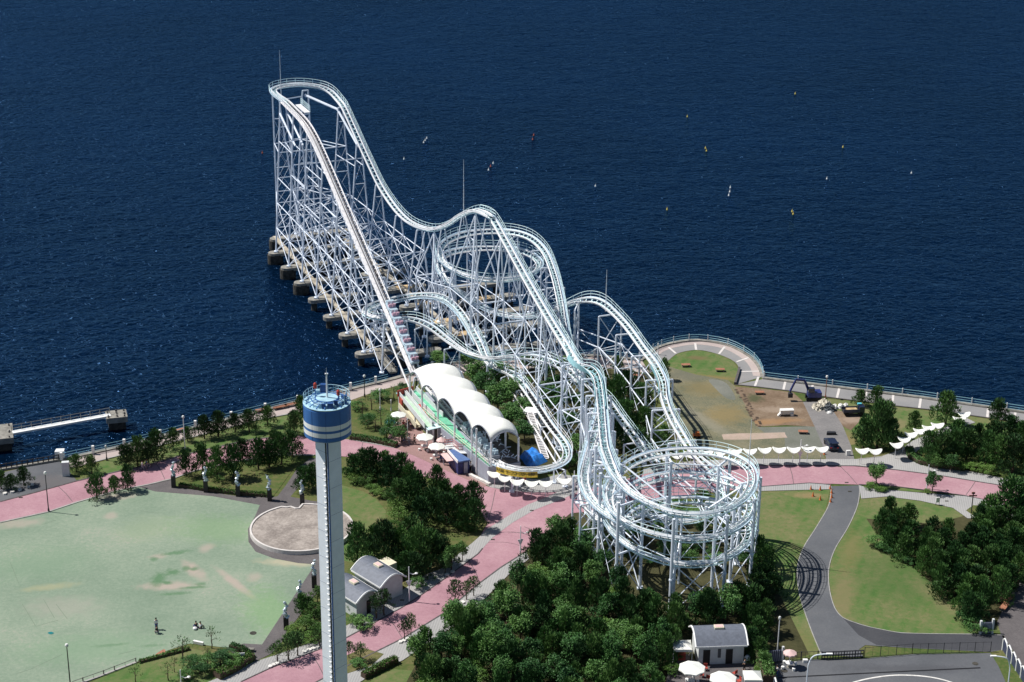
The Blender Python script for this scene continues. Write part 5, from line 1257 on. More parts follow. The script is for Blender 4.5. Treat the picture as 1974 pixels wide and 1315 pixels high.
def banner_lamp(px, py, h, label):
    c = G(px, py); g = empty("street_lamp", (c.x, c.y, 0), label, "street lamp", "white lamps with flying arms")
    MB().tube((c.x, c.y, 0), (c.x, c.y, h), .10, .06, 7).build("pole", "steel_white", g)
    MB().sweep([Vector((c.x, c.y, h-.9)), Vector((c.x+.5, c.y, h-1.15)), Vector((c.x+1.0, c.y, h-1.0))], .05, 5).build("arm", "steel_white", g)
    MB().lathe((c.x+1.0, c.y, h-1.1), [(.05, 0), (.22, .05), (.22, .16), (.05, .25)], 8).build("lamp_head", "lamp_glass", g)
    MB().add([Vector((c.x-.42, c.y-.02, h-2.2)), Vector((c.x+.42, c.y-.02, h-2.05)), Vector((c.x, c.y-.02, h-3.2)), Vector((c.x-.42, c.y+.02, h-2.2)), Vector((c.x+.42, c.y+.02, h-2.05)), Vector((c.x, c.y+.02, h-3.2))], [(0, 1, 2), (5, 4, 3), (0, 3, 4, 1), (1, 4, 5, 2), (2, 5, 3, 0)]).build("pennant", "white", g)
banner_lamp(789, 1160, 5.4, "white winged lamp with pennant beside the twin vaulted blocks"); banner_lamp(1003, 1074, 5.0, "white winged lamp with pennant at the edge of the dense wood")
banner_lamp(1106, 960, 4.6, "white winged lamp with pennant left of the land helix"); banner_lamp(1541, 896, 4.4, "white winged lamp in front of the row of canopies by the site")
banner_lamp(351, 1345, 4.0, "white winged lamp cut by the bottom edge near the bare trees"); banner_lamp(1786, 943, 4.2, "white winged lamp beside a young street tree on the right road")
def curved_lamp(px, py, h, dx, label):
    c = G(px, py); g = empty("street_lamp", (c.x, c.y, 0), label, "street lamp")
    pts = [Vector((c.x, c.y, 0)), Vector((c.x, c.y, h*.55)), Vector((c.x+dx*.05, c.y, h*.78)), Vector((c.x+dx*.3, c.y, h*.95)), Vector((c.x+dx, c.y, h))]
    MB().sweep(smooth(pts, 5), .08, 6).build("pole", "steel_blue", g)
    MB().box(pts[-1]+Vector((.25 if dx > 0 else -.25, 0, 0)), (.38, 0, 0), (0, .14, 0), (0, 0, .07)).build("lamp_head", "white", g)
curved_lamp(1553, 1340, 6.0, 2.3, "curved arm car park lamp near the red and white parasol"); curved_lamp(1940, 1345, 6.0, -2.0, "curved arm car park lamp beside the zigzag white fence at right")
c = G(1872, 990); g = empty("signpost", (c.x, c.y, 0), "dark signpost with crossed arms on the verge at the right junction", "signpost")
MB().tube((c.x, c.y, 0), (c.x, c.y, 3.6), .08, n=6).build("pole", "dark_metal", g); MB().bx(c.x-.6, c.x+.6, c.y-.03, c.y+.03, 2.9, 3.1).bx(c.x-.25, c.x+.25, c.y-.05, c.y+.05, 3.3, 3.6).build("sign_arm", "wood_bench", g)

# ================================================================== BENCHES, SITE OBJECTS
def bench(px, py, label, rz=.1, L=.8, m="wood_bench"):
    c = G(px, py); g = empty("bench", (c.x, c.y, 0), label, "bench", "wooden benches"); u = Vector((math.cos(rz), math.sin(rz), 0)); v = Vector((-u.y, u.x, 0))
    MB().box(c+Vector((0, 0, .45)), u*L, v*.42, Vector((0, 0, .04))).build("seat", m, g)
    for s_ in (-.75, .75): MB().box(c+u*s_*L+Vector((0, 0, .2)), u*.08, v*.34, Vector((0, 0, .2))).build("leg", "concrete", g)
bench(1322, 707, "brown bench on the round lawn, the left of two"); bench(1388, 716, "brown bench on the round lawn, the right of two", 0); bench(1464, 760, "brown bench on the bare earth nearest the promenade", .0)
bench(1548, 836, "brown bench at the lower edge of the gravel plot", -.05); bench(1229, 727, "brown bench under the high track near the seawall", .1)
bench(1944, 1158, "orange-brown bench on the far right plaza, the far one", .9, .9); bench(1936, 1173, "orange-brown bench on the far right plaza, the near one", 1.0, 1.1)
for i, (px, py, rz) in enumerate(((345, 833, .2), (507, 794, .2), (540, 788, .25), (562, 783, .25))): bench(px, py, ["long brown bench on the left promenade, leftmost behind the pines", "brown bench on the left promenade, second from the left", "brown bench on the left promenade, third from the left", "brown bench on the left promenade closest to the tower"][i], rz+.25, 1.25)
c = G(1344, 843); g = empty("hand_cart", (c.x, c.y, 0), "small orange cart standing on the gravel beside the coaster shadow", "cart")
MB().bx(c.x-.7, c.x+.5, c.y-.4, c.y+.4, .35, .55).bx(c.x-.3, c.x+.3, c.y-.3, c.y+.3, .55, 1.0).build("body", "orange", g); MB().tube((c.x+.5, c.y, .5), (c.x+1.1, c.y, .9), .05, n=5).build("handle", "dark_metal", g)
for s_ in (-.4, .4):
    for t_ in (-.45, .25): MB().tube((c.x+t_, c.y+s_-.05, .22), (c.x+t_, c.y+s_+.05, .22), .2, n=10).build("wheel", "tyre", g)
# excavator
c = G(1566, 770); g = empty("excavator", (c.x, c.y, 0), "dark blue excavator with a folded boom at the edge of the promenade", "excavator")
for s_ in (-.75, .75): MB().box((c.x+.1, c.y+s_, .32), (1.25, .1, 0), (-.02, .24, 0), (0, 0, .30)).build("track", "tyre", g)
MB().box((c.x+.25, c.y, 1.1), (1.15, .1, 0), (-.06, .85, 0), (0, 0, .45)).build("body", "navy_paint", g)
MB().box((c.x-.35, c.y-.4, 1.9), (.5, .04, 0), (-.03, .42, 0), (0, 0, .45)).build("cab", "car_dark", g); MB().box((c.x-.87, c.y-.45, 1.95), (.02, 0, 0), (0, .34, 0), (0, 0, .32)).build("cab_window", "glass", g)
MB().bar((c.x-.6, c.y+.2, 1.3), (c.x-1.6, c.y-.1, 3.6), .30, .38).bar((c.x-1.6, c.y-.1, 3.6), (c.x-3.2, c.y-.5, 3.9), .28, .34).build("boom", "navy_paint", g)
MB().bar((c.x-3.1, c.y-.5, 4.0), (c.x-4.1, c.y-.8, 1.8), .24, .28).build("stick", "navy_paint", g); MB().bar((c.x-2.9, c.y-.4, 3.5), (c.x-1.9, c.y-.2, 3.1), .12, .12).build("cylinder", "silver", g)
MB().prism([Vector(v)+Vector((c.x-4.0, c.y-.8, 0)) for v in ((-.4, -.4, 0), (.4, -.35, 0), (.3, .4, 0), (-.35, .35, 0))], .75, 1.5).bar((c.x-4.1, c.y-.8, 1.9), (c.x-3.9, c.y-.8, 1.1), .2, .2).build("bucket", "dark_metal", g)
# truck
c = G(1643, 800); g = empty("truck", (c.x, c.y, 0), "small dark tipper truck with a blue cab top parked among rubble", "truck"); u = Vector((.99, .10, 0)); v = Vector((-.10, .99, 0))
MB().box(c+Vector((0, 0, .75))-u*.4, u*1.35, v*.72, Vector((0, 0, .12))).build("chassis", "dark_metal", g)
for s_ in (-1, 1): MB().box(c-u*.4+v*.72*s_+Vector((0, 0, 1.05)), u*1.35, v*.04, Vector((0, 0, .26))).build("bed_side", "panel_dark", g)
MB().box(c-u*.2+Vector((0, 0, 1.02)), u*.9, v*.5, Vector((0, 0, .14))).build("load", "tan_tarp", g)
MB().box(c+u*1.45+Vector((0, 0, 1.15)), u*.45, v*.72, Vector((0, 0, .55))).build("cab", "car_dark", g); MB().box(c+u*1.25+v*.5+Vector((0, 0, 1.8)), u*.35, v*.25, Vector((0, 0, .12))).build("roof_load", "cyan_cloth", g)
MB().box(c+u*1.91+Vector((0, 0, 1.35)), u*.02, v*.6, Vector((0, 0, .24))).build("windscreen", "glass", g)
for s_ in (-.68, .68):
    for t_ in (-1.1, 1.3): q = c+u*t_+v*s_; MB().tube(q-v*.12+Vector((0, 0, .38)), q+v*.12+Vector((0, 0, .38)), .38, n=12).build("wheel", "tyre", g)
# car
c = G(1602, 862); g = empty("parked_car", (c.x, c.y, 0), "dark blue car with an open rear door on the site driveway", "car"); u = Vector((-.10, .995, 0)); v = Vector((.995, .10, 0))
prof = [(-1.95, .35), (-1.98, .8), (-1.75, 1.0), (-1.55, 1.42), (.25, 1.45), (.85, .98), (1.85, .82), (1.98, .5), (1.95, .35)]
vs = []
for s_, w_ in ((-1, .78), (1, .78)):
    for x_, z in prof: vs.append(c+u*x_+v*s_*(w_ if z < 1.0 else .64)+Vector((0, 0, z)))
n_ = len(prof); MB().add(vs, [(i, i+1, n_+i+1, n_+i) for i in range(n_-1)]+[(n_-1, 0, n_, 2*n_-1), tuple(range(n_)), tuple(range(2*n_-1, n_-1, -1))]).build("body", "car_dark", g)
MB().box(c+u*.58+Vector((0, 0, 1.235)), u*.30-Vector((0, 0, .235)), v*.60, (Vector((0, 0, 1))*.35+u*.3)*.04).build("windscreen", "glass", g)
MB().box(c-u*.65+Vector((0, 0, 1.2)), u*.75, v*.715, Vector((0, 0, .15))).build("side_windows", "glass", g)
MB().box(c-u*1.75+v*.1+Vector((0, 0, 1.55)), u*.32, v*.6, Vector((0, 0, .04))).build("rear_door", "car_dark", g)
for s_ in (-.7, .7):
    for t_ in (-1.25, 1.25): q = c+u*t_+v*s_; MB().tube(q-v*.11+Vector((0, 0, .32)), q+v*.11+Vector((0, 0, .32)), .32, n=12).build("wheel", "tyre", g)
    MB().box(c-u*1.99+v*s_*.8+Vector((0, 0, .78)), u*.02, v*.14, Vector((0, 0, .1))).build("tail_light", "tail_red", g)
    MB().box(c+u*1.95+v*s_*.8+Vector((0, 0, .66)), u*.02, v*.14, Vector((0, 0, .08))).build("headlight", "lamp_glass", g)
q = G(1602, 838); tag(MB().prism([q+Vector(w)for w in ((-.8, -.3, 0), (.8, -.2, 0), (.7, .3, 0), (-.6, .35, 0))], .02, .5).build("tool_heap", "dark_metal"), "dark heap of tools on the ground just beyond the parked car", "tools")
# covered block + rubble
def blob(name, px, py, w, d, h, m, label, cat, seed=1, rough=.25, sub=None):
    c = G(px, py); rr = random.Random(seed); mb = MB(); nu, nv = 16, 7; vs = []
    for j in range(nv+1):
        for i in range(nu):
            a = 2*math.pi*i/nu; t = j/nv; k = (1-t**2.2)*1.0; q = 1+rr.uniform(-rough, rough)*.5
            vs.append(Vector((c.x+w*math.cos(a)*math.cos(t*1.45)*q, c.y+d*math.sin(a)*math.cos(t*1.45)*q, h*math.sin(t*1.57)*(1+rr.uniform(-rough, rough)*.6)*(1 if j else 0))))
    mb.add(vs, [(j*nu+i, j*nu+(i+1) % nu, (j+1)*nu+(i+1) % nu, (j+1)*nu+i) for j in range(nv) for i in range(nu)]+[tuple(range(nv*nu, (nv+1)*nu))])
    return tag(mb.build(name, m), label, cat)
c = G(1516, 801); g = empty("concrete_block", (c.x, c.y, 0), "lying white slab block on the bare earth of the building site", "block")
MB().box((c.x, c.y, .75), (1.15, .12, 0), (-.05, .35, .05), (0, -.1, .42)).build("slab", "plastic_white", g); MB().box((c.x-1.15, c.y-.25, .35), (.3, 0, .35), (0, .3, 0), (-.1, 0, .12)).build("support", "plastic_white", g); MB().box((c.x+.9, c.y-.2, .25), (.25, 0, 0), (0, .25, 0), (0, 0, .25)).build("support", "plastic_white", g)
blob("rubble_heap", 1589, 782, 1.0, 1.8, .9, "rubble", "heap of white and orange rubble bags beside the excavator", "rubble heap", 3, .7)
blob("rubble_heap", 1577, 787, .9, 1.2, .7, "rubble", "low pale spill of rubble left of the bigger heap", "rubble heap", 4, .8)
blob("stone_heap", 1598, 790, 1.0, 1.0, 1.0, "rubble_grey", "dark grey stone heap between rubble and truck", "stone heap", 5, .6)
blob("debris_bag", 1609, 787, .5, .6, .7, "plastic_white", "white debris bag between the stone heap and the truck", "debris bag", 6, .3)
blob("debris_bag", 1621, 786, .6, .5, .7, "plastic_white", "white debris bag right behind the truck bed, left one", "debris bag", 7, .3); blob("debris_bag", 1630, 784, .5, .5, .6, "plastic_white", "white debris bag right behind the truck bed, right one", "debris bag", 8, .3)
blob("debris_bag", 1599, 797, .5, .4, .4, "plastic_white", "small white bag in front of the dark stone heap", "debris bag", 9, .3)
# barrier, cones
def cone(px, py, lab, s=.22):
    c = G(px, py); g = empty("traffic_cone", (c.x, c.y, 0), lab, "traffic cone", "orange traffic cones by the lawn corner")
    MB().lathe((c.x, c.y, 0), [(s, .03), (s*.75, .1), (.04, .75)], 10).build("cone", "orange", g); MB().bx(c.x-s, c.x+s, c.y-s, c.y+s, 0, .04).build("base", "dark_metal", g)
for i, (px, py) in enumerate(((1563, 944), (1581, 945), (1600, 943), (1567, 957), (1581, 964), (1603, 951), (1603, 960), (1601, 968))):
    cone(px, py, "orange traffic cone, %s" % ["leftmost on the lawn edge by the road", "second on the lawn edge by the road", "at the corner of lawn, road and drive", "alone on the grass at left", "alone on the grass nearest the drive", "first down the drive edge", "second down the drive edge", "third down the drive edge"][i])
cone(1589, 876, "orange traffic cone at the gap of the canopies"); c = G(1635, 878); tag(MB().box((c.x, c.y, .45), (.35, .05, 0), (-.02, .15, 0), (0, 0, .45)).build("warning_board", "plastic_white"), "small white and red warning board standing on the site entrance", "sign")
# fences at the bottom right
def picket(P, label, h, m, step, name="metal_fence", bars=(.15, 1.0), r=.05, post_r=.08, pstep=4):
    g = empty(name, tuple(P[0]), label, "fence"); mb = MB(); mp_ = []
    for a, c in zip(P[:-1], P[1:]):
        L = (c-a).length; n_ = max(2, int(L/step))
        for k in range(n_+1):
            q = a.lerp(c, k/n_)
            if k % pstep == 0: mp_.append(q)
            else: mb.tube(q, q+Vector((0, 0, h)), r*.5, n=4)
        for z in bars: mb.tube(a+Vector((0, 0, z*h)), c+Vector((0, 0, z*h)), r, n=4)
    mb.build("bars", m, g)
    for q in mp_[:60]: MB().tube(q, q+Vector((0, 0, h+.1)), post_r, n=6).build("post", m, g)
    return g
picket(gp([(1584, 1272), (1664, 1268)]), "heavy black barrier across the bottom of the asphalt drive", 1.1, "dark_metal", .35, "barrier", (.15, .55, 1.0), .10)
picket(gp([(1666, 1268), (1758, 1261), (1909, 1257)]), "thin dark mesh fence between the curved lawn strip and the car park", 1.5, "dark_metal", 1.0, bars=(.05, 1.0), r=.03, post_r=.045, pstep=2)
picket(gp([(1512, 1274), (1584, 1271)]), "dark fence behind the red and white parasol", 1.2, "dark_metal", .5, bars=(.1, 1.0), r=.04)
picket(gp([(262, 1277), (200, 1301), (140, 1322)]), "low grey rail fence along the turf edge at bottom left", .6, "concrete", 1.2, bars=(1.0,), r=.05, pstep=2)
def gate(p0, p1, label, h=2.0):
    a, c = G(*p0), G(*p1); g = empty("gate", tuple((a+c)/2), label, "gate"); d = (c-a); x = Vector((-d.y, d.x, 0)).normalized()
    for q, hh in ((a, h), (c, h+.2)): MB().box(q+Vector((0, 0, hh/2)), d.normalized()*.13, x*.16, Vector((0, 0, hh/2))).build("post", "pale_wall", g)
    MB().box((a+c)/2+Vector((0, 0, h*.45)), d*.47, x*.04, Vector((0, 0, h*.42))).build("panel", "panel_dark", g)
    mb = MB()
    for k in range(9): mb.box(a+d*(.08+.105*k)+Vector((0, 0, h*.45))-x*.06, d.normalized()*.05, x*.03, Vector((0, 0, h*.4)))
    mb.build("slats", "grey_wall", g)
gate((1470, 1278), (1508, 1275), "dark slatted gate with white posts left of the red and white parasol"); gate((1889, 1222), (1912, 1221), "dark slatted gate with white posts where the lawn road meets the right plaza")
def zigzag(P, label, h=1.7, w=1.5):
    g = empty("arched_fence", tuple(P[0]), label, "fence")
    for a, c in zip(P[:-1], P[1:]):
        d = c-a; u = Vector((0, 0, 1))
        MB().sweep([a, a+u*h, a+d*.25+u*(h+.35), a+d*.75+u*(h+.1), c+u*h*.8, c], .10, 5).build("frame", "white", g)
        x = Vector((-d.y, d.x, 0)).normalized()*.02; MB().add([a+x, c+x, c+x+u*h*.8, a+d*.75+x+u*(h+.0), a+d*.25+x+u*(h+.25), a+x+u*(h-.05)], [(0, 1, 2, 3, 4, 5)]).build("panel", "panel_dark", g)
def lerpP(a, c, n): A0, C0 = G(*a), G(*c); return [A0.lerp(C0, k/n) for k in range(n+1)]
zigzag(lerpP((1467, 1272), (1497, 1345), 5), "white arched frame fence with dark panels running down beside the clipped hedge")
zigzag(lerpP((1932, 1254), (1985, 1335), 6), "white arched frame fence with dark panels at the far right bottom corner")
# signs and boxes
def board(px, py, w, h, label, m="pale_wall", z0=.3, cat="sign", rz=.2):
    c = G(px, py); g = empty("notice_board", (c.x, c.y, 0), label, cat); u = Vector((math.cos(rz), math.sin(rz), 0)); v = Vector((-u.y, u.x, 0))
    MB().box(c+Vector((0, 0, z0+h/2)), u*w/2, v*.05, Vector((0, 0, h/2))).build("board", m, g)
    for s_ in (-1, 1): MB().tube(c+u*s_*w*.42, c+u*s_*w*.42+Vector((0, 0, z0+.05)), .04, n=5).build("leg", "dark_metal", g)
board(467, 1277, .75, 1.1, "grey notice board in front of the clipped hedge"); board(1807, 974, .6, .8, "small white board at the lawn edge by the right pavement", "plastic_white", .5)
for i, (px, py, sz) in enumerate(((485, 1256, .35), (1552, 1277, .3))):
    c = G(px, py); tag(MB().bx(c.x-sz, c.x+sz, c.y-sz*.7, c.y+sz*.7, 0, .45).build("stone_block" if i == 0 else "traffic_marker", "concrete" if i == 0 else "plastic_white"), ["square stone block standing alone on the dark paving", "small square white marker on the car park near the barrier"][i], "block")
c = G(1440, 1277); g = empty("stroller", (c.x, c.y, 0), "white covered stroller by the corner of the bottom toilet block", "stroller")
MB().lathe((c.x, c.y, .35), [(.1, 0), (.38, .1), (.42, .4), (.2, .7), (0, .75)], 12).build("hood", "white", g); MB().tube((c.x-.3, c.y-.2, .15), (c.x-.25, c.y-.2, .15), .15, n=8).tube((c.x+.25, c.y-.2, .15), (c.x+.3, c.y-.2, .15), .15, n=8).build("wheels", "tyre", g)
c = G(378, 1240); tag(MB().bar(G(373, 1237, .25), G(392, 1241, .25), .3, .4).build("white_beam", "plastic_white"), "white beam lying on the turf edge between two small pines", "beam")
for i, (px, py, r_) in enumerate(((488, 1221, .45), (1512, 1294, .42), (1880, 1280, .4), (1565, 1280, .0))):
    if r_: c = G(px, py); tag(MB().lathe((c.x, c.y, .03), [(r_, 0), (r_, .03)], 18).build("manhole_cover", "concrete_dark"), ["round manhole cover in the turf near its right corner", "round manhole cover in the car park by the arched fence", "round manhole cover in the right part of the car park"][i], "manhole cover")
# planter stones along the lower road
rr = random.Random(11)
for grp, L in (("at the left of the tower", [(521, 1287), (528, 1284), (534, 1281), (588, 1258), (596, 1255), (604, 1252), (612, 1249)]), ("on the kerb opposite the twin blocks", [(772, 1240), (779, 1237), (786, 1234), (868, 1178), (876, 1173), (884, 1168), (892, 1163)]), ("under the three street trees", [(862, 1110), (872, 1104), (887, 1090)]), ("by the white promenade trees at far left", [(10, 953), (24, 950), (38, 946), (54, 940), (62, 936)])):
    for k, (px, py) in enumerate(L):
        c = G(px, py); tag(MB().prism([c+Vector((.32*math.cos(a*1.05+k)*rr.uniform(.8, 1.2), .32*math.sin(a*1.05+k)*rr.uniform(.8, 1.3), 0)) for a in range(6)], 0, .28).build("edging_stone", "line_white"), "pale edging stone, %s from the left %s" % (ORD[k], grp), "stone", "pale edging stones")
# buoys
B0 = [(823, 268, 'w'), (820, 272, 'w'), (817, 276, 'w'), (1029, 262, 'r'), (1027, 270, 'r'), (1325, 226, 'y'), (951, 316, 'w'), (946, 322, 'r'), (942, 329, 'w'), (1360, 287, 'y'), (1362, 292, 'y'), (1533, 182, 'y'), (1625, 285, 'y'), (1148, 360, 'w'),
      (1408, 363, 'w'), (1407, 371, 'w'), (1405, 378, 'w'), (1527, 409, 'y'), (1529, 414, 'y'), (1594, 346, 'w'), (1757, 335, 'w'), (1286, 405, 'y'), (779, 308, 'w'), (506, 296, 'r')]
for i, (px, py, k) in enumerate(B0):
    c = G(px, py, -2.4); r_ = .2
    cn, m_ = {'w': ("white", "buoy_white"), 'y': ("yellow", "buoy_yellow"), 'r': ("dark red", "buoy_red")}[k]
    near_ = [j for j, (a, b, _) in enumerate(B0) if j != i and abs(a-px) < 12 and abs(b-py) < 18]
    side = "left" if px < 900 else "right" if px > 1400 else "middle"; up_ = "far" if py < 300 else "near"
    lab = "%s%s buoy on the %s %s water, %s" % ("lone " if not near_ else "", cn, up_, side, ("%s in a short line of buoys" % ORD[sum(1 for j in near_ if B0[j][1] < py)]) if near_ else ["far from every other buoy", "with dark water round it", "drifting below the others", "drifting above the others"][i % 4])
    tag(MB().lathe(c, [(.05, -.2), (r_, .0), (r_*1.1, .18), (r_*.5, .42), (.06, .7)], 10).build("buoy", m_), lab, "buoy", "buoys on the open water")

# ================================================================== PEOPLE
def skin_mesh(name, pts, edges, m, parent, sub=1):
    me = bpy.data.meshes.new(name); bm = bmesh.new(); sk = bm.verts.layers.skin.verify(); vs = []
    for i, (x, y, z, r) in enumerate(pts):
        v = bm.verts.new((x, y, z)); v[sk].radius = (r, r); v[sk].use_root = (i == 0); vs.append(v)
    for a, c in edges: bm.edges.new((vs[a], vs[c]))
    bm.to_mesh(me); bm.free(); me.materials.append(MATS[m]); o = bpy.data.objects.new(name, me); COL.objects.link(o); o.parent = parent
    o.modifiers.new("skin", 'SKIN'); s = o.modifiers.new("sub", 'SUBSURF'); s.levels = sub; s.render_levels = sub; return o
def person(px, py, rz, top, legs, label, pose="stand", z=0.0, loc=None):
    c = loc or G(px, py); g = empty("person", (c.x, c.y, z), label, "person"); g.rotation_euler[2] = rz
    if pose == "stand": hip, kn, ft = .92, [(.10, .02, .50), (-.10, .06, .50)], [(.12, -.02, .06), (-.12, .12, .06)]
    elif pose == "walk": hip, kn, ft = .90, [(.10, .16, .50), (-.10, -.02, .50)], [(.10, .28, .06), (-.10, -.30, .10)]
    elif pose == "sit": hip, kn, ft = .14, [(.16, .36, .38), (-.18, .38, .36)], [(.12, .70, .06), (-.14, .72, .06)]
    else: hip, kn, ft = .38, [(.18, .30, .45), (-.18, .30, .42)], [(.15, .10, .06), (-.15, .12, .06)]
    b = hip; ln = .12 if pose in ("sit", "crouch") else .0
    P = [(0, 0, b, .13), (0, ln*.5, b+.28, .12), (0, ln, b+.50, .145), (0, ln, b+.60, .055), (0, ln+.02, b+.72, .095), (0, ln+.02, b+.84, .085),
         (.19, ln, b+.50, .06), (.25, ln+.05, b+.24, .045), (.20, ln+.22, b+.06, .035), (.19, ln+.28, b-.02, .03),
         (-.19, ln, b+.50, .06), (-.25, ln+.05, b+.24, .045), (-.22, ln+.18, b+.04, .035), (-.21, ln+.24, b-.04, .03),
         (.10, 0, b-.06, .10), (*kn[0], .065), (*ft[0], .045), (ft[0][0], ft[0][1]+.16, .04, .035),
         (-.10, 0, b-.06, .10), (*kn[1], .065), (*ft[1], .045), (ft[1][0], ft[1][1]+.16, .04, .035)]
    E = [(0, 1), (1, 2), (2, 3), (3, 4), (4, 5), (2, 6), (6, 7), (7, 8), (8, 9), (2, 10), (10, 11), (11, 12), (12, 13), (0, 14), (14, 15), (15, 16), (16, 17), (0, 18), (18, 19), (19, 20), (20, 21)]
    skin_mesh("body", P, E, "skin", g)
    T = [P[0][:3]+(.15,), P[1][:3]+(.145,), P[2][:3]+(.165,), P[6][:3]+(.08,), P[7][:3]+(.06,), P[10][:3]+(.08,), P[11][:3]+(.06,)]
    skin_mesh("shirt", T, [(0, 1), (1, 2), (2, 3), (3, 4), (2, 5), (5, 6)], top, g)
    Lg = [P[0][:3]+(.155,), P[14][:3]+(.12,), P[15][:3]+(.085,), P[16][:3]+(.065,), P[18][:3]+(.12,), P[19][:3]+(.085,), P[20][:3]+(.065,)]
    skin_mesh("trousers", Lg, [(0, 1), (1, 2), (2, 3), (0, 4), (4, 5), (5, 6)], legs, g)
    o = MB().lathe((0, ln-.01, b+.80), [(.112, -.06), (.115, .02), (.09, .10), (.0, .14)], 10).build("hair", "hair"); o.parent = g; return g
person(302, 1214, .3, "cloth_white", "cloth_blue", "person in a white top standing on the turf at bottom left")
person(304, 1222, 1.2, "cloth_black", "cloth_grey", "person crouching on the turf beside the one in a white top", "crouch")
person(379, 1211, .6, "cloth_black", "cloth_blue", "person in black sitting on the turf, the left of a pair", "sit"); person(386, 1212, -.3, "cloth_white", "cloth_black", "person in white sitting on the turf, the right of a pair", "sit")
c = G(376, 1214); tag(MB().lathe(c, [(.1, 0), (.28, .12), (.28, .3), (.1, .42), (0, .44)], 10).build("bag", "cloth_white"), "round white bag on the turf beside the sitting pair", "bag")
def bicycle(px, py, rz, label, fr="silver"):
    c = G(px, py); g = empty("bicycle", (c.x, c.y, 0), label, "bicycle"); g.rotation_euler[2] = rz
    for x in (-.52, .52):
        o = MB().sweep([Vector((x+.33*math.cos(a*.3927), 0, .34+.33*math.sin(a*.3927))) for a in range(17)], .03, 5).build("wheel", "tyre"); o.parent = g
    o = MB().bar((-.52, 0, .34), (-.1, 0, .30), .04, .04).bar((-.1, 0, .3), (.38, 0, .75), .04, .04).bar((-.18, 0, .8), (.38, 0, .78), .04, .04).bar((-.1, 0, .3), (-.2, 0, .9), .04, .04).bar((.52, 0, .34), (.36, 0, .95), .04, .04).build("frame", fr); o.parent = g
    o = MB().bar((.34, -.25, .98), (.34, .25, .98), .04, .04).build("handlebar", "dark_metal"); o.parent = g
    o = MB().bx(-.32, -.08, -.08, .08, .9, .96).build("saddle", "black"); o.parent = g; return g
bicycle(275, 906, .2, "bicycle on the pink road in the shade edge, left one"); bicycle(283, 903, .3, "bicycle on the pink road in the shade edge, right one")
person(275, 907, -1.3, "cloth_white", "cloth_grey", "cyclist in white standing astride the left bicycle on the pink road", "walk"); person(283, 904, -1.2, "cloth_blue", "cloth_grey", "cyclist in blue astride the right bicycle on the pink road", "walk")
for px, py, rz, a, b_, lab, ps in ((789, 857, .5, "cloth_white", "cloth_grey", "person in white by the white post on the station forecourt", "walk"), (799, 857, 2, "cloth_black", "cloth_black", "person in black walking towards the large white parasol", "walk"),
        (780, 851, 1, "cloth_black", "cloth_blue", "person in black beside the bush on the forecourt, right one", "stand"), (775, 853, 0, "cloth_grey", "cloth_black", "person in grey beside the bush on the forecourt, left one", "stand"),
        (778, 829, 3, "cloth_red", "cloth_black", "person in red in front of the queue ramps", "stand"), (784, 830, 2.5, "cloth_black", "cloth_black", "person in black next to the one in red", "stand"), (788, 827, 1, "cloth_black", "cloth_grey", "person in black under the edge of the parasol by the ramps", "stand"),
        (850, 888, .7, "cloth_blue", "cloth_blue", "person in blue walking left of the kiosk, the far one", "walk"), (856, 897, .7, "cloth_blue", "cloth_grey", "person in blue walking left of the kiosk, the near one", "walk"), (884, 909, 0, "cloth_blue", "cloth_grey", "person in blue at the corner of the kiosk", "stand"),
        (907, 909, 1, "cloth_white", "cloth_black", "person in white between kiosk and station wall", "stand"), (1011, 937, .3, "cloth_red", "cloth_black", "person among the curved row of canopies in front of the station", "stand"), (1688, 779, 0, "cloth_black", "cloth_black", "person on the promenade behind the right pines", "stand"),
        (1435, 1292, 1, "cloth_grey", "cloth_black", "person beside the square white tent", "stand"), (1497, 1305, 2, "cloth_white", "cloth_blue", "person in white at the foot of the arched fence", "stand"), (1338, 1312, 2, "cloth_white", "cloth_grey", "person in white under the big parasol", "sit"), (1716, 787, 0, "cloth_blue", "cloth_black", "person in blue on the right promenade", "walk")):
    person(px, py, rz, a, b_, lab, ps)
# ================================================================== VEGETATION
def leafquad(mb, c, d, w, l, rr):
    """thin leaf tuft: quad centred c along direction d"""
    d = d.normalized(); s = Vector((rr.uniform(-1, 1), rr.uniform(-1, 1), rr.uniform(-1, 1))); x = d.cross(s)
    if x.length < 1e-3: return
    x = x.normalized()*w; y = d*l; k = len(mb.v)
    mb.v += [c-x-y*.2, c+x-y*.2, c+x*.35+y, c-x*.35+y]; mb.f.append((k, k+1, k+2, k+3))
def crown_pine(seed, n_clump=26, per=74, wide=.40, top=1.0, bot=.16, pw=.42):
    """unit-height tree; z up to 1"""
    rr = random.Random(seed); mb = MB()
    for i in range(n_clump):
        t = (i+.5)/n_clump; z = bot+(top-bot-.05)*t
        prof_ = wide*(1-t)**pw*(.75+.25*math.sin(seed+i*1.7))+.02
        a = i*2.4+rr.uniform(-.4, .4); r = prof_*rr.uniform(.35, .95); c = Vector((r*math.cos(a), r*math.sin(a), z)); cs = .085+.05*(1-t)+rr.uniform(0, .02)
        for k in range(per):
            u = Vector((rr.gauss(0, 1), rr.gauss(0, 1), rr.gauss(0, .8))).normalized(); p = c+Vector((u.x*cs, u.y*cs, u.z*cs*.75))*rr.uniform(.55, 1.05)
            leafquad(mb, p, u*.6+Vector((0, 0, .8))+c.normalized()*.2, .012, .052, rr)
    return mb
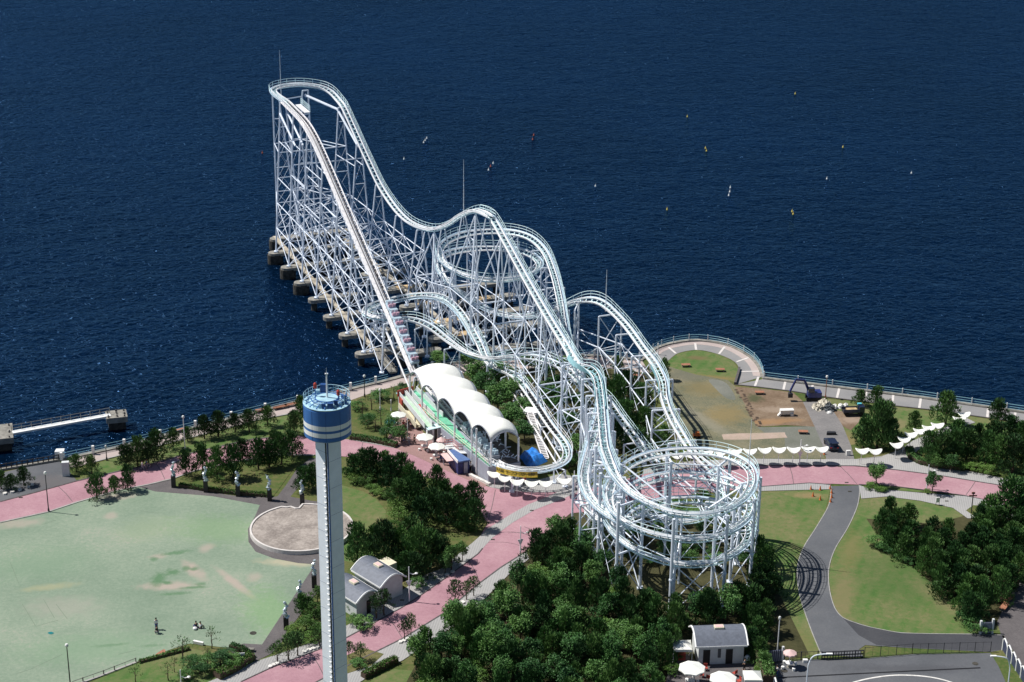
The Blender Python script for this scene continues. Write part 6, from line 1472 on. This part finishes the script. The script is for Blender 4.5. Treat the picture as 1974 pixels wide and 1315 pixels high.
def crown_broad(seed, n_clump=28, per=92, rx=.40, z0=.30, z1=1.0):
    rr = random.Random(seed); mb = MB(); cz = (z0+z1)/2; hz = (z1-z0)/2
    for i in range(n_clump):
        u = Vector((rr.gauss(0, 1), rr.gauss(0, 1), rr.gauss(.25, .9))).normalized(); q = rr.uniform(.45, .85)
        c = Vector((u.x*rx*q, u.y*rx*q, cz+u.z*hz*q)); cs = rr.uniform(.10, .16)
        for k in range(per):
            w = Vector((rr.gauss(0, 1), rr.gauss(0, 1), rr.gauss(.2, 1))).normalized(); p = c+w*cs*rr.uniform(.6, 1.05)
            leafquad(mb, p, Vector((rr.uniform(-1, 1), rr.uniform(-1, 1), rr.uniform(-.4, .9))), .0165, .033, rr)
    return mb
def trunk(seed, h=.55, r=.028, limbs=7, top=.85):
    rr = random.Random(seed); mb = MB(); pts = [Vector((0, 0, -.02))]; x = y = 0
    for k in range(1, 6): x += rr.uniform(-.02, .02); y += rr.uniform(-.02, .02); pts.append(Vector((x, y, top*k/5)))
    mb.sweep(pts, r, 6, [r*(1-.16*k) for k in range(6)])
    for k in range(limbs):
        q = pts[2+k % 3]; a = k*2.4; mb.tube(q, q+Vector((math.cos(a)*.2, math.sin(a)*.2, .10+.05*(k % 2))), r*.4, r*.15, 4)
    return mb
def proto(kind, seed):
    if kind == 'P': c = crown_pine(seed); m = PINE
    elif kind == 'D': c = crown_pine(seed, 34, 60, .42, 1.0, .12, .45); m = PINED
    elif kind == 'B': c = crown_broad(seed); m = BROAD
    elif kind == 'L': c = crown_broad(seed, 30, 70, .44, .08, 1.0); m = BRIGHT
    elif kind == 'G': c = crown_broad(seed, 30, 70, .46, .08, 1.0); m = BROAD
    elif kind == 'Y': c = crown_pine(seed, 12, 46, .26, 1.0, .42, .35); m = PINE
    else: c = crown_pine(seed, 7, 14, .30, 1.0, .50, .4); m = BROAD
    g = empty("tree", (0, 0, -500)); o = c.build("crown", m); o.parent = g
    if kind in 'LG': g.name = "shrub"
    t = trunk(seed, r=.022 if kind in "YN" else .03, limbs=4 if kind == 'Y' else 9 if kind == 'N' else 7, top=.9 if kind == 'N' else .8).build("trunk", "bark"); t.parent = g
    return g
PROTO = {k: [proto(k, s) for s in range(5 if k in 'PDB' else 3)] for k in "PDBLGYN"}
NAMES = {'P': "pine_tree", 'D': "pine_tree", 'B': "broadleaf_tree", 'L': "shrub", 'G': "shrub", 'Y': "young_pine", 'N': "bare_tree"}
CATS = {'P': "pine tree", 'D': "pine tree", 'B': "tree", 'L': "shrub", 'G': "shrub", 'Y': "young tree", 'N': "bare tree"}
WID = {'P': .74, 'D': .86, 'B': .86, 'L': .95, 'G': .98, 'Y': .50, 'N': .58}
def tree(kind, base, h, w, label, group):
    """base world point, h metres tall, w metres crown width"""
    o = copy_tree(rnd.choice(PROTO[kind])); o.name = NAMES[kind]; sx = w/WID[kind]
    place(o, (base.x, base.y, 0), rnd.uniform(0, 6.28), (sx*rnd.uniform(.93, 1.07), sx*rnd.uniform(.93, 1.07), h), label, group); o["category"] = CATS[kind]; return o
def tree_px(kind, bx, by, wpx, hpx, label, group):
    g = G(bx, by); t = VT(bx, by-hpx*1.0, bx, by); d = math.sqrt(g.y**2+H**2); return tree(kind, g, t.z, wpx*1.40*d/F, label, group)
ROWS = [
 ("pine beside the quay yard at far left", "pines by the quay yard", 'P', [(3, 943, 26, 36), (22, 944, 22, 30), (46, 936, 26, 36)]),
 ("pine between left promenade and pink road", "pines between promenade and pink road", 'P', [(147, 910, 27, 34), (176, 914, 27, 36), (243, 902, 32, 46), (266, 900, 34, 60), (286, 896, 30, 46), (302, 886, 36, 58), (335, 866, 27, 42), (362, 852, 20, 30), (394, 846, 29, 46), (421, 842, 35, 50), (453, 833, 27, 36), (481, 833, 31, 44), (516, 822, 27, 40), (567, 838, 28, 46), (580, 815, 28, 52)]),
 ("pine between the pink road and the turf", "pines between pink road and turf", 'P', [(187, 961, 36, 48), (221, 952, 25, 35), (247, 946, 29, 50), (359, 918, 29, 52), (390, 911, 30, 58), (419, 924, 37, 64), (450, 922, 42, 66), (469, 890, 35, 44), (499, 906, 33, 62), (519, 902, 38, 54), (530, 872, 27, 44), (542, 896, 38, 62), (563, 880, 37, 50)]),
 ("dark pine between the tower and the sculptures", "dark pines by the tower", 'D', [(584, 946, 36, 46), (602, 940, 30, 48)]),
 ("pine in the grove right of the tower", "pines in the grove right of the tower", 'D', [(682, 925, 40, 50), (700, 905, 34, 40), (716, 925, 44, 60), (742, 915, 40, 46), (752, 945, 46, 66), (774, 930, 46, 58), (790, 950, 40, 56), (770, 975, 44, 50), (806, 975, 52, 66), (842, 955, 40, 58), (858, 975, 38, 52), (832, 1000, 46, 60), (862, 1015, 46, 64), (884, 985, 40, 50), (912, 995, 44, 66), (914, 1022, 44, 60), (893, 1024, 38, 44), (812, 1020, 50, 62), (790, 1045, 40, 48)]),
 ("large pine behind the twin vaulted blocks", "pines behind the twin blocks", 'D', [(690, 1090, 52, 84), (722, 1068, 40, 56), (742, 1090, 58, 86), (770, 1082, 48, 66), (806, 1098, 60, 84), (832, 1088, 52, 68), (800, 1118, 44, 50), (852, 1094, 44, 58), (780, 1108, 40, 44)]),
 ("young street tree on the upper pavement", "young trees along the lower pink road", 'B', [(891, 1083, 22, 38), (870, 1100, 30, 50), (858, 1106, 22, 38)]),
 ("young tree in front of the twin vaulted blocks", "young trees before the twin blocks", 'Y', [(725, 1193, 26, 46), (741, 1187, 26, 50)]),
 ("slender young pine on the lower kerb of the pink road", "young trees along the lower pink road", 'Y', [(673, 1270, 18, 34), (695, 1274, 22, 34), (780, 1236, 20, 42), (793, 1229, 18, 46), (878, 1172, 28, 54), (899, 1157, 20, 38), (913, 1149, 20, 38)]),
 ("young pine on the striped pavement left of the tower", "young pines left of the tower", 'Y', [(534, 1277, 26, 38), (556, 1273, 30, 50), (574, 1265, 26, 46), (616, 1248, 22, 36)]),
 ("sparse bare tree on the grass corner at bottom left", "bare trees at bottom left", 'N', [(352, 1270, 32, 44), (408, 1250, 26, 42), (401, 1284, 20, 36), (336, 1296, 16, 30), (325, 1312, 26, 34), (262, 1316, 22, 34)]),
 ("bare tree between left promenade and station", "bare trees left of the station", 'N', [(699, 800, 22, 34), (716, 790, 24, 30), (735, 820, 26, 34), (724, 832, 22, 30), (760, 770, 22, 26)]),
 ("pine by the round lawn under the high curve of the track", "pine by the round lawn", 'D', [(1279, 733, 26, 42)]),
 ("pine standing alone on the lawn right of the site", "pines right of the site", 'P', [(1658, 783, 26, 32), (1688, 784, 28, 40), (1762, 832, 25, 40), (1822, 818, 48, 64), (1922, 818, 36, 50)]),
 ("dark pine between the site and the diagonal canopies", "pines between site and diagonal canopies", 'D', [(1664, 864, 40, 58), (1690, 864, 50, 92), (1715, 866, 42, 60), (1704, 840, 40, 66)]),
 ("dark pine behind the right pink road", "pines behind the right pink road", 'D', [(1790, 886, 42, 56), (1812, 896, 48, 66), (1838, 892, 46, 66), (1862, 886, 42, 60), (1842, 868, 46, 60), (1884, 862, 32, 46), (1800, 900, 34, 40), (1900, 895, 46, 64), (1925, 905, 48, 66), (1950, 912, 50, 72), (1975, 912, 44, 84), (1945, 856, 42, 56), (1968, 868, 42, 56), (1912, 868, 40, 56)]),
 ("young street tree beside the right pink road", "young trees along the right pink road", 'B', [(1689, 937, 28, 44), (1797, 952, 24, 42), (1833, 909, 22, 34), (1806, 905, 20, 28)]),
 ("big dark pine at the right photo edge", "big pines at the right edge", 'D', [(1945, 1005, 78, 84), (1905, 1010, 52, 56), (1975, 990, 60, 70)]),
 ("green tree between the station roof and the brake track", "trees between station and brake track", 'B', [(903, 712, 30, 34), (846, 705, 30, 26), (918, 742, 38, 44), (935, 768, 44, 50), (962, 745, 40, 44), (960, 795, 46, 52), (985, 778, 42, 48), (985, 828, 44, 48), (1006, 812, 40, 44), (1010, 850, 36, 38), (1002, 760, 34, 40)]),
 ("green tree between the brake track and the high track", "trees right of the brake track", 'B', [(1020, 716, 34, 34), (1048, 735, 40, 44), (1085, 720, 36, 36), (1070, 802, 50, 56), (1092, 840, 44, 50), (1075, 765, 40, 40), (1052, 770, 30, 34), (1106, 880, 40, 40), (1098, 905, 34, 34), (1118, 800, 36, 40)]),
 ("dark tree among columns left of the round plaza", "trees among the coaster columns", 'D', [(1130, 750, 40, 44), (1160, 770, 44, 48), (1188, 800, 50, 76), (1210, 770, 46, 56), (1205, 840, 50, 70), (1185, 865, 46, 54), (1236, 790, 44, 52), (1240, 840, 42, 56), (1225, 880, 48, 56), (1150, 840, 40, 44), (1262, 870, 38, 40), (1190, 716, 24, 30), (1280, 850, 30, 30)]),
 ("dark pine in the shade right of the land helix", "dark pines right of the land helix", 'D', [(1462, 1085, 38, 54), (1476, 1110, 42, 58), (1468, 1140, 44, 50), (1488, 1150, 40, 46), (1455, 1110, 34, 40)]),
 ("pine against the bottom toilet block and its hedge", "trees by the bottom toilet block", 'D', [(1450, 1268, 38, 56), (1462, 1278, 34, 50), (1458, 1250, 44, 60), (1472, 1300, 30, 40)]),
]
for lab, grp, kind, L in ROWS:
    L = sorted(L)
    for i, (bx, by, w, h) in enumerate(L):
        kk = kind
        if kind == 'D' and i % 3 == 2: kk = 'P'
        tree_px(kk, bx, by, w, h, (lab+(", %s from the left" % ORD[i] if len(L) > 1 else "")), grp)
# shrubs
SH = [("bright shrub on the lawn edge right of the tower", 'L', [(668, 915, 22, 14), (684, 932, 26, 20), (705, 935, 30, 22), (722, 925, 26, 22), (718, 950, 26, 16), (738, 958, 28, 18), (752, 968, 26, 18), (762, 985, 30, 22), (768, 1008, 34, 30), (760, 1025, 28, 22), (790, 1040, 26, 24)]),
      ("round green shrub on the grass left of the station", 'G', [(709, 826, 30, 30), (700, 815, 20, 18), (758, 835, 32, 34), (770, 852, 30, 34), (745, 845, 26, 22), (690, 790, 26, 16), (735, 772, 36, 20), (775, 760, 24, 22)]),
      ("bright bush beside the sculptures left of the tower", 'L', [(572, 1228, 32, 26), (592, 1218, 34, 30), (606, 1195, 30, 34), (610, 1225, 30, 28), (560, 1240, 28, 18), (600, 1240, 34, 20), (612, 1160, 24, 30)]),
      ("green bush among the bare trees at bottom left", 'G', [(366, 1290, 36, 26), (385, 1300, 34, 26), (402, 1288, 36, 26), (426, 1285, 40, 28), (448, 1284, 36, 22), (440, 1268, 30, 16), (360, 1310, 30, 20)]),
      ("low shrub along the right wood edge", 'G', [(1690, 1053, 34, 20), (1705, 1062, 28, 16), (1722, 1072, 26, 16), (1738, 1080, 26, 16), (1752, 1088, 24, 14), (1860, 1200, 34, 26), (1878, 1216, 36, 24), (1895, 1222, 26, 16)]),
      ("low clipped shrub on the verge of the right pink road", 'L', [(1683, 943, 28, 10), (1700, 946, 24, 9), (1787, 952, 12, 10)]),
      ("shrub in front of the twin vaulted blocks", 'G', [(700, 1215, 34, 26), (683, 1205, 26, 20), (680, 1180, 24, 18), (804, 1135, 30, 22), (690, 1286, 30, 14)]),
      ("bright bush beside the terrace at the bottom", 'L', [(1468, 1305, 24, 26), (1296, 1300, 30, 22), (1300, 1272, 26, 18)]),
      ("bush under the small grove behind the right pavement", 'L', [(1850, 903, 34, 16), (1880, 908, 30, 16), (1905, 915, 28, 18)]),
      ("pine bush among the dark paving sculptures", 'D', [(583, 1184, 34, 40), (596, 1180, 26, 30)])]
for lab, kind, L in SH:
    for i, (bx, by, w, h) in enumerate(sorted(L)): tree_px(kind, bx, by, w, h, "%s, %s from the left" % (lab, ORD[i]), lab.split(" on ")[0].split(" beside ")[0]+"s")
# hedges
def hedge(P, w, h, label, m=BROAD, dens=90):
    mb = MB(); rr = random.Random(len(P)*7+int(w*10)); P = [Vector(p) for p in P]
    core = MB(); ribbon(core, P, w*.8, 0, h*.85)
    for a, c in zip(P[:-1], P[1:]):
        L = (c-a).length; d = (c-a)/L; x = Vector((-d.y, d.x, 0))
        for k in range(int(L*dens*(w+h))):
            q = a+d*rr.uniform(0, L)+x*rr.uniform(-w/2, w/2); zz = rr.uniform(.05, h) if abs((q-a).dot(x)) > w*.36 else h*rr.uniform(.75, 1.08)
            leafquad(mb, Vector((q.x, q.y, zz)), Vector((rr.uniform(-1, 1), rr.uniform(-1, 1), rr.uniform(0, 1))), .07, .15, rr)
    g = empty("hedge", tuple(P[0]), label, "hedge"); core.build("inner_growth", "bark", g); mb.build("foliage", m, g)
hedge(gp([(346, 938), (400, 946), (460, 953), (523, 958)]), .9, .6, "long low hedge behind the row of sculptures", BRIGHT)
hedge(gp([(676, 846), (720, 852), (765, 862)]), 1.3, .8, "curved low hedge on the far kerb of the pink road by the station")
hedge(gp([(418, 1308), (450, 1292), (484, 1270)]), 1.8, 1.0, "thick clipped hedge running along the striped pavement at bottom left", BRIGHT)
hedge(gp([(484, 1270), (470, 1258), (445, 1250)]), 1.0, .8, "short clipped hedge beside the grey notice board")
hedge(gp([(700, 1308), (735, 1290), (764, 1276)]), 1.1, .9, "straight clipped hedge in the verge below the lower pink road", BRIGHT)
hedge(gp([(365, 1252), (320, 1264), (268, 1278)]), .6, .4, "thin low hedge along the turf edge at bottom left")
hedge(gp([(1752, 868), (1757, 884), (1775, 894), (1800, 900), (1830, 903), (1860, 907)]), 1.4, .8, "curved hedge wrapping the grove beside the diagonal canopies", BROAD)
hedge(gp([(1462, 1268), (1472, 1295), (1482, 1330)]), 1.9, 2.4, "tall clipped hedge between terrace and arched fence")
hedge(gp([(960, 905), (1010, 912), (1060, 910), (1100, 895)]), 1.6, .8, "hedge behind the curved row of canopies")
# dense woods
def inpoly(p, P):
    r = False; n = len(P); j = n-1
    for i in range(n):
        if (P[i].y > p.y) != (P[j].y > p.y) and p.x < (P[j].x-P[i].x)*(p.y-P[i].y)/(P[j].y-P[i].y)+P[i].x: r = not r
        j = i
    return r
def wood(polyp, step, hrange, kinds, label, group, holes=(), wr=(3.2, 4.6)):
    P = gp(polyp); Hs = [(G(x, y), r) for x, y, r in holes]; pts = []; x0, x1 = min(p.x for p in P), max(p.x for p in P); y0, y1 = min(p.y for p in P), max(p.y for p in P)
    y = y0; row = 0
    while y < y1:
        x = x0+(row % 2)*step/2
        while x < x1:
            q = Vector((x+rnd.uniform(-.32, .32)*step, y+rnd.uniform(-.32, .32)*step, 0))
            if inpoly(q, P) and all((q-h).length > r for h, r in Hs): pts.append(q)
            x += step
        y += step*.87; row += 1
    for q in pts:
        k = rnd.choice(kinds); h = rnd.uniform(*hrange)*(.6 if k in "GL" else 1); tree(k, q, h, rnd.uniform(*wr), label[k], group)
    return len(pts)
labs = {'D': "dark pine merged in the dense wood at the bottom centre", 'B': "mid green leafy tree merged in the dense wood at the bottom centre", 'P': "spiky pine merged in the dense wood at the bottom centre", 'L': "bright leafy bush merged in the dense wood at the bottom centre", 'G': "low green bush merged in the dense wood at the bottom centre"}
w1 = [(795, 1330), (800, 1290), (822, 1262), (852, 1240), (880, 1205), (915, 1180), (945, 1150), (1010, 1118), (1022, 1075), (1060, 1040), (1110, 1038), (1152, 1052), (1168, 1125), (1205, 1172), (1250, 1192), (1320, 1196), (1400, 1182), (1450, 1160), (1462, 1120), (1476, 1118), (1488, 1175), (1500, 1215), (1506, 1248), (1488, 1262), (1462, 1250), (1440, 1228), (1330, 1226), (1322, 1240), (1296, 1256), (1286, 1300), (1270, 1380), (780, 1420)]
n1 = wood(w1, 2.95, (3.9, 6.2), "DDBBBBPPPGLL", labs, "trees of the dense wood at the bottom", [(1232, 1145, 2.0), (1340, 1130, 3.0), (1270, 1120, 2.5), (1390, 1128, 2.5)])
labs2 = {k: v.replace("the dense wood at the bottom centre", "the dense wood at the right edge") for k, v in labs.items()}
w2 = [(1678, 1020), (1694, 1052), (1722, 1070), (1758, 1090), (1796, 1138), (1832, 1186), (1872, 1210), (1915, 1200), (1935, 1160), (1990, 1130), (2030, 1060), (2010, 985), (1960, 1000), (1900, 1018), (1860, 1035), (1800, 1040), (1765, 1035), (1745, 1010), (1710, 1005)]
n2 = wood(w2, 2.7, (3.4, 5.2), "DDDDPP", labs2, "trees of the dense wood at the right")
labs3 = {k: v.replace("merged in the dense wood at the bottom centre", "standing in the undergrowth under the land helix") for k, v in labs.items()}
w3 = [(1175, 1030), (1190, 990), (1240, 975), (1330, 970), (1385, 985), (1430, 1020), (1450, 1080), (1430, 1110), (1330, 1105), (1240, 1110)]
n3 = wood(w3, 3.4, (2.0, 3.4), "DGB", labs3, "undergrowth below the land helix", wr=(2.4, 3.6))
print("trees", n1, n2, n3)
for L in PROTO.values():
    for g in L:
        for ch in list(g.children): bpy.data.objects.remove(ch)
        bpy.data.objects.remove(g)

# ================================================================== LIGHT, SKY, CAMERA
w = bpy.data.worlds.new("World"); scene.world = w; w.use_nodes = True
n, l = w.node_tree.nodes, w.node_tree.links; bg = n["Background"]; sky = n.new("ShaderNodeTexSky"); sky.sky_type = 'NISHITA'; sky.sun_disc = False
EL = R(55); sdir = Vector((-1, .22, 0)).normalized()
sky.sun_elevation = EL; sky.sun_rotation = math.atan2(sdir.x, sdir.y) % (2*math.pi); sky.altitude = 0; sky.air_density = 1.0; sky.dust_density = .3; sky.ozone_density = 3.0
l.new(sky.outputs["Color"], bg.inputs["Color"]); bg.inputs["Strength"].default_value = .055
sd = bpy.data.lights.new("sun", 'SUN'); sd.energy = 5.0; sd.angle = R(.53); sd.color = (1.0, .965, .91); so = bpy.data.objects.new("sun", sd); COL.objects.link(so)
to = Vector((sdir.x*math.cos(EL), sdir.y*math.cos(EL), math.sin(EL))); so.rotation_euler = to.to_track_quat('Z', 'Y').to_euler(); so.location = (0, 250, 200)
cd = bpy.data.cameras.new("camera"); cam = bpy.data.objects.new("camera", cd); COL.objects.link(cam); cd.sensor_width = 36; cd.lens = F/1974*36; cd.clip_start = 1; cd.clip_end = 6000
cam.matrix_world = Matrix.Translation((0, 0, H)) @ Matrix.Rotation(math.pi/2-PIT, 4, 'X') @ Matrix.Rotation(ROLL, 4, 'Z'); scene.camera = cam
scene.view_settings.view_transform = 'Standard'; scene.view_settings.look = 'None'; scene.view_settings.exposure = 0.15; scene.view_settings.gamma = 1.0
scene.cycles.max_bounces = 6
